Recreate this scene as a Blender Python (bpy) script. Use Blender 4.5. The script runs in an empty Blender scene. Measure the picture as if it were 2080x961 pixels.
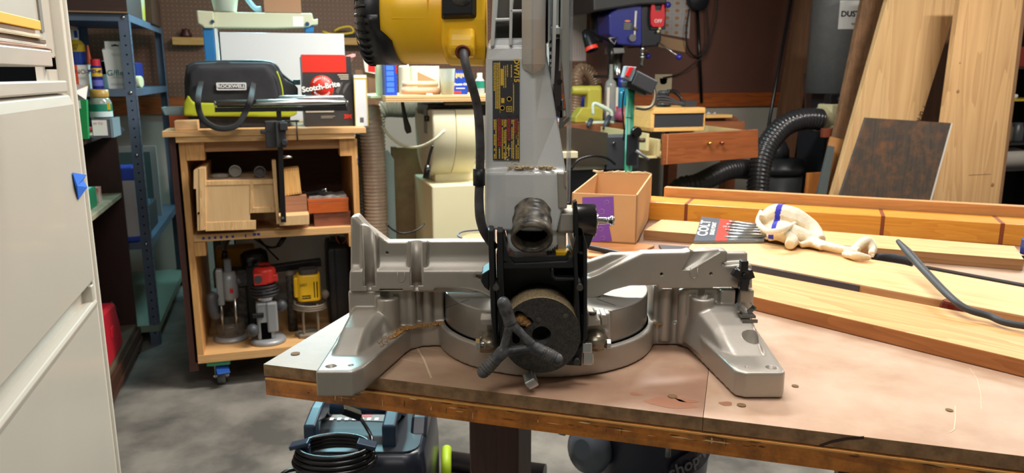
import bpy, bmesh, math, random
from mathutils import Vector, Matrix, Euler
random.seed(7)
S = bpy.context.scene; COL = S.collection
PI = math.pi
# ------------------------------------------------------------------ camera, light, exposure
F, PITCH, H, CX, CY = 1550.0, math.radians(11.9), 1.25, 1040.0, 480.5
cam_d = bpy.data.cameras.new('camera'); cam = bpy.data.objects.new('camera', cam_d); COL.objects.link(cam)
cam.location = (0, 0, H); cam.rotation_euler = (PI/2 - PITCH, 0, 0)
cam_d.sensor_width = 36; cam_d.lens = F/2080*36; cam_d.clip_start = .02; cam_d.clip_end = 50
cam_d.dof.use_dof = True; cam_d.dof.focus_distance = .98; cam_d.dof.aperture_fstop = 11
S.camera = cam
S.view_settings.view_transform = 'Standard'; S.view_settings.look = 'None'
S.view_settings.gamma = 1; S.view_settings.use_curve_mapping = False
S.view_settings.exposure = EXPO = 0.0
wd = bpy.data.worlds.new('world'); S.world = wd; wd.use_nodes = True
wd.node_tree.nodes['Background'].inputs[0].default_value = (.9, .95, 1, 1)
wd.node_tree.nodes['Background'].inputs[1].default_value = .27
def area(name, loc, rot, sx, sy, power, col):
    d = bpy.data.lights.new(name, 'AREA'); d.shape = 'RECTANGLE'; d.size = sx; d.size_y = sy
    d.energy = power; d.color = col
    o = bpy.data.objects.new(name, d); o.location = loc; o.rotation_euler = rot; COL.objects.link(o); return o
area('tube_light_bench', (.15, 1.0, 2.36), (0, 0, -.28), 1.2, .25, 25, (1, .97, .94))
area('tube_light_front', (-.3, -.3, 2.36), (0, 0, .3), 1.2, .25, 14, (1, .97, .93))
area('tube_light_back', (.2, 2.8, 2.36), (0, 0, .3), 1.2, .25, 78, (1, .96, .9))
area('tube_light_right', (2.5, 2.9, 2.36), (0, 0, .3), 1.2, .2, 56, (1, .95, .88))
area('cyan_reflection_light', (-1.12, 4.25, 2.2), (math.radians(-62), 0, .1), .7, .35, 55, (.45, .9, 1))  # unseen cyan area light, added so the saw's left foot reflects it

# ------------------------------------------------------------------ frames and rays
class Fr:
    def __init__(s, deg): s.a = math.radians(deg); s.c, s.s = math.cos(s.a), math.sin(s.a)
    def w(s, p): return Vector((p[0]*s.c - p[1]*s.s, p[0]*s.s + p[1]*s.c, p[2]))
    def l(s, p): return Vector((p[0]*s.c + p[1]*s.s, -p[0]*s.s + p[1]*s.c, p[2]))
    def ray(s, px, py):
        a = (px-CX)/F; b = (CY-py)/F
        return s.l((a, math.cos(PITCH)+b*math.sin(PITCH), -math.sin(PITCH)+b*math.cos(PITCH)))
    def v(s, px, py, V): d = s.ray(px, py); return d*(V/d[1]) + Vector((0, 0, H))
    def u(s, px, py, U): d = s.ray(px, py); return d*(U/d[0]) + Vector((0, 0, H))
    def h(s, px, py, z): d = s.ray(px, py); return d*((z-H)/d[2]) + Vector((0, 0, H))
W, R, B = Fr(0), Fr(17.2), Fr(-16.5)

# ------------------------------------------------------------------ mesh builder
def rotm(rx=0, ry=0, rz=0): return Euler((rx, ry, rz)).to_matrix().to_4x4()
def TR(x, y, z): return Matrix.Translation((x, y, z))
def axis_m(d):      # matrix turning +Z into d
    return Vector((0, 0, 1)).rotation_difference(Vector(d).normalized()).to_matrix().to_4x4()
class MB:
    def __init__(s): s.V = []; s.F = []; s.M = []; s.S = []; s.m = 0; s.T = Matrix.Identity(4)
    def add(s, vs, fs, sm=False, m=None):
        n = len(s.V); s.V += [s.T @ Vector(v) for v in vs]
        mi = s.m if m is None else m
        for k, f in enumerate(fs):
            s.F.append([n+i for i in f]); s.M.append(mi); s.S.append(sm[k] if isinstance(sm, list) else sm)
        return s
    def box(s, c, d, r=None, m=None):
        x, y, z = d[0]/2, d[1]/2, d[2]/2
        M = TR(*c) @ (r if r is not None else Matrix.Identity(4))
        vs = [M @ Vector((a*x, b*y, e*z)) for a in (-1, 1) for b in (-1, 1) for e in (-1, 1)]
        return s.add(vs, [(0,1,3,2), (4,6,7,5), (0,4,5,1), (2,3,7,6), (0,2,6,4), (1,5,7,3)], m=m)
    def bb(s, x0, x1, y0, y1, z0, z1, m=None):
        return s.box(((x0+x1)/2, (y0+y1)/2, (z0+z1)/2), (abs(x1-x0), abs(y1-y0), abs(z1-z0)), m=m)
    def prism(s, pts, a0, a1, ax='y', m=None, sm=False):
        """pts: 2D polygon; ax y: (x,z) extruded along y; ax z: (x,y) along z; ax x: (y,z) along x"""
        n = len(pts)
        f = {'y': lambda p, a: (p[0], a, p[1]), 'z': lambda p, a: (p[0], p[1], a), 'x': lambda p, a: (a, p[0], p[1])}[ax]
        vs = [f(p, a0) for p in pts] + [f(p, a1) for p in pts]
        fs = [tuple(range(n))[::-1], tuple(range(n, 2*n))] + [(i, (i+1) % n, n+(i+1) % n, n+i) for i in range(n)]
        return s.add(vs, fs, [False, False]+[sm]*n, m=m)
    def loft(s, rings, cap=True, sm=True, m=None, closed=True):
        n = len(rings[0]); vs = [v for r in rings for v in r]; fs = []; q = []
        for k in range(len(rings)-1):
            for i in range(n if closed else n-1):
                j = (i+1) % n; fs.append((k*n+i, k*n+j, (k+1)*n+j, (k+1)*n+i)); q.append(sm)
        if cap and closed:
            fs.append(tuple(range(n))[::-1]); fs.append(tuple((len(rings)-1)*n+i for i in range(n))); q += [False, False]
        return s.add(vs, fs, q, m=m)
    def cyl(s, p0, p1, r0, r1=None, n=24, cap=True, sm=True, m=None):
        r1 = r0 if r1 is None else r1; p0, p1 = Vector(p0), Vector(p1); A = axis_m(p1-p0)
        ring = lambda p, r: [p + A @ Vector((r*math.cos(2*PI*i/n), r*math.sin(2*PI*i/n), 0)) for i in range(n)]
        return s.loft([ring(p0, r0), ring(p1, r1)], cap, sm, m)
    def lathe(s, prof, p=(0, 0, 0), d=(0, 0, 1), n=28, m=None, sm=True, cap=True):
        """prof: list of (r, h) along direction d from p"""
        p = Vector(p); A = axis_m(d)
        return s.loft([[p + A @ Vector((max(r, 1e-5)*math.cos(2*PI*i/n), max(r, 1e-5)*math.sin(2*PI*i/n), h)) for i in range(n)] for r, h in prof], cap, sm, m)
    def tube(s, pts, r, n=10, m=None, sub=1, cap=True, flat=None):
        pts = [Vector(p) for p in pts]
        if sub > 1: pts = spline(pts, sub)
        rs = r if isinstance(r, (list, tuple)) else None
        if rs is None: rs = [r]*len(pts)
        elif len(rs) != len(pts):
            q = rs; rs = []
            for i in range(len(pts)):
                t = i/(len(pts)-1)*(len(q)-1); k = min(int(t), len(q)-2); rs.append(q[k]+(q[k+1]-q[k])*(t-k))
        t0 = (pts[1]-pts[0]).normalized(); nrm = t0.orthogonal().normalized() if flat is None else Vector(flat[1])
        rings = []
        for i, p in enumerate(pts):
            t = (pts[min(i+1, len(pts)-1)] - pts[max(i-1, 0)]).normalized()
            nrm = (nrm - t*nrm.dot(t)).normalized(); b = t.cross(nrm)
            fx = flat[0] if flat else 1
            rings.append([p + (nrm*math.cos(2*PI*k/n)*fx + b*math.sin(2*PI*k/n))*rs[i] for k in range(n)])
        return s.loft(rings, cap, True, m)
    def ball(s, c, r, n=16, sc=(1, 1, 1), m=None):
        c = Vector(c); rings = []
        k = n//2
        for i in range(k+1):
            t = PI*i/k; rr = max(math.sin(t), 1e-3)
            rings.append([c + Vector((r*rr*math.cos(2*PI*j/n)*sc[0], r*rr*math.sin(2*PI*j/n)*sc[1], -r*math.cos(t)*sc[2])) for j in range(n)])
        return s.loft(rings, True, True, m)
    def text(s, txt, size, o, r=(1, 0, 0), u=(0, 0, 1), m=None, depth=.0006, align='CENTER', wide=1.0, bold=0):
        c = bpy.data.curves.new('t', 'FONT'); c.body = txt; c.size = size; c.align_x = align; c.align_y = 'CENTER'
        c.resolution_u = 3; c.offset = bold
        ob = bpy.data.objects.new('t', c); COL.objects.link(ob)
        dg = bpy.context.evaluated_depsgraph_get(); me = bpy.data.meshes.new_from_object(ob.evaluated_get(dg))
        r, u, o = Vector(r).normalized(), Vector(u).normalized(), Vector(o); nn = r.cross(u)
        vs = [o + r*(v.co.x*wide) + u*v.co.y + nn*depth for v in me.vertices]
        s.add(vs, [tuple(p.vertices) for p in me.polygons], m=m)
        bpy.data.objects.remove(ob); bpy.data.curves.remove(c); bpy.data.meshes.remove(me); return s
    def mesh(s, name, org=(0, 0, 0)):
        me = bpy.data.meshes.new(name); o = Vector(org)
        me.from_pydata([v-o for v in s.V], [], s.F); me.update()
        for p, mi, sm in zip(me.polygons, s.M, s.S): p.material_index = mi; p.use_smooth = sm
        bm = bmesh.new(); bm.from_mesh(me); bmesh.ops.recalc_face_normals(bm, faces=bm.faces)
        bm.to_mesh(me); bm.free(); return me
def spline(pts, sub):
    out = []
    P = [pts[0]*2-pts[1]] + pts + [pts[-1]*2-pts[-2]]
    for i in range(1, len(P)-2):
        for k in range(sub):
            t = k/sub; a, b, c, d = P[i-1], P[i], P[i+1], P[i+2]
            out.append(.5*((2*b)+(c-a)*t+(2*a-5*b+4*c-d)*t*t+(-a+3*b-3*c+d)*t**3))
    out.append(pts[-1].copy()); return out
def ropt(w, d, r, n=4):   # rounded rectangle outline centred on 0
    out = []
    for cx, cy, a in ((w/2-r, d/2-r, 0), (-w/2+r, d/2-r, 90), (-w/2+r, -d/2+r, 180), (w/2-r, -d/2+r, 270)):
        for k in range(n+1):
            t = math.radians(a+90*k/n); out.append((cx+r*math.cos(t), cy+r*math.sin(t)))
    return out
def circ(cx, cy, r, a0=0, a1=360, n=24): return [(cx+r*math.cos(math.radians(a0+(a1-a0)*k/n)), cy+r*math.sin(math.radians(a0+(a1-a0)*k/n))) for k in range(n+(0 if a1-a0 == 360 else 1))]
def xz(fr, pts, V): return [(q.x, q.z) for q in (fr.v(x, y, V) for x, y in pts)]
def fp(x0, x1, z0, z1): return [(x0, z0), (x1, z0), (x1, z1), (x0, z1)]

def finish(ob, bev=0, seg=2, rem=0, smo=0, ang=35):
    if rem:
        m = ob.modifiers.new('r', 'REMESH'); m.mode = 'VOXEL'; m.voxel_size = rem; m.use_smooth_shade = True
        if smo: m = ob.modifiers.new('s', 'SMOOTH'); m.factor = .5; m.iterations = smo
    if bev:
        m = ob.modifiers.new('b', 'BEVEL'); m.width = bev; m.segments = seg; m.limit_method = 'ANGLE'; m.angle_limit = math.radians(ang); m.harden_normals = False
def mlist(me, mats):
    for m in (mats if isinstance(mats, (list, tuple)) else [mats]): me.materials.append(m)
def tag(o, label, cat, group=None):
    o['label'] = label; o['category'] = cat
    if group: o['group'] = group
    return o
def T(name, label, cat, base, fr=W, group=None):
    o = bpy.data.objects.new(name, None); COL.objects.link(o); o.empty_display_size = .05
    o.location = fr.w(base); o.rotation_euler = (0, 0, fr.a); tag(o, label, cat, group)
    o['_b'] = tuple(base); return o
def part(par, name, mb, mats, label=None, root=None, **k):
    b = (root or par)['_b']
    me = mb.mesh(name, b); mlist(me, mats); o = bpy.data.objects.new(name, me); COL.objects.link(o); o.parent = par
    o['_b'] = tuple(b)
    if label: o['label'] = label
    finish(o, **k); return o
def one(name, label, cat, mb, mats, base=None, fr=W, group=None, **k):
    if base is None:
        n = len(mb.V); zz = min(v.z for v in mb.V); base = (sum(v.x for v in mb.V)/n, sum(v.y for v in mb.V)/n, zz)
    me = mb.mesh(name, base); mlist(me, mats); o = bpy.data.objects.new(name, me); COL.objects.link(o)
    o.location = fr.w(base); o.rotation_euler = (0, 0, fr.a); o['_b'] = tuple(base)
    if label: tag(o, label, cat, group)
    finish(o, **k); return o
def struct(name, mb, mats, fr=W, **k):
    o = one(name, None, None, mb, mats, (0, 0, 0), fr, **k); o['kind'] = 'structure'; return o
def dup(root, d, label=None, rz=None):
    r = root.copy(); COL.objects.link(r); r.location = root.location + Vector(d)
    if label: r['label'] = label
    if rz is not None: r.rotation_euler.z = rz
    for ch in list(root.children):
        c = ch.copy(); COL.objects.link(c); c.parent = r
        for g in ch.children:
            e = g.copy(); COL.objects.link(e); e.parent = c
    return r
def boolcut(ob, cutter_mb, op="DIFFERENCE", slow=False):     # bake a cut into ob's mesh
    me = cutter_mb.mesh('c', ob['_b']); c = bpy.data.objects.new('c', me); COL.objects.link(c)
    par = ob.parent; c.parent = par if par else None
    if not par: c.location = ob.location; c.rotation_euler = ob.rotation_euler
    m = ob.modifiers.new('x', 'BOOLEAN'); m.operation = op; m.object = c; m.solver = 'EXACT'; m.use_self = slow
    bpy.context.view_layer.update()
    dg = bpy.context.evaluated_depsgraph_get(); dg.update()
    nm = bpy.data.meshes.new_from_object(ob.evaluated_get(dg), preserve_all_data_layers=True, depsgraph=dg)
    mats = list(ob.data.materials); ob.modifiers.clear(); ob.data = nm
    if not len(nm.materials):
        for q in mats: nm.materials.append(q)
    bpy.data.objects.remove(c)

# ------------------------------------------------------------------ materials
def sc(c):   # sRGB 0-255 -> linear
    return tuple(((x/255)/12.92 if x <= 10 else ((x/255+.055)/1.055)**2.4) for x in c) + (1,)
_mc = {}
def mat(name, c, rough=.5, metal=0, var=0, vs=20, bump=0, bs=200, c2=None, coat=0, alpha=1, trans=0, ior=1.45, emit=0, vstr=(1, 1, 1), rv=0):
    if name in _mc: return _mc[name]
    m = bpy.data.materials.new(name); m.use_nodes = True; nt = m.node_tree; N = nt.nodes; L = nt.links; b = N['Principled BSDF']
    b.inputs['Base Color'].default_value = sc(c); b.inputs['Roughness'].default_value = rough; b.inputs['Metallic'].default_value = metal
    b.inputs['Coat Weight'].default_value = coat; b.inputs['Alpha'].default_value = alpha
    b.inputs['Transmission Weight'].default_value = trans; b.inputs['IOR'].default_value = ior
    if emit: b.inputs['Emission Color'].default_value = sc(c); b.inputs['Emission Strength'].default_value = emit
    if var or c2 or bump or rv:
        tc = N.new('ShaderNodeTexCoord'); mp = N.new('ShaderNodeMapping'); L.new(tc.outputs['Object'], mp.inputs[0]); mp.inputs['Scale'].default_value = vstr
        nz = N.new('ShaderNodeTexNoise'); nz.inputs['Scale'].default_value = vs; nz.inputs['Detail'].default_value = 6; nz.inputs['Roughness'].default_value = .6
        L.new(mp.outputs[0], nz.inputs['Vector'])
        if var or c2:
            rp = N.new('ShaderNodeValToRGB'); L.new(nz.outputs['Fac'], rp.inputs[0])
            a = sc(c); d = sc(c2) if c2 else tuple(x*(1-var) for x in a[:3])+(1,)
            rp.color_ramp.elements[0].position = .36; rp.color_ramp.elements[1].position = .64
            rp.color_ramp.elements[0].color = d; rp.color_ramp.elements[1].color = a
            L.new(rp.outputs[0], b.inputs['Base Color'])
        if rv:
            mr = N.new('ShaderNodeMapRange'); mr.inputs[3].default_value = rough-rv; mr.inputs[4].default_value = rough+rv
            L.new(nz.outputs['Fac'], mr.inputs[0]); L.new(mr.outputs[0], b.inputs['Roughness'])
        if bump:
            n2 = N.new('ShaderNodeTexNoise'); n2.inputs['Scale'].default_value = bs; n2.inputs['Detail'].default_value = 3; L.new(tc.outputs['Object'], n2.inputs['Vector'])
            bp = N.new('ShaderNodeBump'); bp.inputs['Strength'].default_value = bump; bp.inputs['Distance'].default_value = .001
            L.new(n2.outputs['Fac'], bp.inputs['Height']); L.new(bp.outputs[0], b.inputs['Normal'])
    _mc[name] = m; return m
def wood(name, c, c2, ax=0, rough=.5, s=1.0, ring=.5, coat=0, stain=None, stv=.0, ss=5):
    """grain runs along local axis ax"""
    if name in _mc: return _mc[name]
    m = bpy.data.materials.new(name); m.use_nodes = True; nt = m.node_tree; N = nt.nodes; L = nt.links; b = N['Principled BSDF']
    b.inputs['Roughness'].default_value = rough; b.inputs['Coat Weight'].default_value = coat; b.inputs['Coat Roughness'].default_value = .27
    tc = N.new('ShaderNodeTexCoord'); mp = N.new('ShaderNodeMapping'); L.new(tc.outputs['Object'], mp.inputs[0])
    v = [14*s]*3; v[ax] = 1.0*s; mp.inputs['Scale'].default_value = v
    nz = N.new('ShaderNodeTexNoise'); nz.inputs['Scale'].default_value = 1.6; nz.inputs['Detail'].default_value = 2; nz.inputs['Distortion'].default_value = .6; L.new(mp.outputs[0], nz.inputs['Vector'])
    mu = N.new('ShaderNodeMath'); mu.operation = 'MULTIPLY'; mu.inputs[1].default_value = 7; L.new(nz.outputs['Fac'], mu.inputs[0])
    fr = N.new('ShaderNodeMath'); fr.operation = 'FRACT'; L.new(mu.outputs[0], fr.inputs[0])
    fine = N.new('ShaderNodeTexNoise'); fine.inputs['Scale'].default_value = 12; fine.inputs['Detail'].default_value = 5; L.new(mp.outputs[0], fine.inputs['Vector'])
    mx = N.new('ShaderNodeMix'); mx.inputs['Factor'].default_value = ring; L.new(fine.outputs['Fac'], mx.inputs['A']); L.new(fr.outputs[0], mx.inputs['B'])
    rp = N.new('ShaderNodeValToRGB'); rp.color_ramp.elements[0].color = sc(c); rp.color_ramp.elements[1].color = sc(c2)
    rp.color_ramp.elements[0].position = .25; rp.color_ramp.elements[1].position = .95
    L.new(mx.outputs['Result'], rp.inputs[0]); out = rp.outputs[0]
    if stain:
        n3 = N.new('ShaderNodeTexNoise'); n3.inputs['Scale'].default_value = ss; n3.inputs['Detail'].default_value = 8; n3.inputs['Roughness'].default_value = .7; L.new(tc.outputs['Object'], n3.inputs['Vector'])
        r3 = N.new('ShaderNodeValToRGB'); r3.color_ramp.elements[0].position = .5-stv*.3; r3.color_ramp.elements[1].position = .75-stv*.3
        L.new(n3.outputs['Fac'], r3.inputs[0]); m3 = N.new('ShaderNodeMix'); m3.data_type = 'RGBA'
        L.new(r3.outputs[0], m3.inputs['Factor']); L.new(out, m3.inputs['A']); m3.inputs['B'].default_value = sc(stain); out = m3.outputs['Result']
    L.new(out, b.inputs['Base Color'])
    _mc[name] = m; return m
# ------------------------------------------------------------------ shared materials
silver = mat('cast_silver', (176, 169, 159), .40, .5, var=.10, vs=12, bump=.12, bs=900)
silver_l = mat('arm_silver', (222, 224, 224), .42, .25, var=.06, vs=12, bump=.15, bs=900)
black = mat('black_plastic', (24, 25, 28), .38, 0, bump=.1, bs=600, rv=.1, vs=30)
blackm = mat('black_satin', (18, 18, 20), .25, 0)
blackd = mat('black_dusty', (40, 40, 42), .6, 0, c2=(84, 78, 68), vs=60, bump=.3, bs=500)
dark = mat('dark_void', (9, 9, 10), .95, ior=1.02)
chrome = mat('bright_steel', (205, 207, 208), .22, 1)
steel = mat('plain_steel', (150, 150, 148), .35, .9, var=.1)
yellow = mat('yellow_plastic', (250, 196, 36), .35, 0, bump=.03, bs=800)
white = mat('white_card', (226, 226, 222), .6)
red = mat('red_plastic', (190, 28, 30), .4)
dust = mat('sawdust', (196, 150, 92), .95, c2=(150, 104, 58), vs=500, bump=1, bs=900)
dustl = mat('pale_sawdust', (200, 176, 132), .95, c2=(120, 104, 84), vs=500, bump=1, bs=900)
floor_m = mat('concrete', (136, 132, 124), .55, c2=(84, 82, 78), vs=3.2, bump=.2, bs=60)
wall_m = mat('painted_wall', (176, 170, 158), .8, var=.08, vs=3)
brown_m = mat('brown_panel', (92, 60, 46), .6, var=.15, vs=2)
ceil_m = mat('ceiling_paint', (200, 198, 190), .9)
# pegboard: rows of holes punched in the board
def pegmat():
    m = bpy.data.materials.new('pegboard'); m.use_nodes = True; N = m.node_tree.nodes; L = m.node_tree.links; b = N['Principled BSDF']; b.inputs['Roughness'].default_value = .55
    tc = N.new('ShaderNodeTexCoord'); mp = N.new('ShaderNodeMapping'); mp.inputs['Scale'].default_value = (1/.0254,)*3; L.new(tc.outputs['Object'], mp.inputs[0])
    fr = N.new('ShaderNodeVectorMath'); fr.operation = 'FRACTION'; L.new(mp.outputs[0], fr.inputs[0])
    sb = N.new('ShaderNodeVectorMath'); sb.operation = 'SUBTRACT'; sb.inputs[1].default_value = (.5, .5, .5); L.new(fr.outputs[0], sb.inputs[0])
    ml = N.new('ShaderNodeVectorMath'); ml.operation = 'MULTIPLY'; ml.inputs[1].default_value = (1, 0, 1); L.new(sb.outputs[0], ml.inputs[0])
    ln = N.new('ShaderNodeVectorMath'); ln.operation = 'LENGTH'; L.new(ml.outputs[0], ln.inputs[0])
    lt = N.new('ShaderNodeMath'); lt.operation = 'LESS_THAN'; lt.inputs[1].default_value = .10; L.new(ln.outputs['Value'], lt.inputs[0])
    mx = N.new('ShaderNodeMix'); mx.data_type = 'RGBA'; mx.inputs['A'].default_value = sc((112, 78, 60)); mx.inputs['B'].default_value = sc((160, 132, 112)); L.new(lt.outputs[0], mx.inputs['Factor']); L.new(mx.outputs['Result'], b.inputs['Base Color'])
    return m
peg_m = pegmat()
orangew = wood('stained_trim', (176, 92, 38), (120, 56, 22), 0, .5, 1)
pine = wood('pine_wood', (214, 166, 108), (184, 130, 76), 0, .55, 1, .4)
pinez = wood('pine_upright', (212, 166, 108), (180, 128, 76), 2, .55, 1, .4)
ply = wood('birch_plywood', (222, 186, 138), (200, 160, 110), 0, .6, .8, .25)
plyd = wood('plywood_back', (170, 124, 80), (140, 98, 60), 0, .6, .8, .3)
walnut = wood('dark_walnut', (74, 44, 28), (44, 26, 18), 2, .45, 1, .4)

# ------------------------------------------------------------------ the room
VB = 5.0                                   # the back wall, in room depth
UL, UR, VF, ZC = -2.0, 5.15, -1.6, 2.5
def slab(x0, x1, y0, y1, z0, z1): return MB().bb(x0, x1, y0, y1, z0, z1)
struct('floor', slab(UL-.1, UR+.1, VF, VB+.1, -.1, 0), floor_m, R)
struct('ceiling', slab(UL-.1, UR+.1, VF, VB+.1, ZC, ZC+.1), ceil_m, R)
struct('wall_left', slab(UL-.1, UL, VF, VB, 0, ZC), brown_m, R)
struct('wall_right', slab(UR, UR+.1, VF, VB, 0, ZC), wall_m, R)
struct('wall_front', slab(UL, UR, VF-.1, VF, 0, ZC), wall_m, R)
struct('wall_back', slab(UL, UR, VB, VB+.1, 0, ZC), wall_m, R)
# ------------------------------------------------------------------ the mitre saw
ZB = .893
saw = T('mitre_saw', 'silver, black and yellow mitre saw seen from behind, standing on the workbench', 'mitre saw', (.046, .97, ZB), W)
SX, SY = .046, 1.011
def P2(pts, z): return [(q.x, q.y) for q in (W.h(x, y, z) for x, y in pts)]
# base casting
b = MB()
sk = [(-.221,.808),(-.180,.808),(-.170,.822),(-.140,.94),(-.134,.958),(-.119,.971),(-.098,.973),(-.085,.96),
      (.178,.965),(.195,.979),(.222,.979),(.234,.963),(.252,.811),(.262,.804),(.304,.804),(.308,.81),(.322,.96),(.322,1.05),(-.224,1.05),(-.222,.9)]
b.prism(sk, ZB+.0018, .925, 'z')
b.prism(circ(SX, SY, .148, n=64), ZB+.0018, .926, 'z')
b.bb(-.214, -.165, .958, 1.05, .9, .9755); b.bb(-.17, -.13, .966, 1.05, .9, .9755); b.bb(-.14, -.092, .983, 1.05, .9, .9755)
b.cyl((-.1625, .957, .90), (-.1625, .957, .9675), .0145)
b.cyl((-.113, .979, .90), (-.113, .979, .974), .007); b.cyl((-.135, .972, .90), (-.135, .972, .974), .008)
b.bb(.272, .316, .958, 1.05, .9, .977); b.bb(.224, .29, .966, 1.05, .9, .977); b.bb(.19, .25, .983, 1.05, .9, .977)
b.cyl((.2485, .957, .90), (.2485, .957, .9675), .0155)
b.cyl((.205, .981, .90), (.205, .981, .974), .009); b.cyl((.228, .972, .90), (.228, .972, .974), .008)
def hump(L):
    rs = []
    for y, x0, x1, e0, e1, zt in L:
        rs.append([(x0-e0, y, .905), (x1+e1, y, .905), (x1+e1*.9, y, .922), (x1+e1*.3, y, zt-.006), (x1-.003, y, zt), (x0+.003, y, zt), (x0-e0*.5, y, zt-.006)])
    b.loft(rs, True, False)
hump([(.852,-.216,-.180,.003,.002,.9245),(.872,-.213,-.181,.003,.008,.932),(.905,-.211,-.180,.004,.015,.9435),(.935,-.209,-.174,.004,.02,.9505),(.952,-.208,-.168,.004,.02,.953),(.99,-.207,-.16,.004,.02,.953)])
hump([(.852,.262,.300,.003,.003,.9245),(.872,.258,.301,.010,.003,.933),(.905,.256,.303,.016,.004,.9465),(.935,.252,.305,.02,.004,.9545),(.952,.248,.306,.02,.004,.957),(.99,.24,.308,.02,.004,.957)])
base = part(saw, 'base', b, silver)
finish(base, rem=.0018, smo=6)
c = MB()
c.cyl((-.207, .823, .88), (-.207, .823, .94), .0062, n=16); c.cyl((-.1845, .826, .88), (-.1845, .826, .94), .003, n=12)
c.cyl((.2945, .821, .88), (.2955, .819, .94), .0066, n=16); c.cyl((.268, .821, .88), (.268, .821, .94), .003, n=12)
q = W.h(1528, 686, .937); n_ = Vector((0, -.6, 1)).normalized()
c.cyl(q-n_*.03, q+n_*.03, .0128, n=24)
c.cyl((-.1625, .957, .955), (-.1625, .957, .98), .0095, n=20); c.cyl((.2485, .957, .955), (.2485, .957, .98), .0105, n=20)
c.bb(.291, .2975, .93, .975, .945, .985)
boolcut(base, c)
for p in base.data.polygons: p.use_smooth = True
# painted scale plate shine on the toes is plain metal: bolts that stand in the base
d = MB().cyl((-.1625, .957, .955), (-.1625, .957, .961), .0085, n=6, sm=False).cyl((.2485, .957, .955), (.2485, .957, .961), .009, n=6, sm=False)
part(saw, 'base_bolt', d, steel)
d = MB().cyl((.294, .972, .93), (.294, .972, .985), .0045)
part(saw, 'lock_rod', d, black)
# turntable
pts = [(x, y) for x, y in circ(SX, SY, .1385, n=96) if y > .892]
d = MB().prism(pts, .926, .9685, 'z', sm=False)
tt = part(saw, 'turntable', d, mat('machined_alloy', (172, 170, 164), .34, .85, var=.08, vs=30, bump=.08, bs=1200), bev=.0015)
tt.modifiers['b'].angle_limit = math.radians(50)
part(saw, 'turntable_gap', MB().prism(circ(SX, SY, .1405, n=64), .925, .9275, 'z'), dark)
d = MB()
for (a, e) in (((1212, 607), (1251, 621)), ((905, 626), (953, 608))):
    A, E_ = W.h(*a, .9687), W.h(*e, .9687); t = (E_-A).normalized(); s_ = Vector((-t.y, t.x, 0))*.0004
    d.add([A-s_, E_-s_, E_+s_, A+s_], [(0, 1, 2, 3)])
part(saw, 'scale_mark', d, dark, root=saw)
# fences
def plate(pts, y0, y1, mb): mb.prism(xz(W, pts, y0), y0, y1, 'y')
f = MB()
plate([(712,441),(725,438),(746,461),(787,492),(1000,490),(1000,596),(712,592)], .962, .984, f)
plate([(712,441),(717,440),(742,462),(742,560),(712,560)], .958, .97, f)
plate([(709,552),(936,552),(952,556),(975,568),(999,582),(999,607),(975,595),(940,587),(882,586),(882,593),(709,593)], .951, .968, f)
zf0, zf1_ = W.v(800, 520, .962).z, W.v(800, 553, .951).z; xf0, xf1 = W.v(714, 550, .955).x, W.v(1000, 550, .955).x
f.prism([(.975, zf1_-.004), (.951, zf1_-.004), (.951, zf1_), (.9525, zf1_+.002), (.956, zf1_+.006), (.959, zf1_+.011), (.9615, zf1_+.018), (.975, zf1_+.02)], xf0, xf1, 'x')
plate([(735,458),(745,461),(765,478),(768,560),(733,560)], .954, .966, f)
plate([(829,490),(868,490),(866,560),(829,560)], .955, .966, f)
fl = part(saw, 'fence', f, silver)
finish(fl, rem=.0016, smo=5)
c = MB()
for x, y0, y1 in ((755, 440, 581), (850, 478, 580)):
    p0, p1 = W.v(x-3, y1, .952), W.v(x, y0, .952); c.cyl((p0.x, .951, p0.z), (p0.x, .951, p1.z+.02), .0088, n=24)
for x in (751, 846):
    p0 = W.v(x, 578, .955); c.cyl((p0.x, .957, p0.z-.01), (p0.x, .957, p0.z+.004), .0065, n=16)
p0 = W.v(786, 514, .96); c.cyl((p0.x, .94, p0.z), (p0.x, 1.0, p0.z), .0022, n=14)
c.prism(xz(W, [(771, 587), (818, 587), (818, 591), (771, 591)], .951), .94, .958)
boolcut(fl, c, slow=True)
for p in fl.data.polygons: p.use_smooth = True
f = MB()
plate([(1188,611),(1215,604),(1245,590),(1280,581),(1337,580),(1338,587),(1529,586),(1528,540),(1524,537),(1470,540),(1464,535),(1478,533),(1478,511),(1474,509),(1432,509),(1413,515),(1403,509),(1392,512),(1305,514),(1240,545),(1220,556),(1188,568)], .953, .974, f)
plate([(1188,566),(1188,534),(1242,516),(1305,514),(1519,513),(1519,545),(1300,560)], .972, .985, f)
fr_ = part(saw, 'fence', f, silver)
finish(fr_, rem=.0016, smo=5)
c = MB()
c.prism(xz(W, [(1385, 549), (1402, 549), (1463, 513), (1463, 490), (1402, 490), (1402, 516)], .953), .94, .963)
p0 = W.v(1344, 557, .953); c.cyl((p0.x, .94, p0.z), (p0.x, 1.0, p0.z), .0022, n=14)
p0 = W.v(1444, 556, .953); c.cyl((p0.x, .94, p0.z), (p0.x, .958, p0.z), .0022, n=14)
c.prism(xz(W, [(1448, 583), (1489, 583), (1489, 590), (1448, 590)], .953), .94, .962)
boolcut(fr_, c)
for p in fr_.data.polygons: p.use_smooth = True
# U mark pressed in each fence
d = MB()
for x, y, s_ in ((815, 552, 1), (1410, 545, 1)):
    p = W.v(x, y, .9505 if x < 1000 else .9525); w = .0045
    d.tube([(p.x-w, p.y, p.z), (p.x-w, p.y, p.z-.009), (p.x-w*.6, p.y, p.z-.0125), (p.x, p.y, p.z-.0135), (p.x+w*.6, p.y, p.z-.0125), (p.x+w, p.y, p.z-.009), (p.x+w, p.y, p.z)], .0006, 6)
part(saw, 'fence_mark', d, silver)
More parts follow.
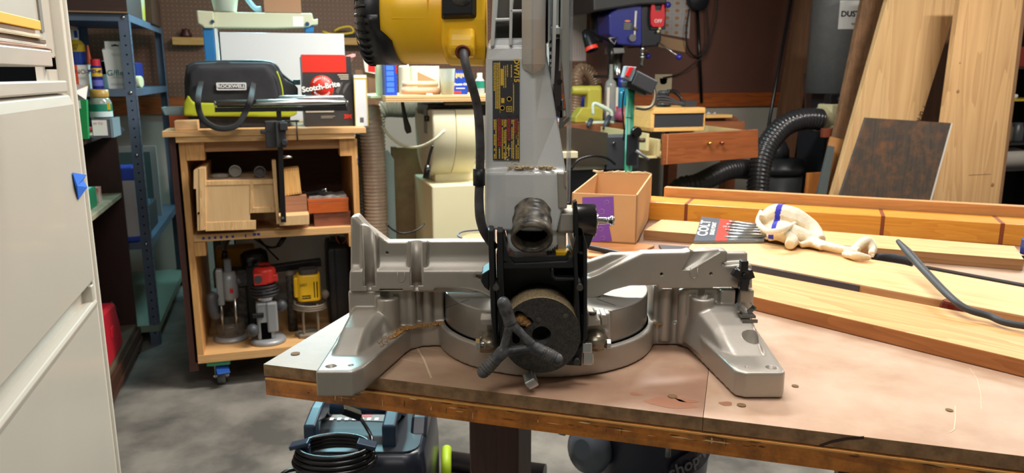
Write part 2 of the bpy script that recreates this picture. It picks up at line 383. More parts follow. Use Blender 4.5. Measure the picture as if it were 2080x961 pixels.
# black star knob on the right fence
p = W.v(1507, 556, .945); d = MB()
d.cyl((p.x, .955, p.z), (p.x, .935, p.z), .0095, .0085)
d.box((p.x, .940, p.z+.012), (.009, .012, .014)); d.box((p.x+.0015, .940, p.z-.012), (.011, .012, .016), rotm(0, .1, 0)); d.box((p.x-.009, .940, p.z+.002), (.009, .010, .010), rotm(0, .5, 0)); d.box((p.x+.008, .94, p.z+.001), (.009, .010, .012), rotm(0, -.4, 0))
k = part(saw, 'fence_knob', d, black); finish(k, rem=.001, smo=4)
part(saw, 'knob_screw', MB().cyl((p.x, .936, p.z), (p.x, .932, p.z), .003), blackm)
# spring clip standing on the right hump
d = MB()
for s_, x in ((1, 1502), (-1, 1527)):
    p = W.v(x, 640, .925); L = []
    for k in range(9):
        t = k/8; L.append((p.x + s_*(.0035*math.sin(t*2*PI)) , .925+.004*t, .953+.014*t))
    for i in range(8): d.loft([[Vector(L[i])+Vector((a, bb_, 0)) for a, bb_ in ((-.001, -.006), (.001, -.006), (.001, .006), (-.001, .006))], [Vector(L[i+1])+Vector((a, bb_, 0)) for a, bb_ in ((-.001, -.006), (.001, -.006), (.001, .006), (-.001, .006))]], True, False)
p = W.v(1515, 638, .925); d.box((p.x, .92, .9545), (.018, .014, .003)); d.box((p.x+.001, .911, .950), (.019, .003, .004))
part(saw, 'spring_clip', d, mat('dark_steel', (120, 118, 114), .35, .8))
# front pods, bolts, tabs on the turntable rim
for x, yy, r in ((995, 697, .011), (1210, 692, .0135)):
    d = MB(); p = W.v(x, yy, .875); d.ball(p, r, sc=(1.15, 1.2, .95)); d.cyl(p, p+Vector((0, .03, 0)), r*.9)
    d.box(p+Vector((0, .02, -.004)), (.026, .03, .022))
    k = part(saw, 'stop_boss', d, mat('bronze_grey', (150, 140, 122), .32, .8, var=.2, vs=40)); finish(k, rem=.0013, smo=4)
for x, x1, yy in ((985, 969, 698), (1222, 1238, 699)):
    p, q = W.v(x, yy, .868), W.v(x1, yy+1, .868); m_ = (q-p).normalized()
    part(saw, 'stop_bolt', MB().cyl(p-m_*.01, q-m_*.004, .0032, n=12).cyl(q-m_*.004, q+m_*.001, .0068, n=6, sm=False), chrome, bev=.0004)
d = MB(); plate([(975,649),(1000,648),(1000,661),(978,661)], .872, .90, d); part(saw, 'turntable_tab', d, silver, bev=.001)
d = MB(); plate([(1222,640),(1232,640),(1234,660),(1222,662)], .872, .9, d)
part(saw, 'turntable_tab', d, silver, bev=.001)
d = MB(); plate([(1192,634),(1206,633),(1212,638),(1213,648),(1220,650),(1220,662),(1192,664)], .864, .885, d); plate([(1188,640),(1240,636),(1240,716),(1188,720)], .884, .9, d)
part(saw, 'detent_block', d, silver, bev=.002)
p = W.v(1203, 636, .866); part(saw, 'detent_screw', MB().cyl((p.x, .868, p.z-.002), (p.x, .868, p.z+.002), .0055), blackd)
d = MB(); plate([(1184,716),(1203,716),(1206,720),(1206,739),(1200,743),(1184,741)], .846, .85, d); d.box(W.v(1192, 705, .85), (.012, .008, .012))
part(saw, 'release_tab', d, chrome, bev=.0012)
p = W.v(1078, 772, .825); d = MB().box(p, (.013, .018, .012), rotm(.3, -.55, 0)); part(saw, 'lock_lever', d, chrome, bev=.0016)
d = MB(); plate([(1148,728),(1184,700),(1181,744),(1150,742)], .845, .87, d); part(saw, 'catch', d, black, bev=.001)
# black bevel bracket: outer skins, inner walls, back wall and cross ribs
d = MB()
plate([(1008,515),(1192,515),(1193,690),(1155,728),(1060,728),(1012,700)], .898, .93, d)
plate([(991,468),(1002,468),(1007,640),(1010,702),(1004,700),(997,640)], .838, .925, d)
plate([(1009,470),(1021,470),(1024,600),(1026,700),(1016,690),(1012,640)], .838, .925, d)
plate([(1164,505),(1171,480),(1178,640),(1180,690),(1170,660)], .838, .925, d)
plate([(1184,470),(1193,500),(1193,685),(1183,700),(1185,640)], .842, .925, d)
plate([(1021,527),(1046,535),(1150,531),(1164,520),(1168,545),(1021,547)], .842, .91, d)
plate([(1021,470),(1027,500),(1034,522),(1046,535),(1021,535)], .842, .91, d)
plate([(1119,546),(1125,546),(1125,559),(1130,564),(1168,564),(1168,570),(1128,571),(1119,562)], .84, .90, d)
plate([(1012,690),(1060,742),(1110,752),(1158,732),(1193,688),(1193,640),(1180,640),(1180,690),(1100,740),(1030,690)], .85, .9, d)
plate([(978,558),(994,548),(994,592),(984,584),(977,572)], .86, .9, d)
br = part(saw, 'bevel_bracket', d, black, bev=.0012)
for x, y in ((1007, 585), (1178, 585), (1172, 737)):
    p = W.v(x, y, .836); part(saw, 'bracket_pin', MB().cyl((p.x, .836, p.z), (p.x, .87, p.z), .0038, n=16), blackd)
part(saw, 'dust_patch', MB().ball(W.v(1146, 559, .865), .012, sc=(1.1, 1, .22)), dustl)
# bevel disc with its holes
cz = .9575; cx_ = .0335
d = MB().cyl((cx_, .835, cz), (cx_, .90, cz), .0455, n=64)
bd = part(saw, 'bevel_disc', d, mat('dusty_black_disc', (36, 36, 38), .6, 0, c2=(66, 62, 56), vs=500, bump=.3, bs=900))
c = MB(); p = W.v(1100, 682, .835); c.cyl((p.x, .80, p.z), (p.x, .872, p.z), .0112, n=24)
c.prism(xz(W, [(1046,634),(1052,631),(1062,634),(1070,642),(1080,648),(1084,655),(1081,661),(1074,663),(1066,672),(1056,668),(1046,650)], .835), .80, .862)
boolcut(bd, c)
bd.data.materials.append(dustl)
for pl in bd.data.polygons:
    z = sum((bd.data.vertices[i].co.z for i in pl.vertices))/len(pl.vertices)+ZB; x = sum((bd.data.vertices[i].co.x for i in pl.vertices))/len(pl.vertices)+.046
    if abs(pl.normal.y) < .3 and math.hypot(z-cz, x-cx_) > .04 and z > cz+.012: pl.material_index = 1
for x, y in ((1094, 651), (1149, 643), (1065, 736), (1130, 742)):
    p = W.v(x, y, .8345); bd2 = MB().lathe([(.0028, 0), (.0032, .0004), (.0026, .0006)], (p.x, .8352, p.z), (0, -1, 0), 16)
    part(saw, 'disc_mark', bd2, blackd)
d = MB().ball(W.v(1058, 648, .846), .007, sc=(1.2, .8, 1)).ball(W.v(1066, 655, .845), .006, sc=(1.4, .7, .8)).ball(W.v(1076, 662, .843), .005, sc=(1, .6, .8))
part(saw, 'dust_patch', d, dust)
# three-arm clamp handle
d = MB(); yk = .802
A_, B_, C_ = (W.v(1037, 656, yk), W.v(1022, 714, yk), W.v(1086, 706, yk))
for a, e in ((A_, B_), (B_, C_), (C_, A_)): d.tube([a, (a+e)/2, e], [.0056, .0050, .0056], 12)
t1, t2, t3 = W.v(1023, 616, yk-.004), W.v(982, 755, yk-.006), W.v(1131, 730, yk-.006)
for a, t in ((A_, t1), (B_, t2), (C_, t3)):
    d.tube([a, a.lerp(t, .3), a.lerp(t, .7), t], [.0078, .0070, .0078, .0072], 14); d.ball(t, .0074); 
kn = part(saw, 'clamp_handle', d, mat('worn_black', (44, 46, 52), .45, 0, c2=(92, 92, 92), vs=90, bump=.2, bs=500)); finish(kn, rem=.0011, smo=3)
c = MB(); ce = (A_+B_+C_)/3; c.prism([(ce.x+(q.x-ce.x)*.56, ce.z+(q.z-ce.z)*.56) for q in (A_, B_, C_)], .78, .83)
boolcut(kn, c)
for p in kn.data.polygons: p.use_smooth = True
d = MB().cyl(ce+Vector((0, .002, 0)), ce+Vector((0, .036, .0)), .0042)
part(saw, 'handle_stem', d, dark)  # void-dark colour makes the stem read as a shaded hole
for t, a, n0 in ((t2, B_, 5), (t3, C_, 5)):
    d = MB(); dd = (t-a).normalized(); L = []
    for k in range(n0*4+1): L.append(t.lerp(a, .06+.55*k/(n0*4)))
    d.tube(L, [.0079 if k % 4 < 2 else .0072 for k in range(n0*4+1)], 12); part(saw, 'handle_grip', d, blackd)
# pivot housing and upper arm (light cast alloy)
d = MB()
def ringpx(L): return [W.v(x, y, Y) for x, y, Y in L]
d.loft([ringpx([(985,465,.868),(1027,468,.862),(1086,470,.858),(1131,470,.862),(1131,470,.94),(985,465,.94)]),
        ringpx([(985,400,.868),(1027,400,.860),(1086,400,.855),(1148,400,.864),(1148,400,.94),(985,400,.94)]),
        ringpx([(985,352,.868),(1027,352,.860),(1086,352,.855),(1148,352,.864),(1148,352,.94),(985,352,.94)]),
        ringpx([(985,342,.872),(1027,342,.867),(1086,341,.863),(1148,341,.870),(1148,341,.94),(985,342,.94)]),
        ringpx([(986,240,.874),(1027,240,.870),(1086,240,.864),(1132,240,.878),(1132,240,.94),(986,240,.94)]),
        ringpx([(987,120,.876),(1027,120,.872),(1086,120,.866),(1112,120,.880),(1112,120,.94),(987,120,.94)]),
        ringpx([(989,95,.877),(1027,95,.874),(1086,95,.868),(1108,95,.882),(1108,95,.94),(989,95,.94)]),
        ringpx([(996,78,.882),(1027,77,.880),(1086,77,.878),(1104,77,.885),(1104,77,.94),(996,78,.94)])], True, False)
d.prism(xz(W, [(1027,465),(1131,465),(1133,500),(1120,512),(1045,514),(1033,504)], .868), .868, .93)
arm = part(saw, 'arm', d, silver_l, bev=.002, ang=20)
d = MB(); plate([(1131,350),(1152,352),(1152,424),(1134,424)], .86, .93, d); plate([(1146,348),(1152,348),(1152,382),(1146,380)], .856, .862, d)
plate([(1129,470),(1150,470),(1150,511),(1131,511)], .872, .90, d)
part(saw, 'pivot_block', d, silver, bev=.0015)
d = MB(); p, q = W.v(1134, 448, .88), W.v(1168, 448, .88); d.box((p+q)/2, (q.x-p.x+.004, .026, .0265), rotm(0, 0, 0)); part(saw, 'pivot_shaft', d, silver, bev=.004)
# spring drum and chrome axle at the right
d = MB(); p, q = W.v(1168, 448, .88), W.v(1210, 447, .88)
d.lathe([(.0, 0), (.0215, 0), (.0215, .0015), (.0195, .002), (.0195, .0225), (.018, .024), (0, .024)], p, (1, 0, 0), 40)
part(saw, 'spring_drum', d, blackm)
d = MB().lathe([(0, 0), (.0085, 0), (.0085, .003), (.0045, .003), (.0045, .012), (.004, .012), (.004, .018), (.0055, .018), (.0055, .0215), (.003, .0225), (0, .0225)], p+Vector((.0238, 0, 0)), (1, 0, 0), 28)
part(saw, 'axle', d, chrome)
d = MB(); plate([(1164,412),(1172,408),(1176,470),(1178,515),(1168,520),(1165,480)], .855, .87, d); plate([(1172,470),(1210,470),(1196,505),(1176,512)], .868, .895, d)
part(saw, 'drum_plate', d, blackm, bev=.001)
d = MB(); d.box(W.v(1142, 513, .868), (.016, .02, .007)); part(saw, 'depth_stop', d, yellow, bev=.001)
d = MB()
for k in range(5): d.box(W.v(1113+4.5*k, 506, .873), (.0018, .01, .012))
d.box(W.v(1122, 512, .876), (.014, .004, .003)); part(saw, 'spring', d, blackd)
d = MB(); plate([(1030,519),(1050,523),(1148,520),(1154,510),(1158,512),(1152,531),(1040,533)], .846, .85, d); part(saw, 'saddle_lip', d, blackm)
# dust port
a, e = W.v(1088, 420, .868), W.v(1080, 486, .832); ax_ = (e-a).normalized()
ax_ = Vector((-.03, -.80, -.58)).normalized(); L_ = .064; a = e - ax_*L_
d = MB().lathe([(.019, 0), (.0212, .004), (.0212, .022), (.0225, .024), (.0212, .026), (.0212, .034), (.0228, .036), (.0215, .038), (.0225, .052), (.0235, .054), (.0235, L_), (.0195, L_), (.0185, L_-.004), (.018, .02), (0, .018)], a, ax_, 48)
dp = part(saw, 'dust_port', d, [blackm, blackd])
dp.data.materials.clear(); dp.data.materials.append(mat('scuffed_black', (30, 30, 32), .35, 0, c2=(120, 112, 98), vs=80, vstr=(1, 1, 1), bump=.1, rv=.1))
part(saw, 'port_bore_shade', MB().lathe([(.0182, L_-.012), (.0182, .02), (0, .02)], a, ax_, 40, cap=False).lathe([(.0192, L_-.001), (.0183, L_-.014)], a, ax_, 40, cap=False), dark)  # void-black liner added; the shade inside the port is its colour
d = MB().lathe([(.0225, .0), (.0245, .0), (.0245, .001), (.0225, .001)], a+ax_*.012, ax_, 48); part(saw, 'port_seal', d, dark)
# rating label
yl = .8655
def lab(px, py): return W.v(px, py, yl)
l0, l1 = lab(1000, 123), lab(1055, 326)
def ly(z, x):    # surface of the left facet
    t = (z-W.v(0, 240, .87).z)/(W.v(0, 120, .874).z-W.v(0, 240, .87).z)
    yL, yM = .874+.002*t, .870+.002*t
    xa, xb = W.v(986, 240, .874).x, W.v(1027, 240, .87).x; xc = W.v(1086, 240, .864).x
    return (yL+(yM-yL)*(x-xa)/(xb-xa) if x < xb else yM+(.864+.002*t-yM)*(x-xb)/(xc-xb))-.0018-(.0012*-t if t < 0 else 0)
lb = MB()
def lq(x0, x1, z0, z1, m, e=0):
    lb.add([(x0, ly(z0, x0)-e, z0), (x1, ly(z0, x1)-e, z0), (x1, ly(z1, x1)-e, z1), (x0, ly(z1, x0)-e, z1)], [(0, 1, 2, 3)], m=m)
zt, zb_ = l0.z, l1.z; X = lambda f: l0.x+(l1.x-l0.x)*f; Z = lambda f: zt+(zb_-zt)*f
for i in range(4):
    for j in range(4): lq(X(i/4), X((i+1)/4), Z((j+1)/4), Z(j/4), 0)
rnd = random.Random(3)
def dashes(xf, z0, z1, w=.022, cut=.0):
    z = z0
    while z < z1:
        L = rnd.uniform(.008, .03)
        if rnd.random() > cut: lq(X(xf-w), X(xf+w), Z(min(z+L, z1)), Z(z), 1, .0002)
        z += L + .0035
for xf in (.06, .12, .18, .24): dashes(xf, .02, .48 if xf > .1 else .3, .02)
for xf in (.42, .49): dashes(xf, .05, .27, .016, .1)
dashes(.56, .04, .16, .016); dashes(.78, .24, .5, .02); dashes(.7, .04, .2, .02, .1)
lq(X(.27), X(.285), Z(.52), Z(.01), 1, .0002); lq(X(.76), X(.775), Z(.52), Z(.22), 1, .0002)
lq(X(.30), X(.42), Z(.245), Z(.08), 1, .0002); lq(X(.32), X(.44), Z(.42), Z(.37), 1, .0002)
for (cx1, cz1, r_) in ((.62, .38, .0028), (.36, .47, .0028)):
    lb.lathe([(r_, 0), (r_, .0002), (r_*.7, .0002), (r_*.7, 0)], (X(cx1), ly(Z(cz1), X(cx1))-.0004, Z(cz1)), (0, -1, 0), 18, m=1)
for s_ in ((.0032, 1), (.0024, 0), (.0014, 1), (.0007, 0)): lb.box((X(.62), ly(Z(.48), X(.62))-.0006+.0001*(.0032-s_[0])*100-.0003, Z(.48)), (s_[0]*2, .0002+(.0032-s_[0])*.1, s_[0]*2), m=s_[1])
lb.text('DW715', .0078, (X(.885), ly(Z(.16), X(.885))-.0004, Z(.098)), (0, 0, -1), (1, 0, 0), m=1, bold=.0003)
for xf, nm, z1 in ((.88, 'WARNING', .78), (.60, 'ADVERTENCIA', .86), (.25, 'AVERTISSEMENT', .92)):
    e_ = {.88: .80, .60: .82, .25: .86}[xf]*0 + {.88: .74, .60: .82, .25: .89}[xf]
    zz1 = .575+(e_-.575)*.9
    lq(X(xf-.065), X(xf+.065), Z(zz1), Z(.575), 2, .0004)
    lb.text(nm, .0062, (X(xf), ly(Z(.7), X(xf))-.0008, Z((.575+zz1)/2)), (0, 0, -1), (1, 0, 0), m=0, wide=.95 if xf > .8 else .84)
    dashes(xf-.0+.0, zz1+.01, .985, .02, .25); 
for xf in (.06, .12, .36, .43, .49, .72, .78, .95): dashes(xf, .585, .985, .02, .12)
part(saw, 'label', lb, [mat('label_black', (58, 58, 62), .5), mat('label_yellow', (226, 186, 66), .5), mat('label_red', (200, 62, 56), .5)], label='dark warning label with yellow and red print')
d = MB()
for k in range(60):
    t = rnd.random(); p = W.v(1030+95*t, 338+5*rnd.random(), .860+.006*rnd.random()-.004*(1-abs(t-.5)*2)); d.ball(p, .0008+.0012*rnd.random(), 6, sc=(1.8, 1, .6))
for k in range(26):
    p = W.v(1026+30*rnd.random(), 300+36*rnd.random(), .866); d.ball(p, .0007+.0007*rnd.random(), 6)
g = part(saw, 'sawdust', d, mat('dust_chips', (206, 186, 150), .95)); g['kind'] = 'stuff'
# gear case lobe
d = MB()
def gr(py, Y, xl=1060, xr=1108, xm=1081, dy=.014): return ringpx([(xl, py, Y+dy), (xm-2, py, Y), (xm+2, py, Y), (xr, py, Y+dy), (xr, py, .93), (xl, py, .93)])
d.loft([gr(-90, .838), gr(-30, .836), gr(40, .838), gr(100, .845), gr(130, .851), ringpx([(1063,140,.866),(1080,150,.860),(1084,150,.860),(1105,138,.868),(1100,138,.93),(1066,140,.93)])], True, False)
part(saw, 'gear_case', d, mat('gear_case_alloy', (196, 194, 190), .45, .3), bev=.002, ang=20)
d = MB()
plate([(1000,0),(1004,-60),(1014,-60),(1009,10),(1004,92),(996,96)], .872, .93, d)
plate([(1036,-60),(1050,-60),(1042,10),(1040,92),(1034,92)], .868, .92, d)
plate([(1003,37),(1036,36),(1036,42),(1003,43)], .872, .92, d); plate([(1036,19),(1062,19),(1062,25),(1036,25)], .868, .92, d)
part(saw, 'motor_mount', d, silver_l, bev=.001)
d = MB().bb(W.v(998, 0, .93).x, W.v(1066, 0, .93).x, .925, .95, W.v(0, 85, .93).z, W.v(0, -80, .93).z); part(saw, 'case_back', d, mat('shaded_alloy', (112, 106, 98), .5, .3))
# motor
mx0 = W.v(985, 37, .93); mz, my = W.v(0, 37, .93).z, .93
def X_(px): return W.v(px, 37, .89).x
d = MB().lathe([(.0, 0), (.046, 0), (.051, X_(940)-X_(1000)+.001 if False else .012), (.0525, .04), (.0525, .09), (.0515, .1285), (.049, .1285), (0, .1285)], (X_(985), my, mz), (-1, 0, 0), 64)
part(saw, 'motor_housing', d, yellow)
d = MB(); plate([(855,35),(796,36),(796,38),(870,38),(870,-20),(867,-20),(867,35)], .8775, .88, d); part(saw, 'housing_recess', d, yellow)
xL = X_(985)-.1285
d = MB()
def capr(x, r, dz=0): return [Vector((x, my+r*math.cos(t), mz+dz+r*math.sin(t)*1.0)) for t in [2*PI*k/48 for k in range(48)]]
d.loft([capr(xL+.012, .0528), capr(xL, .0532), capr(xL-.006, .053), capr(xL-.012, .050), capr(xL-.015, .044), capr(xL-.016, .036), capr(xL-.016, .001)], True, True)
cap_ = part(saw, 'motor_end_cap', d, black)
d = MB()
for k in range(34):
    t = 2*PI*k/34; c_, s_ = math.cos(t), math.sin(t)
    pr = [(-.004, .0535), (-.009, .0535), (-.014, .050), (-.0175, .044), (-.019, .036)]
    rings = []
    for dx, r in pr:
        cpt = Vector((xL+dx, my+r*c_, mz+r*s_)); tg = Vector((0, -s_, c_))*.0016; rd = Vector((.3, c_, s_)).normalized()*.003
        rings.append([cpt-tg-rd, cpt+tg-rd, cpt+tg*.7+rd*.6, cpt-tg*.7+rd*.6])
    d.loft(rings, True, False)
part(cap_, 'cooling_fins', d, black, root=saw)
d = MB()   # black skirt that wraps the yellow housing
arc = [math.radians(a) for a in range(180, 300, 8)]
rs = []
for i, t in enumerate(arc):
    a = math.degrees(t); xr = xL + (.012 if a < 190 else .022 if a < 245 else .026+.012*(a-245)/55)
    xr = xL + .01 + max(0, min(1, (a-196)/14))*.014 + max(0, (a-215)/85)*.012
    rs.append([Vector((xx, my+rr*math.cos(t), mz+rr*math.sin(t))) for xx, rr in ((xL-.005, .0535), (xr, .0538), (xr, .050), (xL-.005, .050))])
d.loft(rs, True, True); part(cap_, 'cap_skirt', d, black, root=saw)
# switch housing with cable bump
d = MB()
d.loft([ringpx([(897,-80,.868),(985,-80,.868),(985,-80,.94),(897,-80,.94)]), ringpx([(897,40,.866),(985,40,.866),(985,40,.94),(897,40,.94)]),
        ringpx([(897,93,.870),(986,93,.870),(986,93,.94),(897,93,.94)]), ringpx([(904,118,.880),(986,118,.878),(986,118,.94),(904,118,.94)]), ringpx([(912,133,.892),(985,135,.890),(985,135,.94),(912,133,.94)])], True, False)
d.loft([ringpx([(915,55,.864),(960,55,.864),(968,62,.87),(908,62,.87)]), ringpx([(912,75,.858),(962,75,.858),(968,75,.872),(907,75,.872)]),
        ringpx([(912,98,.855),(962,98,.855),(968,100,.876),(907,100,.876)]), ringpx([(918,113,.860),(964,116,.860),(966,118,.884),(914,118,.884)])], True, False)
part(saw, 'switch_housing', d, yellow, bev=.003, ang=15)
d = MB(); d.loft([ringpx([(898,-70,.862),(962,-70,.862),(968,-70,.868),(896,-70,.868)]), ringpx([(898,30,.858),(958,28,.858),(970,34,.868),(896,36,.868)]), ringpx([(900,39,.864),(960,37,.864),(968,38,.868),(898,40,.868)])], True, False)
sp = part(saw, 'switch_pad', d, black, bev=.0015, ang=15)
d = MB().ball(W.v(937, 2, .860), .008, sc=(1.3, .5, .8)); part(sp, 'paddle', d, blackd, root=saw)
p = W.v(940, 106, .856); d = MB().lathe([(.0075, 0), (.0085, .0006), (.0052, .0010), (.0050, -.002), (0, -.002)], p, (0, -1, -.35), 24); part(saw, 'cable_grommet', d, mat('rubber_brown', (116, 58, 26), .6))
d = MB().tube([W.v(*q) for q in ((942,100,.862),(943,118,.848),(951,150,.843),(962,185,.845),(971,225,.85),(975,290,.853),(975,350,.855),(973,400,.853),(975,440,.85),(982,468,.852),(993,488,.86),(1003,500,.875))], [.0050,.0048,.0048,.0048,.005,.005,.005,.0052,.0055,.0052,.0048,.0048], 12, sub=6)
cb = part(saw, 'power_cable', d, mat('cable_rubber', (74, 74, 80), .55, 0, c2=(52, 46, 44), vs=60))
p = W.v(973, 357, .854); part(cb, 'cable_clip', MB().cyl(p+Vector((0, 0, -.011)), p+Vector((0, 0, .008)), .0068), black, root=saw)
p = W.v(980, 349, .862); part(cb, 'clip_screw', MB().ball(p, .0035), silver_l, root=saw)
# blade, guards and linkage at the right of the arm
gy, gz = 1.005, 1.335
def disc(x0, x1, r, ri, a0, a1, m=64, cy=gy, cz_=gz):
    o = [(cy+r*math.cos(math.radians(a0+(a1-a0)*k/m)), cz_+r*math.sin(math.radians(a0+(a1-a0)*k/m))) for k in range(m+1)]
    i = [(cy+ri*math.cos(math.radians(a1-(a1-a0)*k/m)), cz_+ri*math.sin(math.radians(a1-(a1-a0)*k/m))) for k in range(m+1)]
    return MB().prism(o+i, x0, x1, 'x')
part(saw, 'blade', disc(.0525, .0545, .150, .012, 0, 359.9, 80), chrome)
part(saw, 'upper_guard', disc(.044, .0475, .158, .02, 100, 262), silver_l)
p0 = W.v(1114, 0, .87).x
d = MB()
for xx, w_, pt, pb in ((1116, .0028, -80, 86), (1124, .0025, -80, 84), (1132, .005, -80, 62)):
    q0, q1 = W.v(xx, pt, .875), W.v(xx, pb, .875); d.bb(q0.x-w_/2, q0.x+w_/2, .87, .93, q1.z, q0.z)
part(saw, 'flange_plate', d, chrome, bev=.0006)
p = W.v(1130, 63, .872); part(saw, 'flange_bolt', MB().cyl(p+Vector((-.006, 0, 0)), p+Vector((.006, 0, 0)), .007, n=6, sm=False), chrome, bev=.0005)
d = MB(); plate([(1117,82),(1137,78),(1142,240),(1130,236),(1118,110)], .878, .905, d)
lk = part(saw, 'guard_link', d, mat('brown_black', (52, 44, 44), .4))
d = MB()
for k, py in enumerate((92, 108, 123, 133, 141, 149)): q = W.v(1120+k*.6, py, .8775); d.box(q, (.006-.0006*k, .001, .004-.0004*k))
part(lk, 'link_slots', d, silver_l, root=saw)
for py in (166, 220): q = W.v(1137, py, .877); part(lk, 'link_pin', MB().cyl(q, q+Vector((0, .004, 0)), .003, n=14), blackm, root=saw)
d = MB(); plate([(1138,-80),(1156,-80),(1157,150),(1156,238),(1150,236),(1140,120)], .885, .888, d); part(saw, 'lower_guard', d, mat('guard_alloy', (196, 194, 190), .35, .6), bev=.0005)
d = MB(); plate([(1138,205),(1145,200),(1144,245),(1154,236),(1160,240),(1140,262),(1136,260)], .878, .884, d); part(saw, 'guard_spring', d, mat('dark_steel', (120, 118, 114), .35, .8), bev=.0006)
clear = mat('clear_guard', (150, 156, 162), .12, 0, alpha=.42)
gd = MB(); xg = W.v(1158.5, 200, .87).x
gd.prism([(.865, W.v(0, 412, .865).z), (.868, 1.36), (.905, 1.36), (.90, 1.15), (.885, W.v(0, 412, .885).z)], xg-.0014, xg+.0014, 'x')
part(saw, 'clear_guard', gd, clear, bev=.0005)
# sawdust piles lying in the casting
d = MB()
def pile(poly, z, n, r0, r1, fr=W, mb=None):
    mb = mb or d; xs = [q[0] for q in poly]; ys = [q[1] for q in poly]; c_ = 0
    while c_ < n:
        x, y = rnd.uniform(min(xs), max(xs)), rnd.uniform(min(ys), max(ys)); ins = False
        for i in range(len(poly)):
            (x1, y1), (x2, y2) = poly[i], poly[i-1]
            if (y1 > y) != (y2 > y) and x < (x2-x1)*(y-y1)/(y2-y1)+x1: ins = not ins
        if ins:
            r = rnd.uniform(r0, r1); q = fr.h(x, y, z); mb.ball(q+Vector((0, 0, r*.3)), r, 6, sc=(1, 1, .6)); c_ += 1
pile([(787,690),(812,664),(860,655),(897,640),(902,660),(850,666),(822,672),(800,688)], .9255, 420, .001, .0022)
pile([(1322,642),(1330,630),(1345,645),(1352,660),(1330,660)], .9255, 130, .001, .0022)
pile([(1452,562+20),(1490,582),(1490,588),(1452,590)], .9685, 40, .0006, .0012)
pile([(765,692),(800,676),(790,700),(770,706)], .9255, 70, .0004, .0009)
g = part(saw, 'sawdust', d, dust); g['kind'] = 'stuff'
rnd = random.Random(3)
# ------------------------------------------------------------------ the workbench
p0 = B.h(535, 740, ZB); bx0, by0 = p0.x, p0.y; bx1, byd = bx0+3.1, 1.30
bench = T('workbench', 'heavy workbench with a pale board top and a scarred orange front rail', 'workbench', (bx0+1.5, by0+.5, 0), B)
mdf = mat('bench_board', (200, 170, 146), .5, 0, c2=(178, 144, 118), vs=9, bump=.15, bs=400, rv=.08)
mdfe = mat('bench_board_edge', (150, 118, 84), .8, 0, c2=(112, 88, 62), vs=60, vstr=(1, 1, 1), bump=.5, bs=300)
t = .0155; jx = B.h(1428, 850, ZB).x
stn = mat('stain_brown', (158, 108, 82), .5); scp = mat('scratch_pale', (214, 190, 160), .6); plg = mat('plug_brown', (120, 92, 58), .8); brn = mat('burnt', (60, 42, 36), .9)
def boxtop(a, e):
    m = MB(); m.bb(a, e, by0, by0+byd, ZB-t, ZB, m=1); m.M[5] = 0; return m
tops = [boxtop(bx0, jx-.0003), boxtop(jx+.0003, bx1)]
def on(q): return tops[0] if q.x < jx else tops[1]
for px, py, r in ((1366, 806, .0055), (1506, 824, .005), (1615, 785, .004), (1928, 834, .004), (600, 719, .006)):
    q = B.h(px, py, ZB); on(q).add([(q.x+r*math.cos(2*PI*k/18), q.y+r*math.sin(2*PI*k/18), ZB+.0009) for k in range(18)], [tuple(range(18))], m=4)
for px, py, r, sx in ((1360, 818, .012, 2.3), (1395, 814, .006, 2), (1290, 800, .004, 1.6), (1020, 735, .006, 2), (1475, 820, .006, 1.2)):
    q = B.h(px, py, ZB+.0002); o = [(q.x+r*sx*math.cos(a)*(1+.18*math.sin(3*a+px)), q.y+r*math.sin(a)*(1+.2*math.cos(2*a+px))) for a in [2*PI*k/28 for k in range(28)]]
    on(q).add([(x, y, ZB+.0002) for x, y in o], [tuple(range(28))], m=2)
def line(pts, w, z=ZB+.0003, fr=B):
    P_ = [fr.h(x, y, z) for x, y in pts]
    for a, e in zip(P_, P_[1:]):
        t_ = (e-a).normalized(); s_ = Vector((-t_.y, t_.x, 0))*w; on(a).add([a-s_, e-s_, e+s_, a+s_], [(0, 1, 2, 3)], m=3)
for L in (([(846,705),(861,730),(876,768)], .0012), ([(810,728),(860,738)], .0006), ([(845,705),(890,712)], .0005), ([(824,718),(850,722)], .0005), ([(1940,824),(1941,850),(1938,872),(1930,878)], .0006), ([(1970,748),(1985,770),(1992,800),(1993,830)], .0004), ([(830,712),(905,725)], .0004)): line(*L)
P_ = [B.v(x, yy, by0-.0004) for x, yy in [(1664,906),(1690,897),(1720,891),(1755,889)]]
for a, e in zip(P_, P_[1:]): tops[1].add([a+Vector((0, 0, -.0016)), e+Vector((0, 0, -.0016)), e+Vector((0, 0, .0016)), a+Vector((0, 0, .0016))], [(0, 1, 2, 3)], m=5)
for m, mm in zip(tops, (mat('bench_board_left', (188, 158, 132), .5, 0, c2=(150, 112, 90), vs=3.5, bump=.15, bs=400, rv=.08), mdf)): part(bench, 'bench_top', m, [mm, mdfe, stn, scp, plg, brn])
railm = wood('worn_orange_rail', (196, 124, 50), (158, 86, 30), 0, .42, 1, .35, .2, stain=(112, 70, 34), stv=.3, ss=30)
rz0, rz1 = ZB-t-.0235, ZB-t-.001
m = MB().bb(bx0+.004, bx1, by0-.004, by0+.04, rz0, rz1)
for k in range(120):
    px = rnd.uniform(560, 2070); yy = 787+(px-560)*.1105+rnd.uniform(-12, 14); q = B.v(px, yy, by0-.0043)
    w_, h_ = rnd.uniform(.002, .012), rnd.uniform(.0003, .0010)
    if rnd.random() < .3: w_, h_ = h_, rnd.uniform(.002, .006)
    if rz0+.002 < q.z-h_ and q.z+h_ < rz1-.001: m.add([q+Vector((-w_, 0, -h_*.4)), q+Vector((w_*.3, 0, -h_)), q+Vector((w_, 0, h_*.5)), q+Vector((-w_*.4, 0, h_))], [(0, 1, 2, 3)], m=1+rnd.randrange(2))
m.bb(bx0+.004, bx1, by0-.0043, by0-.0036, rz1-.002, rz1+.0001, m=3)
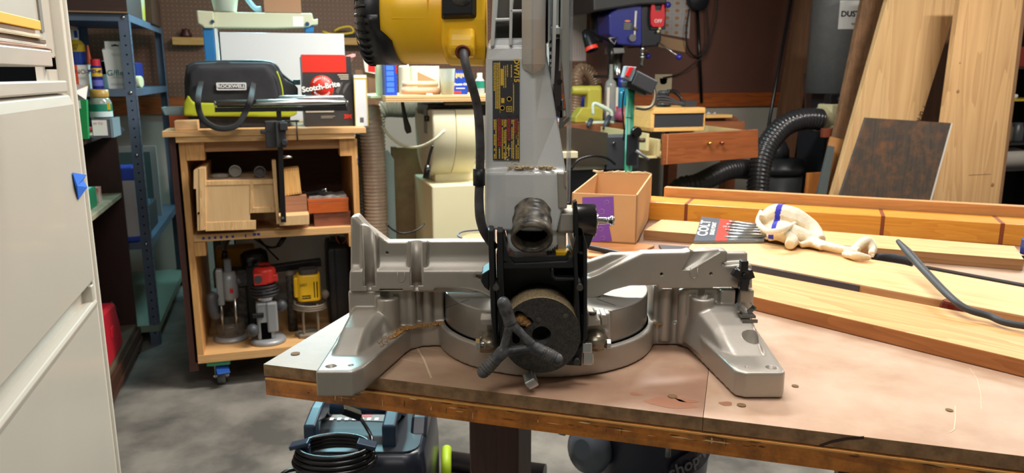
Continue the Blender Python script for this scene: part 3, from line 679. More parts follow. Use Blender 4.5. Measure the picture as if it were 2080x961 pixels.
part(bench, 'front_rail', m, [railm, mat('scar_pale', (224, 186, 126), .7), mat('scar_dark', (90, 52, 24), .7), mat('rail_lip', (214, 160, 92), .5)])
m = MB()
m.bb(bx0+.02, bx1, by0+.04, by0+byd-.02, ZB-t-.04, ZB-t-.002); part(bench, 'sub_top', m, plyd)
for x, y in ((965, 880), (1925, 1090)):
    pass
lm = wood('bench_leg_wood', (84, 56, 50), (62, 40, 38), 2, .5, 1, .3)
lp = B.v(1002, 900, by0+.12)
for x, yy_ in ((lp.x, 0), (lp.x+2.1, 0), (lp.x+.62, 1), (lp.x+2.1, 1)):
    for y in ((by0+.12, by0+byd-.15)[yy_],):
        part(bench, 'leg', MB().bb(x-.035, x+.035, y, y+.07, 0, ZB-t-.04), lm, bev=.003)
d = MB(); q = B.v(1707, 912, by0+.03) if False else B.v(1357, 918, by0+.02)
d.cyl((q.x, q.y, q.z-.006), (q.x, q.y, q.z+.02), .003); part(bench, 'bolt', d, steel)
# ------------------------------------------------------------------ things lying on the workbench
def dirfr(a, b, z):
    p, q = W.h(*a, z), W.h(*b, z); return Fr(math.degrees(math.atan2(q.y-p.y, q.x-p.x)))
def plank(name, label, poly, z1, z0, m, ea, eb, cat='board', group=None, bev=.0015):
    fr = dirfr(ea, eb, z1); P_ = [fr.h(x, y, z1) for x, y in poly]
    mb = MB().prism([(p.x, p.y) for p in P_], z0, z1, 'z')
    if isinstance(m, list):
        for i in range(2, len(mb.F)): mb.M[i] = 1
    return one(name, label, cat, mb, m, None, fr, group, bev=bev)
pineb = wood('reddish_pine_board', (226, 176, 116), (192, 132, 72), 0, .55, .8, .45)
pinec = wood('pale_pine_board', (236, 196, 142), (216, 168, 108), 0, .55, .6, .35)
pined = wood('sappy_pine_board', (232, 190, 132), (196, 146, 90), 0, .55, .9, .35)
Z1 = ZB+.0225
plank('pine_plank', 'reddish pine plank nearest the front, lying beside the right foot of the mitre saw', [(1440, 581), (1470, 512+28), (2600, 757), (2760, 890)], Z1, ZB+.0006, [pineb, wood('sawn_edge_red', (176, 112, 58), (140, 82, 38), 0, .6, 1, .3)], (1531, 604), (2080, 730))
Z2 = ZB+.0215
P2o = [(1398, 503), (1404, 495), (1480, 483), (1560, 493), (1800, 531), (2080, 583), (2420, 648), (2420, 702), (2080, 641), (1750, 578), (1521, 534), (1415, 512), (1401, 508)]
plank('pine_plank', 'wide pale pine plank with a rounded left end, lying under the cotton glove', P2o, Z2, ZB+.0006, [pinec, wood('sawn_edge_tan', (196, 146, 94), (166, 116, 68), 0, .6, 1, .3)], (1521, 534), (1900, 606), bev=.003)
fr = dirfr((1521, 534), (1750, 578), Z2); a, e = fr.h(1500, 534, Z2), fr.h(1748, 577, Z2); a.y = e.y
one('steel_bar', 'flat dark grey steel bar lying along the front edge of the pale plank', 'metal bar', MB().bb(a.x, e.x, a.y-.0056, a.y-.0022, ZB+.0006, ZB+.0195), mat('grey_bar', (84, 84, 88), .45, .5), None, fr, bev=.0004)
Z3 = ZB+.022
plank('pine_plank', 'light pine plank with a brown edge, lying against the long yellow beam', [(1310, 467), (1343, 446), (1560, 460), (2061, 500), (2080, 527), (1307, 467)], Z3, ZB+.0006, [pined, wood('sawn_edge_brown', (168, 124, 80), (132, 92, 56), 0, .6, 1, .4)], (1307, 467), (2080, 527))
# yellow beam with dark inlaid strips, and the board standing behind it
beam_m = wood('amber_beam', (226, 158, 54), (196, 120, 30), 0, .4, 1.3, .3, .25)
fz = ZB+.0006; a, e = W.h(1394, 452, fz), W.h(2035, 497, fz); fb = Fr(math.degrees(math.atan2(e.y-a.y, e.x-a.x)))
A_, E_ = fb.h(1394, 452, fz), fb.h(2035, 497, fz); zt_ = fb.v(1412, 416, A_.y).z
x0, x1 = fb.v(1240, 445, A_.y).x, A_.x+1.35
beam = T('inlaid_beam', 'long amber wooden beam with four dark inlaid strips across it', 'beam', (x0, A_.y, fz), fb)
part(beam, 'beam_body', MB().bb(x0, x1, A_.y, A_.y+.10, fz, zt_), beam_m, bev=.0015)
inl = wood('inlay_strip', (140, 70, 34), (110, 48, 22), 2, .45, 1, .3)
for px, py in ((1394, 416), (1588, 431), (1794, 440), (2037, 455)):
    q = fb.v(px, py, A_.y)
    part(beam, 'inlay', MB().bb(q.x-.004, q.x+.004, A_.y-.0006, A_.y+.1006, fz+.0002, zt_+.0006), inl)
q = fb.v(1353, 378, A_.y+.128)
one('rail_board', 'light oak board standing on edge behind the amber beam', 'board', MB().bb(q.x, x1+.1, A_.y+.102, A_.y+.128, fz, q.z), wood('oak_board', (206, 150, 92), (176, 118, 62), 0, .5, 1.4, .3), None, fb, bev=.001)
# black flat end poking out, wooden offcut tray and black cable behind the saw
plank('steel_bar', 'short dark steel bar end poking out behind the right fence', [(1338, 497), (1344, 506), (1440, 514), (1432, 503)], ZB+.005, ZB+.0006, mat('grey_bar', (84, 84, 88), .45, .5), (1338, 497), (1432, 503), 'metal bar', bev=.0003)
orb = wood('orange_offcut', (216, 152, 96), (188, 116, 62), 0, .6, 1, .3)
plank('plywood_offcut', 'thin orange plywood offcut under the cardboard box', [(1150, 498), (1190, 478), (1330, 498), (1318, 503), (1300, 520), (1196, 520)], ZB+.0055, ZB+.0006, orb, (1196, 520), (1300, 520), 'offcut')
plank('plywood_offcut', 'small light wood offcut at the far left corner of the bench', [(928, 487), (950, 474), (990, 474), (995, 487)], ZB+.006, ZB+.0006, orb, (928, 487), (995, 487), 'offcut')
cb2 = mat('black_cord', (32, 34, 38), .45)
a = [W.h(1196, 502, ZB+.014), W.h(1225, 508, ZB+.012), W.h(1262, 516, ZB+.011), W.h(1300, 524, ZB+.011)]
one('cable', 'black ribbed cable end leaving behind the saw towards the cardboard box', 'cable', MB().tube(a, .0055, 10, sub=4), cb2)
# open cardboard box with purple tape
bf = Fr(-15); cbm = mat('cardboard', (206, 160, 110), .75, var=.06, vs=10, bump=.1, bs=200); cbi = mat('cardboard_inside', (198, 156, 110), .8, var=.06, vs=10)
zbx = ZB+.0062; fr_c = bf.h(1292, 496, zbx); ztop = bf.v(1291, 397, fr_c.y).z; xr = fr_c.x; w = bf.v(1291, 397, fr_c.y).x-bf.v(1157, 400, fr_c.y).x
dy = bf.u(1325, 337, xr).y-fr_c.y; yy0 = fr_c.y; dy = min(dy, .36)
box = T('cardboard_box', 'open cardboard box with purple tape on its front, standing on the bench behind the saw', 'box', (xr-w/2, yy0+dy/2, zbx), bf)
tk = .004
d = MB(); d.bb(xr-w, xr, yy0, yy0+dy, zbx, zbx+tk)
d.bb(xr-w, xr, yy0, yy0+tk, zbx, ztop); d.bb(xr-w, xr, yy0+dy-tk, yy0+dy, zbx, ztop+.004)
d.bb(xr-tk, xr, yy0, yy0+dy, zbx, ztop+.002); d.bb(xr-w, xr-w+tk, yy0, yy0+dy, zbx, ztop)
part(box, 'carton', d, cbm, bev=.0008)
pur = mat('purple_tape', (124, 76, 168), .45); purl = mat('tape_print', (180, 140, 206), .5)
d = MB(); tp = [bf.v(x, y, yy0-.0006) for x, y in ((1183, 401), (1246, 399), (1248, 455), (1237, 458), (1243, 489), (1213, 495), (1183, 500))]
d.prism([(q.x, max(q.z, zbx+.001)) for q in tp], yy0-.0012, yy0-.0004)
for px, py, s_ in ((1232, 411, .005), (1222, 430, .006), (1220, 466, .005), (1224, 484, .005)):
    q = bf.v(px, py, yy0-.0014); o = [(q.x+s_*a_, q.y, q.z+s_*b_) for a_, b_ in ((-.8, -.8), (.8, -.6), (1, .6), (0, 1), (-.9, .5), (-.8, -.8))]; d.tube(o, .0005, 4, m=1)
part(box, 'tape', d, [pur, purl], label='purple printed tape')
q0 = bf.u(1180, 395, xr-w+tk+.0004) ; d = MB().bb(xr-w+tk, xr-w+tk+.0008, yy0+dy*.50, yy0+dy*.66, zbx+.02, ztop-.035); part(box, 'tape', d, pur, label='purple printed tape')
d = MB()
for k in range(14): d.box((xr-w*.55+rnd.uniform(-.07, .07), yy0+dy-.002, ztop+.005), (rnd.uniform(.008, .02), .006, .004), rotm(rnd.uniform(-.3, .3), rnd.uniform(-.3, .3), 0))
part(box, 'torn_edge', d, mat('torn_paper', (214, 190, 150), .9))
# sleeve of brad point drill bits
dz = Z3+.002; dfr = dirfr((1410, 492), (1560, 500), dz)
slv = T('drill_bit_pack', 'flat pack of brad point drill bits lying on the plank left of the glove', 'drill bit pack', dfr.h(1480, 470, dz), dfr)
P4 = [dfr.h(x, y, dz) for x, y in ((1409, 493), (1425, 443), (1556, 458), (1552, 492))]
def bil(s_, t_, e=0):
    a = P4[0].lerp(P4[3], s_); b_ = P4[1].lerp(P4[2], s_); q = a.lerp(b_, t_); return Vector((q.x, q.y, dz+e))
def quad(mb, s0, s1, t0, t1, e, m): mb.add([bil(s0, t0, e), bil(s1, t0, e), bil(s1, t1, e), bil(s0, t1, e)], [(0, 1, 2, 3)], m=m)
d = MB(); d.prism([(q.x, q.y) for q in (bil(0, 0), bil(1, 0), bil(1, 1), bil(0, 1))], dz-.001, dz+.003, 'z', m=2)
quad(d, 0, .30, 0, 1, .0036, 0); quad(d, .30, .47, 0, 1, .0036, 1)
up = (bil(.1, 0)-bil(.1, 1)); rr = (bil(0, .5)-bil(1, .5)); 
tx = (bil(.1, 1)-bil(.1, 0)).normalized(); uu = (bil(0, .5)-bil(1, .5)).normalized()
d.text('COLT', .030, bil(.10, .5, .0042), tx, uu, m=3, bold=.0006, wide=2.3, depth=.0002)
d.text('BRAD POINT', .0125, bil(.235, .5, .0042), tx, uu, m=3, bold=.0003, wide=2.0, depth=.0002)
d.text('5X', .012, bil(.40, .62, .0042), tx, uu, m=3, depth=.0002)
part(slv, 'sleeve', d, [mat('pack_grey', (74, 84, 96), .4), mat('pack_red', (206, 58, 46), .4), mat('pack_film', (120, 122, 124), .15, .3), mat('print_white', (236, 236, 232), .5)])
for k in range(6):
    t_ = .14+.145*k; a, e = bil(.42+.03*(k % 2), t_, .0045), bil(.97, t_, .0045)
    part(slv, 'drill_bit', MB().tube([a, a.lerp(e, .35), e], .0022+.0005*(k % 3), 8), chrome)
# cotton glove
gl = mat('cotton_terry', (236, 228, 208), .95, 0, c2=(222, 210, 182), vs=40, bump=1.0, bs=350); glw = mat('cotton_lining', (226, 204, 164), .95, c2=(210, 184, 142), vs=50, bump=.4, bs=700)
def WH(px, py, z): return W.h(px, py, z)
zg = Z2+.006
d = MB()
# the cuffed bag of cloth: a folded sheet with a raised rim, laid as overlapping soft lobes
def lobe(pts, rs, mb=d, n=12, fl=None): mb.tube(pts, rs, n, sub=5)
lobe([WH(1548, 448, zg+.035), WH(1575, 440, zg+.042), WH(1610, 450, zg+.034), WH(1645, 470, zg+.018), WH(1668, 488, zg+.010)], [.014, .027, .030, .024, .010])
lobe([WH(1556, 466, zg+.014), WH(1590, 470, zg+.02), WH(1630, 482, zg+.012), WH(1665, 492, zg+.006)], [.016, .022, .018, .008])
lobe([WH(1560, 483, zg+.008), WH(1582, 476, zg+.018), WH(1608, 488, zg+.010), WH(1604, 498, zg+.006)], [.008, .014, .013, .010])
lobe([WH(1640, 490, zg+.006), WH(1680, 500, zg+.006), WH(1715, 508, zg+.006), WH(1745, 513, zg+.006)], [.012, .009, .008, .010])
lobe([WH(1735, 508, zg+.008), WH(1752, 494, zg+.016), WH(1764, 492, zg+.015), WH(1772, 505, zg+.006), WH(1770, 516, zg+.003)], [.008, .010, .010, .008, .006])
lobe([WH(1625, 498, zg+.002), WH(1648, 494, zg+.007), WH(1670, 503, zg+.004)], [.006, .008, .006])
lobe([WH(1712, 516, zg+.001), WH(1740, 520, zg+.004), WH(1768, 524, zg+.001)], [.005, .009, .005])
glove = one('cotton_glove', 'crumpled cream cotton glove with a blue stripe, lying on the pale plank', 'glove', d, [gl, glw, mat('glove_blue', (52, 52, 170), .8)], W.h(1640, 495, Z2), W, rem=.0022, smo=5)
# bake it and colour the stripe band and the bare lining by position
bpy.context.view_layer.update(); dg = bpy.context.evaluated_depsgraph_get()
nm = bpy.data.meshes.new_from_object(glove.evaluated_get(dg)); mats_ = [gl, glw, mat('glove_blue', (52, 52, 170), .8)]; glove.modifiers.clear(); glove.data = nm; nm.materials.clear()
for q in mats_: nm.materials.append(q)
def toimg(p):
    z = p.z-H; c_ = p.y*math.cos(PITCH)-z*math.sin(PITCH); u_ = p.y*math.sin(PITCH)+z*math.cos(PITCH); return CX+F*p.x/c_, CY-F*u_/c_
pa, pb = W.h(1575, 458, zg+.03), W.h(1618, 425, zg+.03)
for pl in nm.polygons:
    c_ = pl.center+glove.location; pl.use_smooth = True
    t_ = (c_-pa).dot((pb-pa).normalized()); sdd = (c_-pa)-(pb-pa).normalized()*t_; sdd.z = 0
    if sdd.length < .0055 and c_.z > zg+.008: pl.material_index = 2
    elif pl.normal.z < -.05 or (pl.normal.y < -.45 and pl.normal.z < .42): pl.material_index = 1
# rim roll of the cuff
d = MB().tube([WH(1545, 430, zg+.030), WH(1540, 452, zg+.030), WH(1560, 470, zg+.030), WH(1590, 466, zg+.034), WH(1622, 450, zg+.036)], [.004, .0055, .006, .0055, .004], 10, sub=5)
d.tube([WH(1772, 520, zg), WH(1779, 505, zg+.006), WH(1772, 488, zg+.016), WH(1757, 483, zg+.019), WH(1740, 494, zg+.012)], .003, 8, sub=4)
o = part(glove, 'cuff_roll', d, gl); 
# black braided strap, black straightedge pair and the long rubber handle at the right
d = MB().tube([WH(1776, 524, ZB+.02), WH(1800, 523, ZB+.02), WH(1835, 528, ZB+.018), WH(1855, 533, ZB+.016)], .0085, 10, sub=4)
one('braided_strap', 'short black braided strap between the glove and the long black handle', 'strap', d, mat('braid_black', (36, 38, 44), .6, bump=1, bs=500))
sf = dirfr((1800, 531), (2080, 583), Z2)
a, e = sf.h(1870, 544, Z2), sf.h(2130, 592, Z2); a.y -= .004
d = MB().bb(a.x, e.x+.1, a.y+.006, a.y+.018, ZB+.0006, ZB+.0235); d.bb(a.x, e.x+.1, a.y+.022, a.y+.027, ZB+.0006, ZB+.022); d.bb(a.x, e.x+.1, a.y+.018, a.y+.022, ZB+.0006, ZB+.01)
one('straightedge', 'long dark metal straightedge lying behind the pale plank at the right', 'straightedge', d, mat('dark_rail', (60, 62, 66), .3, .7), None, sf, bev=.0006)
pts = [WH(1824, 490, ZB+.074), WH(1846, 514, ZB+.064), WH(1880, 552, ZB+.05), WH(1930, 603, ZB+.044), WH(1965, 628, ZB+.037), WH(2010, 642, ZB+.033), WH(2045, 656, ZB+.0315), WH(2120, 668, ZB+.0315)]
hd = one('rubber_handle', 'long curved black rubber tube rising over the pale plank at the right', 'tube', MB().tube(pts, [.0038, .0068, .0060, .0052, .0050, .0050, .0048, .0046], 14, sub=6), mat('rubber_grey', (50, 52, 56), .55, bump=.2, bs=400))
q = WH(1934, 625, ZB+.012); d = MB().lathe([(0, -.0115), (.014, -.0115), (.017, -.006), (.0175, 0), (.015, .008), (.0135, .010), (0, .0103)], q, (0, 0, 1), 10, sm=False)
kb = one('wooden_bobbin', 'small dark red turned wooden bobbin lying between the two front planks', 'wooden bobbin', d, mat('red_knob', (108, 40, 28), .2, coat=.5), q-Vector((0, 0, .0114)))
q2 = WH(1935, 613, ZB+.0225); part(kb, 'bobbin_face', MB().lathe([(0, 0), (.0128, 0), (.012, .0006), (0, .0006)], q+Vector((0, 0, .0103)), (0, 0, 1), 20), mat('knob_face', (176, 92, 62), .4))
q = WH(2078, 508, ZB+.02); cl = T('bar_clamp', 'dark blue clamp head at the right picture edge, past the end of the light plank', 'clamp', (q.x+.03, q.y, ZB), W)
d = MB().box((q.x+.022, q.y, ZB+.026), (.04, .03, .034)); part(cl, 'clamp_head', d, mat('clamp_blue', (40, 58, 120), .4), bev=.004)
d = MB().box((q.x+.02, q.y-.005, ZB+.0045), (.08, .018, .007)); part(cl, 'clamp_jaw', d, blackm, bev=.001)
q = WH(2072, 655, ZB+.01); wp = T('wire_hook', 'brown round post with a black wire at the right picture edge', 'post', (q.x+.02, q.y+.0, ZB+.0006), W)
part(wp, 'post', MB().cyl((q.x+.018, q.y+.03, ZB+.024), (q.x+.018, q.y+.03, ZB+.055), .017), mat('post_tan', (150, 110, 78), .7)) if False else part(wp, 'post', MB().cyl((q.x+.03, q.y+.0, ZB+.0006), (q.x+.03, q.y+.0, ZB+.045), .016), mat('post_tan', (150, 110, 78), .7))
part(wp, 'wire', MB().tube([(q.x-.002, q.y-.014, ZB+.026), (q.x+.02, q.y-.022, ZB+.030), (q.x+.05, q.y-.018, ZB+.030)], .0015, 6, sub=3), blackm)
# ------------------------------------------------------------------ under the workbench
def vac():
    q = W.h(1320, 985, 0); x, y = q.x, 1.95
    x0 = W.v(1215, 930, y).x; x1 = W.v(1482, 930, y).x; xc, hw = (x0+x1)/2, (x1-x0)/2
    v = T('shop_vacuum', 'dark navy drum vacuum standing on the floor under the bench', 'vacuum cleaner', (xc, y+.2, 0), W)
    navy = mat('navy_drum', (44, 48, 66), .35)
    d = MB().lathe([(0, .05), (hw*.86, .05), (hw*.9, .07), (hw*.97, .30), (hw, .46), (hw*1.02, .47), (hw*1.02, .50), (hw*.98, .52), (0, .52)], (xc, y+hw, 0), (0, 0, 1), 56)
    part(v, 'drum', d, navy)
    d = MB().lathe([(hw*.98, .52), (hw*.95, .58), (hw*.8, .63), (hw*.4, .65), (0, .65)], (xc, y+hw, 0), (0, 0, 1), 56); part(v, 'motor_lid', d, mat('lid_black', (32, 34, 40), .3))
    b_ = MB(); ce = Vector((xc, y+hw, 0)); zc = W.v(1415, 932, y+.02).z; a0 = math.asin(max(-1, min(1, (W.v(1415, 932, y+.03).x-xc)/hw)))
    R0 = hw*.985
    def cp(u_, z): a = a0+u_/R0; return ce+Vector((R0*1.012*math.sin(a), -R0*1.012*math.cos(a), z))
    el = [cp(.085*math.cos(t_), zc-.008+.036*math.sin(t_)+.03*math.cos(t_)*.4) for t_ in [2*PI*k/32 for k in range(32)]]
    b_.add(el+[cp(0, zc-.008)], [(k, (k+1) % 32, 32) for k in range(32)], m=0)
    t_ = MB(); t_.text('shop\u00b7vac', .055, (0, 0, 0), bold=.0012)
    n0 = len(b_.V); ca, sa = math.cos(.3), math.sin(.3)
    for vv in t_.V: u_, z_ = vv.x*ca-vv.z*sa, vv.x*sa+vv.z*ca; q_ = cp(u_*.95, zc-.008+z_); b_.V.append(ce+(q_-ce).normalized()*1+Vector((0, 0, 0)) if False else Vector((ce.x+(q_.x-ce.x)*1.006, ce.y+(q_.y-ce.y)*1.006, q_.z)))
    for f_ in t_.F: b_.F.append([n0+i for i in f_]); b_.M.append(1); b_.S.append(False)
    part(v, 'badge', b_, [mat('badge_blue', (22, 24, 44), .4), mat('badge_grey', (120, 120, 130), .5)], label='dark oval badge with grey lettering')
    lx = W.v(1150, 905, y+.03); d = MB()
    d.prism([(lx.x-.035, lx.z+.05), (lx.x+.005, lx.z+.055), (lx.x+.025, lx.z+.03), (lx.x+.018, lx.z-.01), (lx.x+.008, lx.z-.04), (lx.x-.012, lx.z-.035), (lx.x-.03, lx.z-.01)], y+hw-.02, y+hw+.02)
    d.box((lx.x+.05, y+hw, lx.z+.02), (.08, .03, .05)); part(v, 'latch', d, mat('latch_grey', (96, 104, 118), .35), bev=.004)
    d = MB().lathe([(.06, -.03), (.075, 0), (.07, .02), (.03, .04)], (x0-.01, y+hw*.6, lx.z-.05), (-.6, -.6, .2), 32); part(v, 'hose_port', d, mat('latch_grey', (96, 104, 118), .35))
    for a in range(4): part(v, 'caster', MB().ball((xc+hw*.7*math.cos(a*PI/2+.7), y+hw+hw*.7*math.sin(a*PI/2+.7), .026), .026), blackm)
vac()
def extractor():
    y = 1.70; z1 = .40
    P_ = lambda px, py, yy=y: W.v(px, py, yy)
    x0, x1 = P_(588, 940).x, P_(866, 940).x
    e_ = T('dust_extractor', 'black dust extractor with coiled cord and blue-black handle, on the floor under the bench', 'dust extractor', ((x0+x1)/2, y+.2, 0), W)
    navy = mat('extractor_black', (26, 30, 42), .3)
    zt = W.h(700, 925, .34).z; 
    zt = .345
    d = MB(); rs = []
    for z, gx, gy in ((.03, .0, .0), (.26, 0, 0), (.31, -.004, -.004), (zt-.006, -.012, -.02), (zt, -.02, -.03)):
        rs.append([Vector((x+(x0+x1)/2, yy+y+.17, z)) for x, yy in ropt((x1-x0)+gx*2, .36+gy*2, .05, 5)])
    d.loft(rs, True, True); part(e_, 'body', d, navy, bev=.003)
    d = MB().prism([(x, yy) for x, yy in [((x0+x1)/2+a, y+.17+b_) for a, b_ in ropt((x1-x0)*.86, .30, .04, 5)]], zt, zt+.004, 'z')
    part(e_, 'top_deck', d, mat('deck_grey', (48, 52, 58), .3))
    # handle: two cheeks and a grip
    hs = mat('handle_blue_black', (30, 44, 62), .28)
    ya = y+.13; zz = .475
    gl_, gr_ = W.v(672, 832, ya), W.v(812, 848, ya)
    zz = gl_.z
    xa, xb = W.v(636, 880, ya).x, W.v(790, 880, ya).x
    part(e_, 'grip', MB().cyl((W.v(668, 834, ya).x, ya+.02, zz-.006), (W.v(800, 838, ya).x, ya+.02, zz-.006), .016, n=20), hs)
    for cxp, wd in ((646, .03), (800, .034)):
        cx0 = W.v(cxp, 850, ya).x
        d = MB().prism([(ya-.09, zt-.01), (ya-.05, zt-.01), (ya-.045, zt+.05), (ya+.01, zz-.03), (ya+.05, zz-.03), (ya+.10, zt-.01), (ya+.15, zt-.01), (ya+.09, zz-.01), (ya+.05, zz+.012), (ya-.01, zz+.010), (ya-.085, zt+.06)], cx0-wd/2, cx0+wd/2, 'x')
        part(e_, 'handle_arm', d, hs, bev=.005)
    xr_ = W.v(850, 870, ya).x; d = MB().prism([(ya-.02, .2), (ya+.2, .2), (ya+.2, zt+.02), (ya+.12, zz-.02), (ya+.02, zz-.03), (ya-.02, zt)], xr_-.02, xr_+.022, 'x'); part(e_, 'side_fin', d, navy, bev=.008)
    # cord hooks and coil
    c0 = W.h(683, 905, zt+.05); d = MB()
    for k in range(4): d.tube([(c0.x+(.082+.004*k)*math.cos(t_), c0.y-.02+(.058+.004*k)*math.sin(t_), zt+.058-.011*k) for t_ in [2*PI*j/36 for j in range(37)]], .006, 8)
    co = part(e_, 'coiled_cord', d, blackm)
    for sx in (-1, 1):
        d = MB().box((c0.x+sx*.068, c0.y-.02, zt+.03), (.022, .02, .06)); d.box((c0.x+sx*.078, c0.y-.025, zt+.066), (.045, .03, .010), rotm(0, sx*.25, 0)); part(e_, 'cord_hook', d, hs, bev=.002)
    p_ = W.v(715, 872, y+.10); part(e_, 'plug', MB().box((p_.x, p_.y, zt+.07), (.05, .03, .018), rotm(0, .5, .3)).tube([(p_.x+.02, p_.y, zt+.06), (p_.x+.05, p_.y-.02, zt+.02), (p_.x+.06, p_.y-.05, zt+.008)], .005, 8, sub=3), blackm, bev=.002)
    d = MB().prism([(x, yy) for x, yy in ((p_.x-.10, p_.y+.10), (p_.x+.10, p_.y+.08), (p_.x+.10, p_.y+.16), (p_.x-.10, p_.y+.17))], zt+.004, zt+.006, 'z')
    d.bb(p_.x-.03, p_.x+.03, p_.y+.11, p_.y+.15, zt+.006, zt+.0066, m=1)
    for k in range(7): d.bb(p_.x-.08+.02*k, p_.x-.07+.02*k, p_.y+.09, p_.y+.104, zt+.006, zt+.0066, m=2)
    part(e_, 'sticker', d, [mat('sticker_grey', (120, 122, 120), .5), mat('sticker_red', (176, 84, 80), .5), mat('print_white', (236, 236, 232), .5)], label='grey sticker with a red patch')
    q = W.v(580, 950, y); part(e_, 'cable', MB().tube([(x0+.02, y+.03, .30), (x0-.02, y, .30), (x0-.032, y-.01, .25), (x0-.015, y-.01, .18), (x0+.02, y, .15)], .005, 8, sub=5), blackm)
    return x1
xe = extractor()
q = W.v(882, 950, 1.8)
one('hose', 'lime green hose curving down beside the dust extractor', 'hose', MB().tube([(q.x+.012, 2.03, .195), (q.x+.014, 1.99, .19), (q.x+.016, 1.96, .17), (q.x+.014, 1.95, .10), (q.x+.026, 2.0, .016), (q.x+.02, 2.1, .016)], .014, 14, sub=5), mat('lime_hose', (176, 206, 40), .5))
tb = mat('pipe_dark', (52, 48, 50), .3, .4)
for i, (px, py, z_, ln) in enumerate(((915, 938, .03, .5),)):
    p = W.h(965, 938, .05)
    one('steel_tube', 'dark round tube lying on the floor behind the bench leg', 'pipe', MB().cyl((p.x-.10, p.y+.05, .0305), (p.x+.22, p.y-.04, .0305), .03, n=24).cyl((p.x-.101, p.y+.05, .0305), (p.x-.10, p.y+.05, .0305), .024, n=24), tb)
    one('wooden_block', 'worn reddish wood block lying on the floor at the foot of the bench leg', 'wood block', MB().box((p.x+.10, p.y-.15, .0355), (.20, .12, .07), rotm(0, 0, -.4)), walnut, bev=.004)
# ------------------------------------------------------------------ filing cabinet, its face runs along the room's depth
cream = mat('cabinet_enamel', (192, 185, 172), .38, 0, var=.03, vs=2, coat=.15)
cream2 = mat('cabinet_trim', (214, 208, 194), .35)
UC = -.3637
def C(px, py, U=UC): return R.u(px, py, U)
cab = T('filing_cabinet', 'tall cream metal filing cabinet filling the left edge of the picture', 'filing cabinet', (UC-.25, 1.15, 0), R)
VE = 1.664; VN = .62
d = MB(); d.bb(UC-.46, UC-.012, VN, VE, .02, 1.7); part(cab, 'body', d, cream, bev=.002)
d = MB(); d.bb(UC-.03, UC+.004, VE-.030, VE, .02, 1.7); d.bb(UC-.03, UC+.009, VE-.010, VE, .02, 1.7); part(cab, 'corner_post', d, cream2, bev=.002)
vi = VE-.033
za = C(185, 572).z; zb = C(195, 595).z; z2 = C(135, 190).z
# drawers: rolled top edge with a finger recess under it
def drawer(z0, z1, nm='drawer'):
    pr = [(UC-.03, z0), (UC+.002, z0), (UC+.006, z0+.004), (UC+.006, z1-.045), (UC+.001, z1-.030), (UC-.014, z1-.026), (UC-.016, z1-.012), (UC+.006, z1-.008), (UC+.008, z1-.003), (UC+.004, z1), (UC-.03, z1)]
    d = MB().loft([[Vector((u, VN, z)) for u, z in pr], [Vector((u, vi, z)) for u, z in pr]], True, False)
    return part(cab, nm, d, cream, bev=.0012)
zr = C(185, 572).z
pr = lambda L, m=cream, nm='drawer': part(cab, nm, MB().loft([[Vector((UC+u, VN, z)) for u, z in L], [Vector((UC+u, vi, z)) for u, z in L]], True, False), m, bev=.0015)
pr([(-.03, zr+.002), (.002, zr+.002), (.007, zr+.006), (.007, z2-.02), (.002, z2-.004), (-.006, z2), (-.03, z2)])
pr([(-.03, zr-.038), (-.020, zr-.038), (-.020, zr-.004), (-.03, zr-.004)], mat('recess_enamel', (206, 196, 182), .4), 'recess')
pr([(-.03, .40), (.007, .40), (.007, zr-.05), (.009, zr-.040), (.006, zr-.034), (-.018, zr-.034), (-.03, zr-.034)])
pr([(-.03, .03), (.007, .03), (.007, .385), (.009, .395), (.006, .398), (-.03, .398)])
d = MB().bb(UC-.024, UC+.006, vi-.022, vi-.002, zr-.040, zr-.003); part(cab, 'recess_end', d, cream, bev=.002)
# upper shelf compartment with the flipper door
z3 = C(60, 165).z; d = MB(); d.bb(UC-.02, UC+.0045, VN, VE-.05, z2+.002, z3); part(cab, 'rail', d, cream, bev=.003)
z4 = C(60, 150).z; z5 = C(60, 134).z; z6 = C(0, 95).z
d = MB(); d.bb(UC-.2, UC-.012, VN, C(88, 152).x*0+R.u(88, 150, UC).y, z3, z5); d.bb(UC-.2, UC-.011, VN, R.u(88, 150, UC).y, z3, z5); part(cab, 'slot_shadow', d, dark)  # black block; its colour stands for the shadow under the pulled-out shelf
US2 = UC+.10; z5 = C(60, 134, US2).z; z6 = C(0, 95, US2).z; ve_ = R.u(107, 125, US2).y
d = MB(); d.bb(UC-.01, US2-.006, VN, ve_, z5, z6-.006); d.bb(US2-.006, US2, VN, ve_, z5, z6+.002); part(cab, 'pullout_shelf', d, cream, bev=.0015)
d = MB(); a = R.u(98, 60, UC).y; d.bb(UC-.013, UC-.009, a-.004, a+.014, z6+.045, 1.6); part(cab, 'door_slot', d, mat('slot_shade', (120, 112, 100), .7))
d = MB(); a = R.u(104, 115, UC).y; d.bb(UC-.012, UC+.004, a+.001, a+.010, z5+.000, z6+.004); part(cab, 'shelf_runner', d, dark)
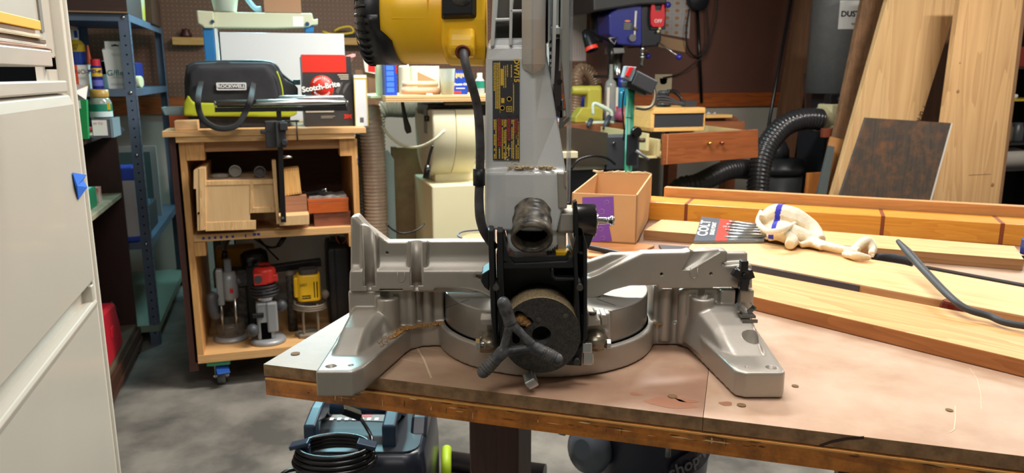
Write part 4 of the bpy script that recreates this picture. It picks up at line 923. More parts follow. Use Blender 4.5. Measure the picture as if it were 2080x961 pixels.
# papers on the pulled-out shelf
zs = z6-.006
yb = mat('yellow_folder', (236, 178, 44), .6)
d = MB(); 
pv = R.u(80, 85, US2-.02).y
k0 = 0; zz = zs
cols = [((196, 170, 130), 'paper_tan'), ((226, 214, 190), 'paper_cream'), ((150, 120, 96), 'paper_brown'), ((216, 170, 150), 'paper_pink'), ((232, 226, 212), 'paper_white'), ((120, 96, 76), 'paper_dark')]
for i in range(9):
    c_, nm = cols[i % 6]; h = .0024+.0012*(i % 3); a = pv+.03-.010*i+rnd.uniform(-.008, .01)
    one('paper_folder', ['lowest tan folder of the stack on the cabinet shelf', 'cream folder second from the bottom of the stack on the cabinet shelf', 'brown folder third from the bottom of the stack on the cabinet shelf', 'pink-edged folder low in the stack on the cabinet shelf', 'white folder in the middle of the stack on the cabinet shelf', 'dark brown folder above the white one on the cabinet shelf', 'tan folder third from the top of the paper stack on the cabinet shelf', 'cream folder second from the top of the paper stack on the cabinet shelf', 'brown folder right under the yellow one on the cabinet shelf'][i], 'folder',
        MB().box((UC+.048+rnd.uniform(-.002, .002), a-.16, zz+h/2+.0002), (.085, .32, h-.0004), rotm(0, 0, rnd.uniform(-.01, .01))), mat(nm, c_, .8, c2=tuple(int(x*.8) for x in c_), vs=30, vstr=(1, 1, 40)), None, R, 'folders on the cabinet shelf'); zz += h
zy = C(30, 42).z
one('paper_folder', 'thick yellow folder on top of the paper stack on the cabinet shelf', 'folder', MB().box((UC+.048, R.u(64, 50, US2-.02).y-.16, zz+.0065), (.085, .32, .012)), yb, None, R, 'folders on the cabinet shelf', bev=.001)
d = MB(); q = [C(x, y) for x, y in ((136, 351), (160, 356), (158, 366), (162, 381), (148, 406), (140, 378))]
d.loft([[Vector((UC+.0085+.002*(k % 2), p.y, p.z)) for k, p in enumerate(q)], [Vector((UC+.0095+.004*(k % 2), p.y, p.z)) for k, p in enumerate(q)]], True, False)
one('painters_tape', 'torn piece of blue tape stuck on the cream cabinet drawer', 'tape', d, mat('blue_tape', (38, 104, 208), .6), None, R)

# ------------------------------------------------------------------ steel shelving with its goods
sb = mat('shelf_steel', (92, 106, 126), .45, .2, var=.15, vs=8)
US, VS = -.575, 3.78
sh = T('steel_shelving', 'tall blue-grey slotted steel shelving unit at the left wall', 'shelving unit', (US-.2, VS+.5, 0), R)
def post(u, v, su, sv):
    d = MB(); w_ = .042
    ph = R.v(268, 28, 3.78).z-.001
    d.bb(u, u+su*w_, v, v+sv*.003, 0, ph); d.bb(u, u+su*.003, v, v+sv*w_, 0, ph)
    for k in range(int((ph-.08)/.04)):
        z = .06+k*.04
        d.cyl((u+su*w_*.5, v-sv*.0004, z), (u+su*w_*.5, v+sv*.0002, z), .004, n=8, m=1, sm=False)
        d.cyl((u-su*.0004, v+sv*w_*.5, z), (u+su*.0002, v+sv*w_*.5, z), .004, n=8, m=1, sm=False)
    return part(sh, 'upright', d, [sb, dark])
VE2 = 4.9; UW = -1.0
post(US, VS, -1, 1); post(US, VE2, -1, -1); post(UW, VS, 1, 1); post(UW, VE2, 1, -1)
ztop = R.v(268, 28, VS).z; zm = R.v(200, 181, VS).z; zl = .50
for z in (ztop, zm, zl, .10):
    d = MB(); d.bb(UW, US, VS, VE2, z-.004, z); d.bb(UW, US, VS-.001, VS+.002, z-.032, z); d.bb(US-.002, US+.001, VS, VE2, z-.032, z)
    part(sh, 'shelf', d, sb if z > .3 else mat('shelf_green', (120, 136, 120), .6))
for z in (ztop-.016, zm-.016, zl-.01, .9):
    for u, v in ((US-.021, VS-.002),): part(sh, 'bolt', MB().lathe([(.008, 0), (.007, .004), (.003, .006), (0, .006)], (u, v, z), (0, -1, 0), 10), chrome)
part(sh, 'brace', MB().box((US-.25, VS+.01, .85), (.5, .003, .02), rotm(0, -.75, 0)), sb)
# things on the shelving
def RV(px, py, v): return R.v(px, py, v)
def onshelf(z): return z+.0006
zt_ = onshelf(ztop); d = MB(); u1 = RV(262, 40, VS).x
bxm = wood('dark_box_wood', (62, 40, 34), (46, 30, 26), 0, .6, 1, .3)
d.bb(UW+.02, u1, VS-.02, VS+.4, zt_, zt_+.16); d.bb(UW+.02, u1, VS-.021, VS-.0205, zt_, zt_+.006, m=1)
one('wooden_crate', 'dark brown wooden crate on top of the steel shelving', 'crate', d, [bxm, mat('chipped_edge', (150, 116, 84), .8)], None, R, bev=.002)
jb = T('parts_jar', 'clear bag of yellow bits on top of the steel shelving, right of the crate', 'bag', (US-.03, VS+.5, zt_), R)
d = MB(); d.prism([(-.07+US, zt_), (US-.015, zt_), (US-.01, zt_+.12), (US-.06, zt_+.15)], VS+.43, VS+.62); part(jb, 'bag', d, mat('bag_yellow', (200, 180, 40), .3, c2=(190, 180, 170), vs=14), bev=.01)
d = MB().bb(US-.004, US+.012, VS+.65, VS+1.0, zt_, zt_+.14)
one('wooden_board', 'reddish brown board edge on top of the steel shelving behind the yellow bag', 'board', d, walnut, None, R)
zs_ = onshelf(zm)
def can(nm, label, cat, px0, px1, pyb, pyt, v, z, prof, mats, group=None, ms=None, n=28):
    """prof: list of (radius fraction, height fraction, material index)"""
    a, b_ = RV(px0, pyb, v), RV(px1, pyb, v); r = (b_.x-a.x)/2; c_ = (a.x+b_.x)/2; h = RV(px0, pyt, v-r).z-z
    mb = MB()
    for (r0, h0, m0), (r1, h1, m1) in zip(prof, prof[1:]): mb.lathe([(r*r0, h*h0), (r*r1, h*h1)], (c_, v, z), (0, 0, 1), n, m=m0, cap=False)
    mb.lathe([(r*prof[0][0], h*prof[0][1]), (0, h*prof[0][1])], (c_, v, z), (0, 0, 1), n, m=prof[0][2], cap=False)
    mb.lathe([(r*prof[-1][0], h*prof[-1][1]), (0, h*prof[-1][1])], (c_, v, z), (0, 0, 1), n, m=prof[-2][2], cap=False)
    return mb, (c_, v, r, h)
vf = VS+.05
navy = mat('can_blue', (28, 60, 150), .3); can_y = mat('can_yellow', (222, 182, 40), .35)
# small red-white carton first, duster can standing behind it
d = MB(); a, b_ = RV(145, 172, vf), RV(183, 172, vf); zc = RV(160, 132, vf).z; d.bb(a.x, b_.x, vf, vf+.05, zs_, zc, m=1); m0 = (a.x+(b_.x-a.x)*.42)
d.bb(a.x+.012, m0, vf-.0006, vf, zs_, zc, m=0); d.bb(m0+.02, b_.x-.001, vf-.0006, vf, zs_+.002, zs_+.018, m=2)
d.text('NO-P', .028, ((m0+b_.x)/2, vf-.0004, zc-.03), (1, 0, 0), (0, 0, 1), m=3)
one('carton', 'small orange and white carton under the yellow and blue spray can', 'box', d, [mat('carton_orange', (220, 84, 44), .5), white, can_y, mat('print_maroon', (110, 40, 60), .5)], None, R)
d, (c_, v_, r_, h_) = can('', '', '', 143, 181, 180, 58, vf+.16, zs_, [(1, 0, 1), (1, .62, 1), (1.02, .62, 0), (1.02, .74, 0), (.75, .80, 0), (.45, .82, 2), (.5, .84, 2), (.55, .98, 2), (.4, 1, 2)], None)
d.box((c_+r_*.35, v_-r_*.5, zs_+h_*.91), (.012, .01, .03), m=1)
d.text('DUST', .018, (c_, v_-r_*1.03, zs_+h_*.71), m=3); d.text('OFF', .018, (c_, v_-r_*1.03, zs_+h_*.655), m=3)
sc_ = one('spray_can', 'yellow and blue duster spray can with a white nozzle cap', 'spray can', d, [can_y, navy, white, blackm], (c_, v_, zs_), R)
d, (c_, v_, r_, h_) = can('', '', '', 188, 211, 181, 120, vf-.010, zs_, [(1, 0, 0), (1, .75, 0), (.9, .77, 0), (.88, .78, 1), (.84, 1, 1)], None)
d.lathe([(r_*1.005, h_*.42), (r_*1.005, h_*.70)], (c_, v_, zs_), (0, 0, 1), 28, m=2, cap=False)
d.text('WD-40', .019, (c_, v_-r_*1.02, zs_+h_*.585), m=0, bold=.0008); d.lathe([(r_*1.004, h_*.1), (r_*1.004, h_*.3)], (c_, v_, zs_), (0, 0, 1), 28, m=3, cap=False)
one('spray_can', 'blue spray can with a yellow band and a red cap', 'spray can', d, [mat('can_navy', (34, 34, 120), .3), mat('cap_red', (196, 40, 56), .4), can_y, mat('can_lilac', (104, 108, 190), .4)], (c_, v_, zs_), R)
d, (c_, v_, r_, h_) = can('', '', '', 181, 194, 180, 92, vf+.14, zs_, [(1, 0, 0), (1, .55, 0), (.9, .56, 1), (.3, .98, 1), (.3, 1, 1)], None)
one('glue_bottle', 'white glue bottle with an orange spout behind the blue spray can', 'bottle', d, [white, mat('spout_orange', (222, 96, 60), .4)], (c_, v_, zs_), R)
d, (c_, v_, r_, h_) = can('', '', '', 211, 224, 181, 122, vf+.085, zs_, [(1, 0, 0), (1, .45, 0), (1.0, .5, 1), (1, .62, 1), (.95, .95, 0), (.6, 1, 0)], None)
one('jar', 'pale grey plastic bottle with a dark band between the spray can and the white box', 'bottle', d, [mat('bottle_pale', (176, 186, 186), .35), dark], (c_, v_, zs_), R)
d = MB(); a, b_ = RV(222, 181, vf-.01), RV(271, 181, vf-.01); zc = RV(240, 101, vf-.01).z; zc2 = RV(240, 84, vf-.01).z
sx = (b_.x-a.x); d.prism([(a.x, zs_), (b_.x-.004, zs_), (b_.x-.010, zc), (a.x-.012, zc)], vf-.01, vf+.03, m=0); d.prism([(a.x-.002, zc), (b_.x-.012, zc), (b_.x-.012, zc2), (a.x-.002, zc2)], vf+.002, vf+.006, m=0)
d.box((a.x+sx*.4, vf+.0015, (zc+zc2)/2), (.03, .0006, .006), m=1); d.box((a.x+sx*.4, vf+.0015, (zc+zc2)/2+.003), (.010, .0006, .006), m=1)
d.text('G/flex', .034, (a.x+sx*.40, vf-.0106, zs_+(zc-zs_)*.40), m=2, bold=.0006)
for k, (f_, w_) in enumerate(((.88, .5), (.84, .4), (.30, .6), (.27, .7), (.12, .8), (.09, .8))): d.bb(a.x+sx*(.45-w_*.45), a.x+sx*(.45+w_*.35), vf-.0104, vf-.0102, zs_+(zc-zs_)*f_, zs_+(zc-zs_)*f_+.003, m=3)
one('carton', 'tall white hang-tab carton with teal lettering beside the steel upright', 'box', d, [mat('carton_white', (204, 208, 206), .5), blackm, mat('print_teal', (60, 120, 124), .5), mat('print_grey', (160, 164, 164), .5)], None, R, bev=.0006)
d = MB(); a = RV(210, 110, vf+.12); b_ = RV(262, 110, vf+.12); d.bb(a.x, b_.x, vf+.12, vf+.2, zs_, RV(240, 98, vf+.12).z)
one('carton', 'brown-grey carton behind the white hang-tab carton', 'box', d, mat('carton_taupe', (150, 132, 122), .7, var=.2, vs=20), None, R)
d = MB().lathe([(.016, 0), (.012, .02), (.006, .19), (.004, .2), (0, .2)], (RV(252, 80, vf+.25).x, vf+.25, zs_), (0, 0, 1), 14)
one('caulk_nozzle', 'tall translucent nozzle standing behind the white hang-tab carton', 'nozzle', d, mat('nozzle_grey', (170, 172, 172), .4), None, R)
d = MB().cyl((US-.12, VS+.5, zs_+.045), (US-.03, VS+.42, zs_+.045), .024).cyl((US-.12, VS+.45, zs_+.0245), (US-.02, VS+.33, zs_+.0245), .024)
q = RV(308, 170, VS+.35)
one('cream_roll', 'pale cream roll lying on the middle shelf behind the steel upright', 'roll', MB().cyl((US-.16, VS+.34, zs_+.028), (US-.016, VS+.30, zs_+.028), .028), mat('roll_cream', (206, 196, 156), .6), None, R, bev=.004)
one('storage_bin', 'dark blue box on the middle shelf behind the cream roll', 'box', MB().bb(US-.3, US-.05, VS+.42, VS+.62, zs_, zs_+.12), mat('bin_blue', (26, 44, 120), .5), None, R, bev=.004)
zl_ = zl+.0006
d = MB(); q = RV(290, 440, VS+.05); a, b_ = RV(270, 400, VS+.02), RV(300, 400, VS+.02)
bg = T('paper_sack', 'white sack with a blue top and blue foot behind the steel upright', 'sack', ((a.x+b_.x)/2-.02, VS+.1, zl_), R)
z0_, z1_ = RV(280, 460, VS+.02).z, RV(280, 340, VS+.02).z
d.bb(a.x-.08, US-.045, VS+.01, VS+.14, zl_, z1_); part(bg, 'sack', d, mat('sack_white', (184, 178, 178), .6), bev=.01)
part(bg, 'blue_foot', MB().bb(a.x-.081, US-.044, VS+.008, VS+.142, zl_, zl_+.03), mat('sack_blue', (44, 72, 176), .5), bev=.008, label='blue foot band')
d = MB(); d.bb(a.x-.081, US-.044, VS+.008, VS+.142, z1_-.06, z1_+.002); part(bg, 'blue_top', d, mat('sack_blue', (44, 72, 176), .5), bev=.008, label='blue top band')
one('work_glove', 'light blue glove lying on a dark box on the low steel shelf', 'glove', MB().tube([(US-.12, VS+.30, zl_+.154), (US-.07, VS+.27, zl_+.156), (US-.03, VS+.24, zl_+.152)], [.012, .02, .014], 10, sub=4), mat('glove_light_blue', (90, 150, 196), .6), None, R)
one('storage_bin', 'dark box on the low steel shelf under the light blue glove', 'box', MB().bb(US-.22, US-.03, VS+.2, VS+.5, zl_, zl_+.13), mat('bin_dark', (40, 40, 40), .6), None, R, bev=.004)
one('frame_board', 'pale grey framed panel standing on the low steel shelf at the back', 'panel', MB().bb(US-.25, US-.04, VS+.72, VS+.74, zl_, zl_+.38).bb(US-.22, US-.07, VS+.715, VS+.72, zl_+.03, zl_+.35, m=1), [mat('frame_grey', (150, 150, 146), .5), mat('frame_teal', (70, 92, 92), .5)], None, R)

# ------------------------------------------------------------------ dark bookcase in front of the shelving
UB, VB0, VB1 = -.66, 3.0, 3.74
zt_b = R.u(210, 268, UB).z; 
bc = T('bookcase', 'old dark walnut bookcase with an open front, behind the cream cabinet', 'bookcase', (UB-.15, 3.3, 0), R)
wl = wood('bookcase_walnut', (96, 58, 34), (60, 34, 22), 2, .45, 1, .4); wdk = wood('bookcase_dark', (58, 34, 28), (40, 24, 20), 2, .5, 1, .3)
topm = mat('bookcase_top', (176, 166, 136), .5, c2=(140, 128, 104), vs=12)
part(bc, 'side', MB().bb(UB-.30, UB, VB0-.006, VB0+.022, .03, zt_b), wl, bev=.003)
part(bc, 'side', MB().bb(UB-.30, UB, VB1-.022, VB1, .03, zt_b), wdk, bev=.003)
part(bc, 'back', MB().bb(UB-.31, UB-.30, VB0, VB1, .05, zt_b), wdk)
part(bc, 'top', MB().bb(UB-.31, UB+.004, VB0-.01, VB1+.004, zt_b-.022, zt_b-.002), wdk, bev=.003)
part(bc, 'top_lining', MB().bb(UB-.30, UB-.012, VB0, VB1-.01, zt_b-.002, zt_b), topm)
zsh = R.u(232, 405, UB).z
part(bc, 'shelf', MB().bb(UB-.30, UB-.004, VB0+.022, VB1-.022, zsh-.02, zsh), topm, bev=.002)
zfl = .13
part(bc, 'shelf', MB().bb(UB-.30, UB-.002, VB0+.022, VB1-.022, zfl-.02, zfl), mat('bookcase_floor', (104, 88, 70), .6, var=.3, vs=9), bev=.002)
part(bc, 'plinth', MB().bb(UB-.02, UB+.012, VB0-.01, VB1+.006, .035, zfl-.02).bb(UB-.02, UB+.018, VB0-.016, VB1+.01, .035, .06), walnut, bev=.004)
for v in (VB0-.008, VB1-.08): part(bc, 'foot', MB().prism([(v, .036), (v+.09, .036), (v+.07, .015), (v+.06, 0), (v+.02, 0), (v, .012)], UB-.03, UB+.010, 'x'), walnut, bev=.004)
zb0 = zt_b+.0006; zs1 = zsh+.0006; zf1 = zfl+.0006
gr = mat('box_green', (26, 140, 74), .5); pur2 = mat('box_purple', (140, 70, 170), .5)
d = MB(); V0 = R.u(170, 250, UB-.05).y; u_ = UB-.09
d = MB(); a, b_ = RV(143, 255, 3.08), RV(181, 255, 3.08); za_ = RV(160, 203, 3.08).z; zc_ = RV(160, 168, 3.08).z
d.prism([(a.x-.04, zb0), (b_.x-.008, zb0), (b_.x, za_), (a.x-.04, za_)], 3.08, 3.108, m=0)
d.prism([(a.x-.02, za_-.03), (b_.x-.02, za_-.03), (b_.x-.02, za_-.002), (a.x-.02, za_-.002)], 3.0785, 3.08, m=3); d.prism([(a.x-.02, za_-.02), (b_.x-.035, za_-.028), (b_.x-.035, za_-.004), (a.x-.02, za_-.004)], 3.078, 3.0785, m=2)
d.prism([(a.x-.01, zb0+.03), (a.x+.03, zb0+.03), (a.x+.03, zb0+.07), (a.x-.01, zb0+.07)], 3.0775, 3.08, m=4)
d.add([(a.x-.04, 3.08, za_), (b_.x, 3.08, za_), (b_.x+.004, 3.12, zc_-.01), (a.x-.04, 3.12, zc_)], [(0, 1, 2, 3)], m=1)
d.add([(b_.x, 3.08, za_), (b_.x-.035, 3.07, za_+.030), (b_.x+.006, 3.10, zc_-.012)], [(0, 1, 2)], m=5)
one('carton', 'green carton with a white label and an open grey flap on the bookcase top', 'box', d, [gr, mat('carton_grey', (150, 142, 136), .7), pur2, white, mat('print_brown', (90, 70, 60), .6), white], None, R)
d = MB(); a, b_ = RV(187, 262, 3.12), RV(232, 262, 3.12); z1_ = RV(200, 242, 3.12).z
d.bb(a.x, b_.x-.01, 3.12, 3.26, zb0, z1_); d.bb(b_.x-.012, b_.x-.003, 3.119, 3.262, zb0, z1_+.001, m=2); d.bb(a.x+.002, a.x+.05, 3.119, 3.12, zb0+.008, z1_-.004, m=1); d.text('50 TO', .012, (a.x+.022, 3.1187, z1_-.016), m=3); 
one('carton', 'flat grey box with a red and white label under the glass jar', 'box', d, [mat('carton_slate', (88, 86, 96), .5), white, mat('carton_film', (120, 140, 150), .2), mat('print_red', (210, 70, 70), .5)], None, R, bev=.001)
zj = z1_+.0008; jr = R.v(207, 240, 3.19); r_ = .038
jr_ = T('glass_jar', 'glass jar with a tan lid and a green label on the bookcase top', 'jar', (jr.x, 3.19, zj), R)
hj = RV(205, 183, 3.16).z-zj
part(jr_, 'jar', MB().lathe([(r_*.9, 0), (r_, .005), (r_, hj*.55), (r_*.85, hj*.68), (r_*.78, hj*.72), (0, hj*.72)], (jr.x, 3.19, zj), (0, 0, 1), 32), mat('jar_glass', (150, 160, 150), .1, trans=.3))
part(jr_, 'label_band', MB().lathe([(r_*1.01, hj*.05), (r_*1.01, hj*.24)], (jr.x, 3.19, zj), (0, 0, 1), 32, m=1, cap=False).lathe([(r_*1.01, hj*.24), (r_*1.01, hj*.5)], (jr.x, 3.19, zj), (0, 0, 1), 32, m=0, cap=False).box((jr.x+r_*.8, 3.19-r_*.66, zj+hj*.42), (.012, .004, .026), m=2), [mat('label_green', (24, 116, 92), .4), mat('label_ice', (186, 204, 204), .4), can_y])
part(jr_, 'lid', MB().lathe([(r_*.8, hj*.74), (r_*.82, hj*.76), (r_*.82, hj), (r_*.75, hj*1.01), (0, hj*1.01)], (jr.x, 3.19, zj), (0, 0, 1), 32), mat('lid_tan', (164, 132, 62), .4))
q = RV(250, 250, 3.42); one('pink_scraper', 'dusky pink plastic handle lying on the bookcase top beside the jar', 'scraper', MB().tube([(UB-.10, 3.42, zb0+.012), (UB-.05, 3.41, zb0+.013), (UB-.012, 3.405, zb0+.012)], [.010, .012, .009], 12, sub=4), mat('handle_pink', (180, 70, 84), .4), None, R)
# on the middle shelf
d = MB(); u0, u1 = UB-.14, UB-.03
def SV(px, py, u=UB-.04): return R.u(px, py, u).y
one('carton', 'small green box on the middle shelf of the bookcase', 'box', MB().bb(UB-.16, UB-.035, 3.24, 3.38, zs1, zs1+.075).bb(UB-.15, UB-.045, 3.25, 3.37, zs1+.075, zs1+.0756, m=1), [mat('box_dark_green', (18, 118, 76), .5), mat('paper_blue', (120, 190, 204), .6)], None, R, bev=.001)
one('tape_roll', 'low black tin with a red lid at the front of the bookcase shelf', 'tin', MB().lathe([(.036, 0), (.036, .024), (0, .024)], (UB-.05, 3.10, zs1), (0, 0, 1), 28, m=0).lathe([(.030, .024), (.030, .032), (.026, .034), (0, .034)], (UB-.05, 3.10, zs1), (0, 0, 1), 28, m=1), [black, red], None, R)
one('carton', 'pale torn carton behind the green box on the bookcase shelf', 'box', MB().bb(UB-.2, UB-.12, 3.12, 3.2, zs1, zs1+.12), mat('carton_pale', (170, 176, 176), .6, c2=(150, 70, 60), vs=15), None, R)
one('carton', 'small white and red carton right of the green box on the bookcase shelf', 'box', MB().bb(UB-.12, UB-.04, 3.44, 3.5, zs1, zs1+.06), mat('carton_scraps', (196, 190, 180), .6, c2=(170, 80, 60), vs=25), None, R)
# on the bottom shelf
rc = T('tool_case', 'red plastic tool case standing in the bottom of the bookcase', 'tool case', (UB-.06, 3.22, zf1), R)
part(rc, 'case', MB().prism([(3.12, zf1), (3.44, zf1), (3.42, zf1+.10), (3.36, zf1+.21), (3.12, zf1+.23)], UB-.13, UB-.008, 'x'), mat('case_red', (196, 30, 48), .35), bev=.012)
part(rc, 'latch', MB().bb(UB-.008, UB-.003, 3.22, 3.27, zf1+.10, zf1+.14), mat('case_red', (196, 30, 48), .35), bev=.002)
dr = T('cordless_tool', 'black cylindrical tool standing behind the red case in the bookcase', 'tool', (UB-.2, 3.42, zf1), R)
part(dr, 'body', MB().lathe([(.04, 0), (.04, .1), (.032, .14), (.030, .30), (.034, .31), (.034, .34), (.02, .36), (0, .36)], (UB-.19, 3.36, zf1), (0, 0, 1), 24), black)
part(dr, 'chuck', MB().lathe([(.015, .36), (.015, .38), (0, .38)], (UB-.19, 3.36, zf1), (0, 0, 1), 16), steel)
one('cable', 'black ribbed cable hanging over the back of the red tool case', 'cable', MB().tube([(UB-.05, 3.47, zf1+.18), (UB-.03, 3.49, zf1+.12), (UB-.05, 3.5, zf1+.05), (UB-.05, 3.56, zf1+.018), (UB-.06, 3.64, zf1+.018)], .010, 8, sub=6), black, None, R)

# ------------------------------------------------------------------ wooden cart on casters
VC = 3.15; VCB = 3.70; u0, u1 = -.350, .318; ZT = RV(530, 262, VC).z
cart = T('tool_cart', 'open plywood shop cart on casters with a doubled top', 'cart', (0, VC+.27, 0), R)
zc0 = .115; t_ = .02
pinv = wood('cart_side_wood', (212, 160, 98), (176, 122, 66), 2, .55, 1, .35); plyc = wood('cart_ply', (220, 174, 118), (190, 142, 88), 0, .6, .9, .3)
part(cart, 'side_panel', MB().bb(u0, u0+.024, VC, VCB, zc0, ZT-.046), pinv, bev=.001)
part(cart, 'side_panel', MB().bb(u1-.024, u1, VC, VCB, zc0, ZT-.046), pinv, bev=.001)
part(cart, 'top_board', MB().bb(u0-.05, u1+.034, VC-.03, VCB+.02, ZT-.022, ZT), plyc, bev=.001)
part(cart, 'top_board', MB().bb(u0-.006, u1-.01, VC-.024, VCB, ZT-.044, ZT-.0225), plyc, bev=.001)
part(cart, 'apron', MB().bb(u0+.024, u1-.024, VC+.02, VC+.04, ZT-.085, ZT-.046), plyd)
zm_ = RV(530, 470, VC).z
for a, e in ((u0+.024, u0+.09), (u1-.07, u1-.024)):
    part(cart, 'corner_block', MB().bb(a, e, VC-.002, VC+.07, ZT-.115, ZT-.046), pinv, bev=.001); 
part(cart, 'corner_block', MB().bb(u0+.024, u0+.065, VC-.002, VC+.07, zm_-.035-.05, zm_-.03), pinv, bev=.001); part(cart, 'corner_block', MB().bb(u1-.05, u1-.024, VC-.002, VC+.07, zm_-.035-.05, zm_-.03), pinv, bev=.001)
part(cart, 'shelf', MB().bb(u0+.024, u1-.024, VC, VCB, zm_-.028, zm_), plyc, bev=.001)
part(cart, 'bottom', MB().bb(u0, u1, VC-.002, VCB, zc0-.002, zc0+.032), plyc, bev=.001)
part(cart, 'back_panel', MB().bb(u0+.024, u1-.024, VCB-.01, VCB, zm_, ZT-.046), wood('cart_back', (96, 64, 44), (70, 46, 34), 0, .7, .8, .3))
d = MB(); ds = [RV(x, 467-(x-415)*.045, VC-.0006) for x in (412, 424, 436, 448, 460, 472)]
for q in ds: d.bb(q.x-.005, q.x+.004, VC-.001, VC-.0001, zm_-.020, zm_-.010)
q = RV(498, 462, VC); d.bb(q.x-.003, q.x+.002, VC-.001, VC-.0001, zm_-.022, zm_-.008); 
for x in (516, 524): q = RV(x, 462, VC); d.bb(q.x-.006, q.x+.006, VC-.001, VC-.0001, zm_-.016, zm_-.006)
part(cart, 'ink_marks', d, mat('ink_blue', (40, 60, 140), .6))
d = MB(); q = RV(718, 290, VC+.02)
for z in (ZT-.06, ZT-.12, ZT-.135): d.box((u1+.0005, VC+.02, z), (.001, .05, .012), rotm(.4, 0, 0))
part(cart, 'tape_strips', d, mat('blue_tape', (38, 104, 208), .6))
gb = mat('green_block', (70, 160, 110), .7)
for u, v in ((u0+.08, VC+.05), (u1-.08, VC+.05), (u0+.08, VCB-.08), (u1-.08, VCB-.08)):
    part(cart, 'caster_pad', MB().bb(u-.05, u+.04, v-.04, v+.05, zc0-.022, zc0-.003), gb if v < 3.4 and u < 0 else pinv, bev=.002)
    ct = part(cart, 'caster', MB().bb(u-.035, u+.035, v-.03, v+.03, zc0-.026, zc0-.0225).prism([(v-.02, zc0-.026), (v+.03, zc0-.026), (v+.012, .025), (v-.006, .025)], u-.024, u-.020, 'x').prism([(v-.02, zc0-.026), (v+.03, zc0-.026), (v+.012, .025), (v-.006, .025)], u+.020, u+.024, 'x'), steel)
    part(ct, 'caster_wheel', MB().cyl((u-.015, v, .0362), (u+.015, v, .0362), .036, n=28), mat('wheel_grey', (96, 96, 92), .5), root=cart, bev=.003)
    part(ct, 'axle_nut', MB().cyl((u-.03, v, .036), (u+.03, v, .036), .009, n=6, sm=False), chrome, root=cart)
    part(ct, 'brake_pedal', MB().box((u+.01, v-.045, .074), (.05, .05, .008), rotm(.35, 0, .2)), mat('pedal_blue', (30, 74, 150), .4), root=cart, bev=.002)
a = RV(340, 500, VC+.1)
one('side_board', 'dark red-brown board leaning upright against the left side of the cart', 'board', MB().bb(u0-.034, u0-.012, VC+.02, VCB-.05, 0.1, ZT-.024).bb(u0-.036, u0-.001, VC+.02, VC+.05, .075, .11), wood('maroon_board', (92, 52, 44), (66, 36, 32), 2, .5, 1, .3), None, R)
# ------------------------------------------------------------------ things on the cart top
zc_ = ZT+.0006
fab = mat('bag_fabric', (46, 46, 50), .85, 0, c2=(34, 34, 38), vs=8, bump=.5, bs=350); lime = mat('bag_lime', (168, 178, 36), .7, bump=.3, bs=350)
bag = T('tool_bag', 'black and lime fabric tool bag on the cart top', 'tool bag', (RV(480, 200, 3.3).x, 3.38, zc_), R)
v0, v1 = 3.24, 3.56
def xzr(pts, v): return [(q.x, q.z) for q in (R.v(x, y, v) for x, y in pts)]
body = [(374, 212), (372, 165), (376, 136), (392, 128), (440, 125), (540, 126), (556, 130), (568, 146), (580, 162), (596, 170), (606, 178), (606, 200), (600, 228), (374, 228)]
d = MB().prism(xzr(body, v0), v0+.02, v1, 'y'); d.prism(xzr([(380, 210), (384, 150), (400, 136), (540, 134), (560, 160), (572, 215)], v0), v0, v0+.06, 'y')
b_ = part(bag, 'body', d, fab); finish(b_, rem=.008, smo=4)
d = MB(); d.prism(xzr([(373, 236), (373, 210), (382, 192), (392, 208), (570, 214), (604, 214), (603, 232), (590, 238)], v0-.004), v0-.006, v1+.004, 'y'); o = part(bag, 'base', d, lime); finish(o, rem=.006, smo=2)
d = MB(); q = [RV(x, y, v0+.002) for x, y in ((376, 240), (590, 240))]; d.bb(q[0].x+.01, q[1].x, v0+.01, v1-.01, zc_, R.v(400, 232, v0).z); part(bag, 'bottom', d, fab, bev=.006)
d = MB().tube([Vector((q.x, v0-.003, q.z)) for q in (RV(x, y, v0) for x, y in ((562, 145), (568, 160), (573, 180), (575, 200)))], .003, 8, sub=4); part(bag, 'piping', d, lime, label='lime green piping')
d = MB().tube([Vector((q.x, v0+.05, q.z)) for q in (RV(x, y, v0) for x, y in ((376, 136), (400, 127), (470, 124), (550, 127), (572, 150), (592, 166), (606, 170)))], .005, 8, sub=4); part(bag, 'zip_band', d, mat('zip_dark', (34, 44, 50), .4))
d = MB(); q = RV(603, 167, v0+.03); d.box((q.x, v0+.04, q.z), (.028, .02, .022)); part(bag, 'zip_end', d, mat('zip_teal', (60, 86, 92), .4), bev=.003)
d = MB(); q0, q1 = RV(439, 169, v0-.005), RV(501, 182, v0-.005); cx1, cz1 = (q0.x+q1.x)/2, (q0.z+q1.z)/2; w_, h_ = (q1.x-q0.x), (q0.z-q1.z)
d.prism([(cx1+x, cz1+z) for x, z in ropt(w_, h_+.004, .004)], v0-.008, v0-.002, m=0); d.prism([(cx1+x, cz1+z) for x, z in ropt(w_*.9, h_*.72, .003)], v0-.0086, v0-.0079, m=1)
d.text('ROCKWELL', .0165, (cx1, v0-.0092, cz1), m=0, wide=1.18, bold=.0007)
part(bag, 'badge', d, [mat('badge_white', (214, 214, 212), .4), mat('badge_dark', (52, 52, 54), .4)], label='white oval brand badge')
st = mat('webbing', (48, 50, 52), .8, bump=.4, bs=600)
vv = v0-.010
for pts in ([(408, 165), (410, 195), (412, 220), (422, 240), (445, 254), (470, 255), (488, 246), (502, 222), (512, 196), (515, 168)],):
    d = MB().tube([Vector((q.x, (vv if y < 185 else 3.060), q.z)) for (x, y), q in ((p, RV(p[0], p[1], vv)) for p in pts)], .011, 8, sub=5, flat=(.14, (0, 1, 0))); part(bag, 'carry_strap', d, st)
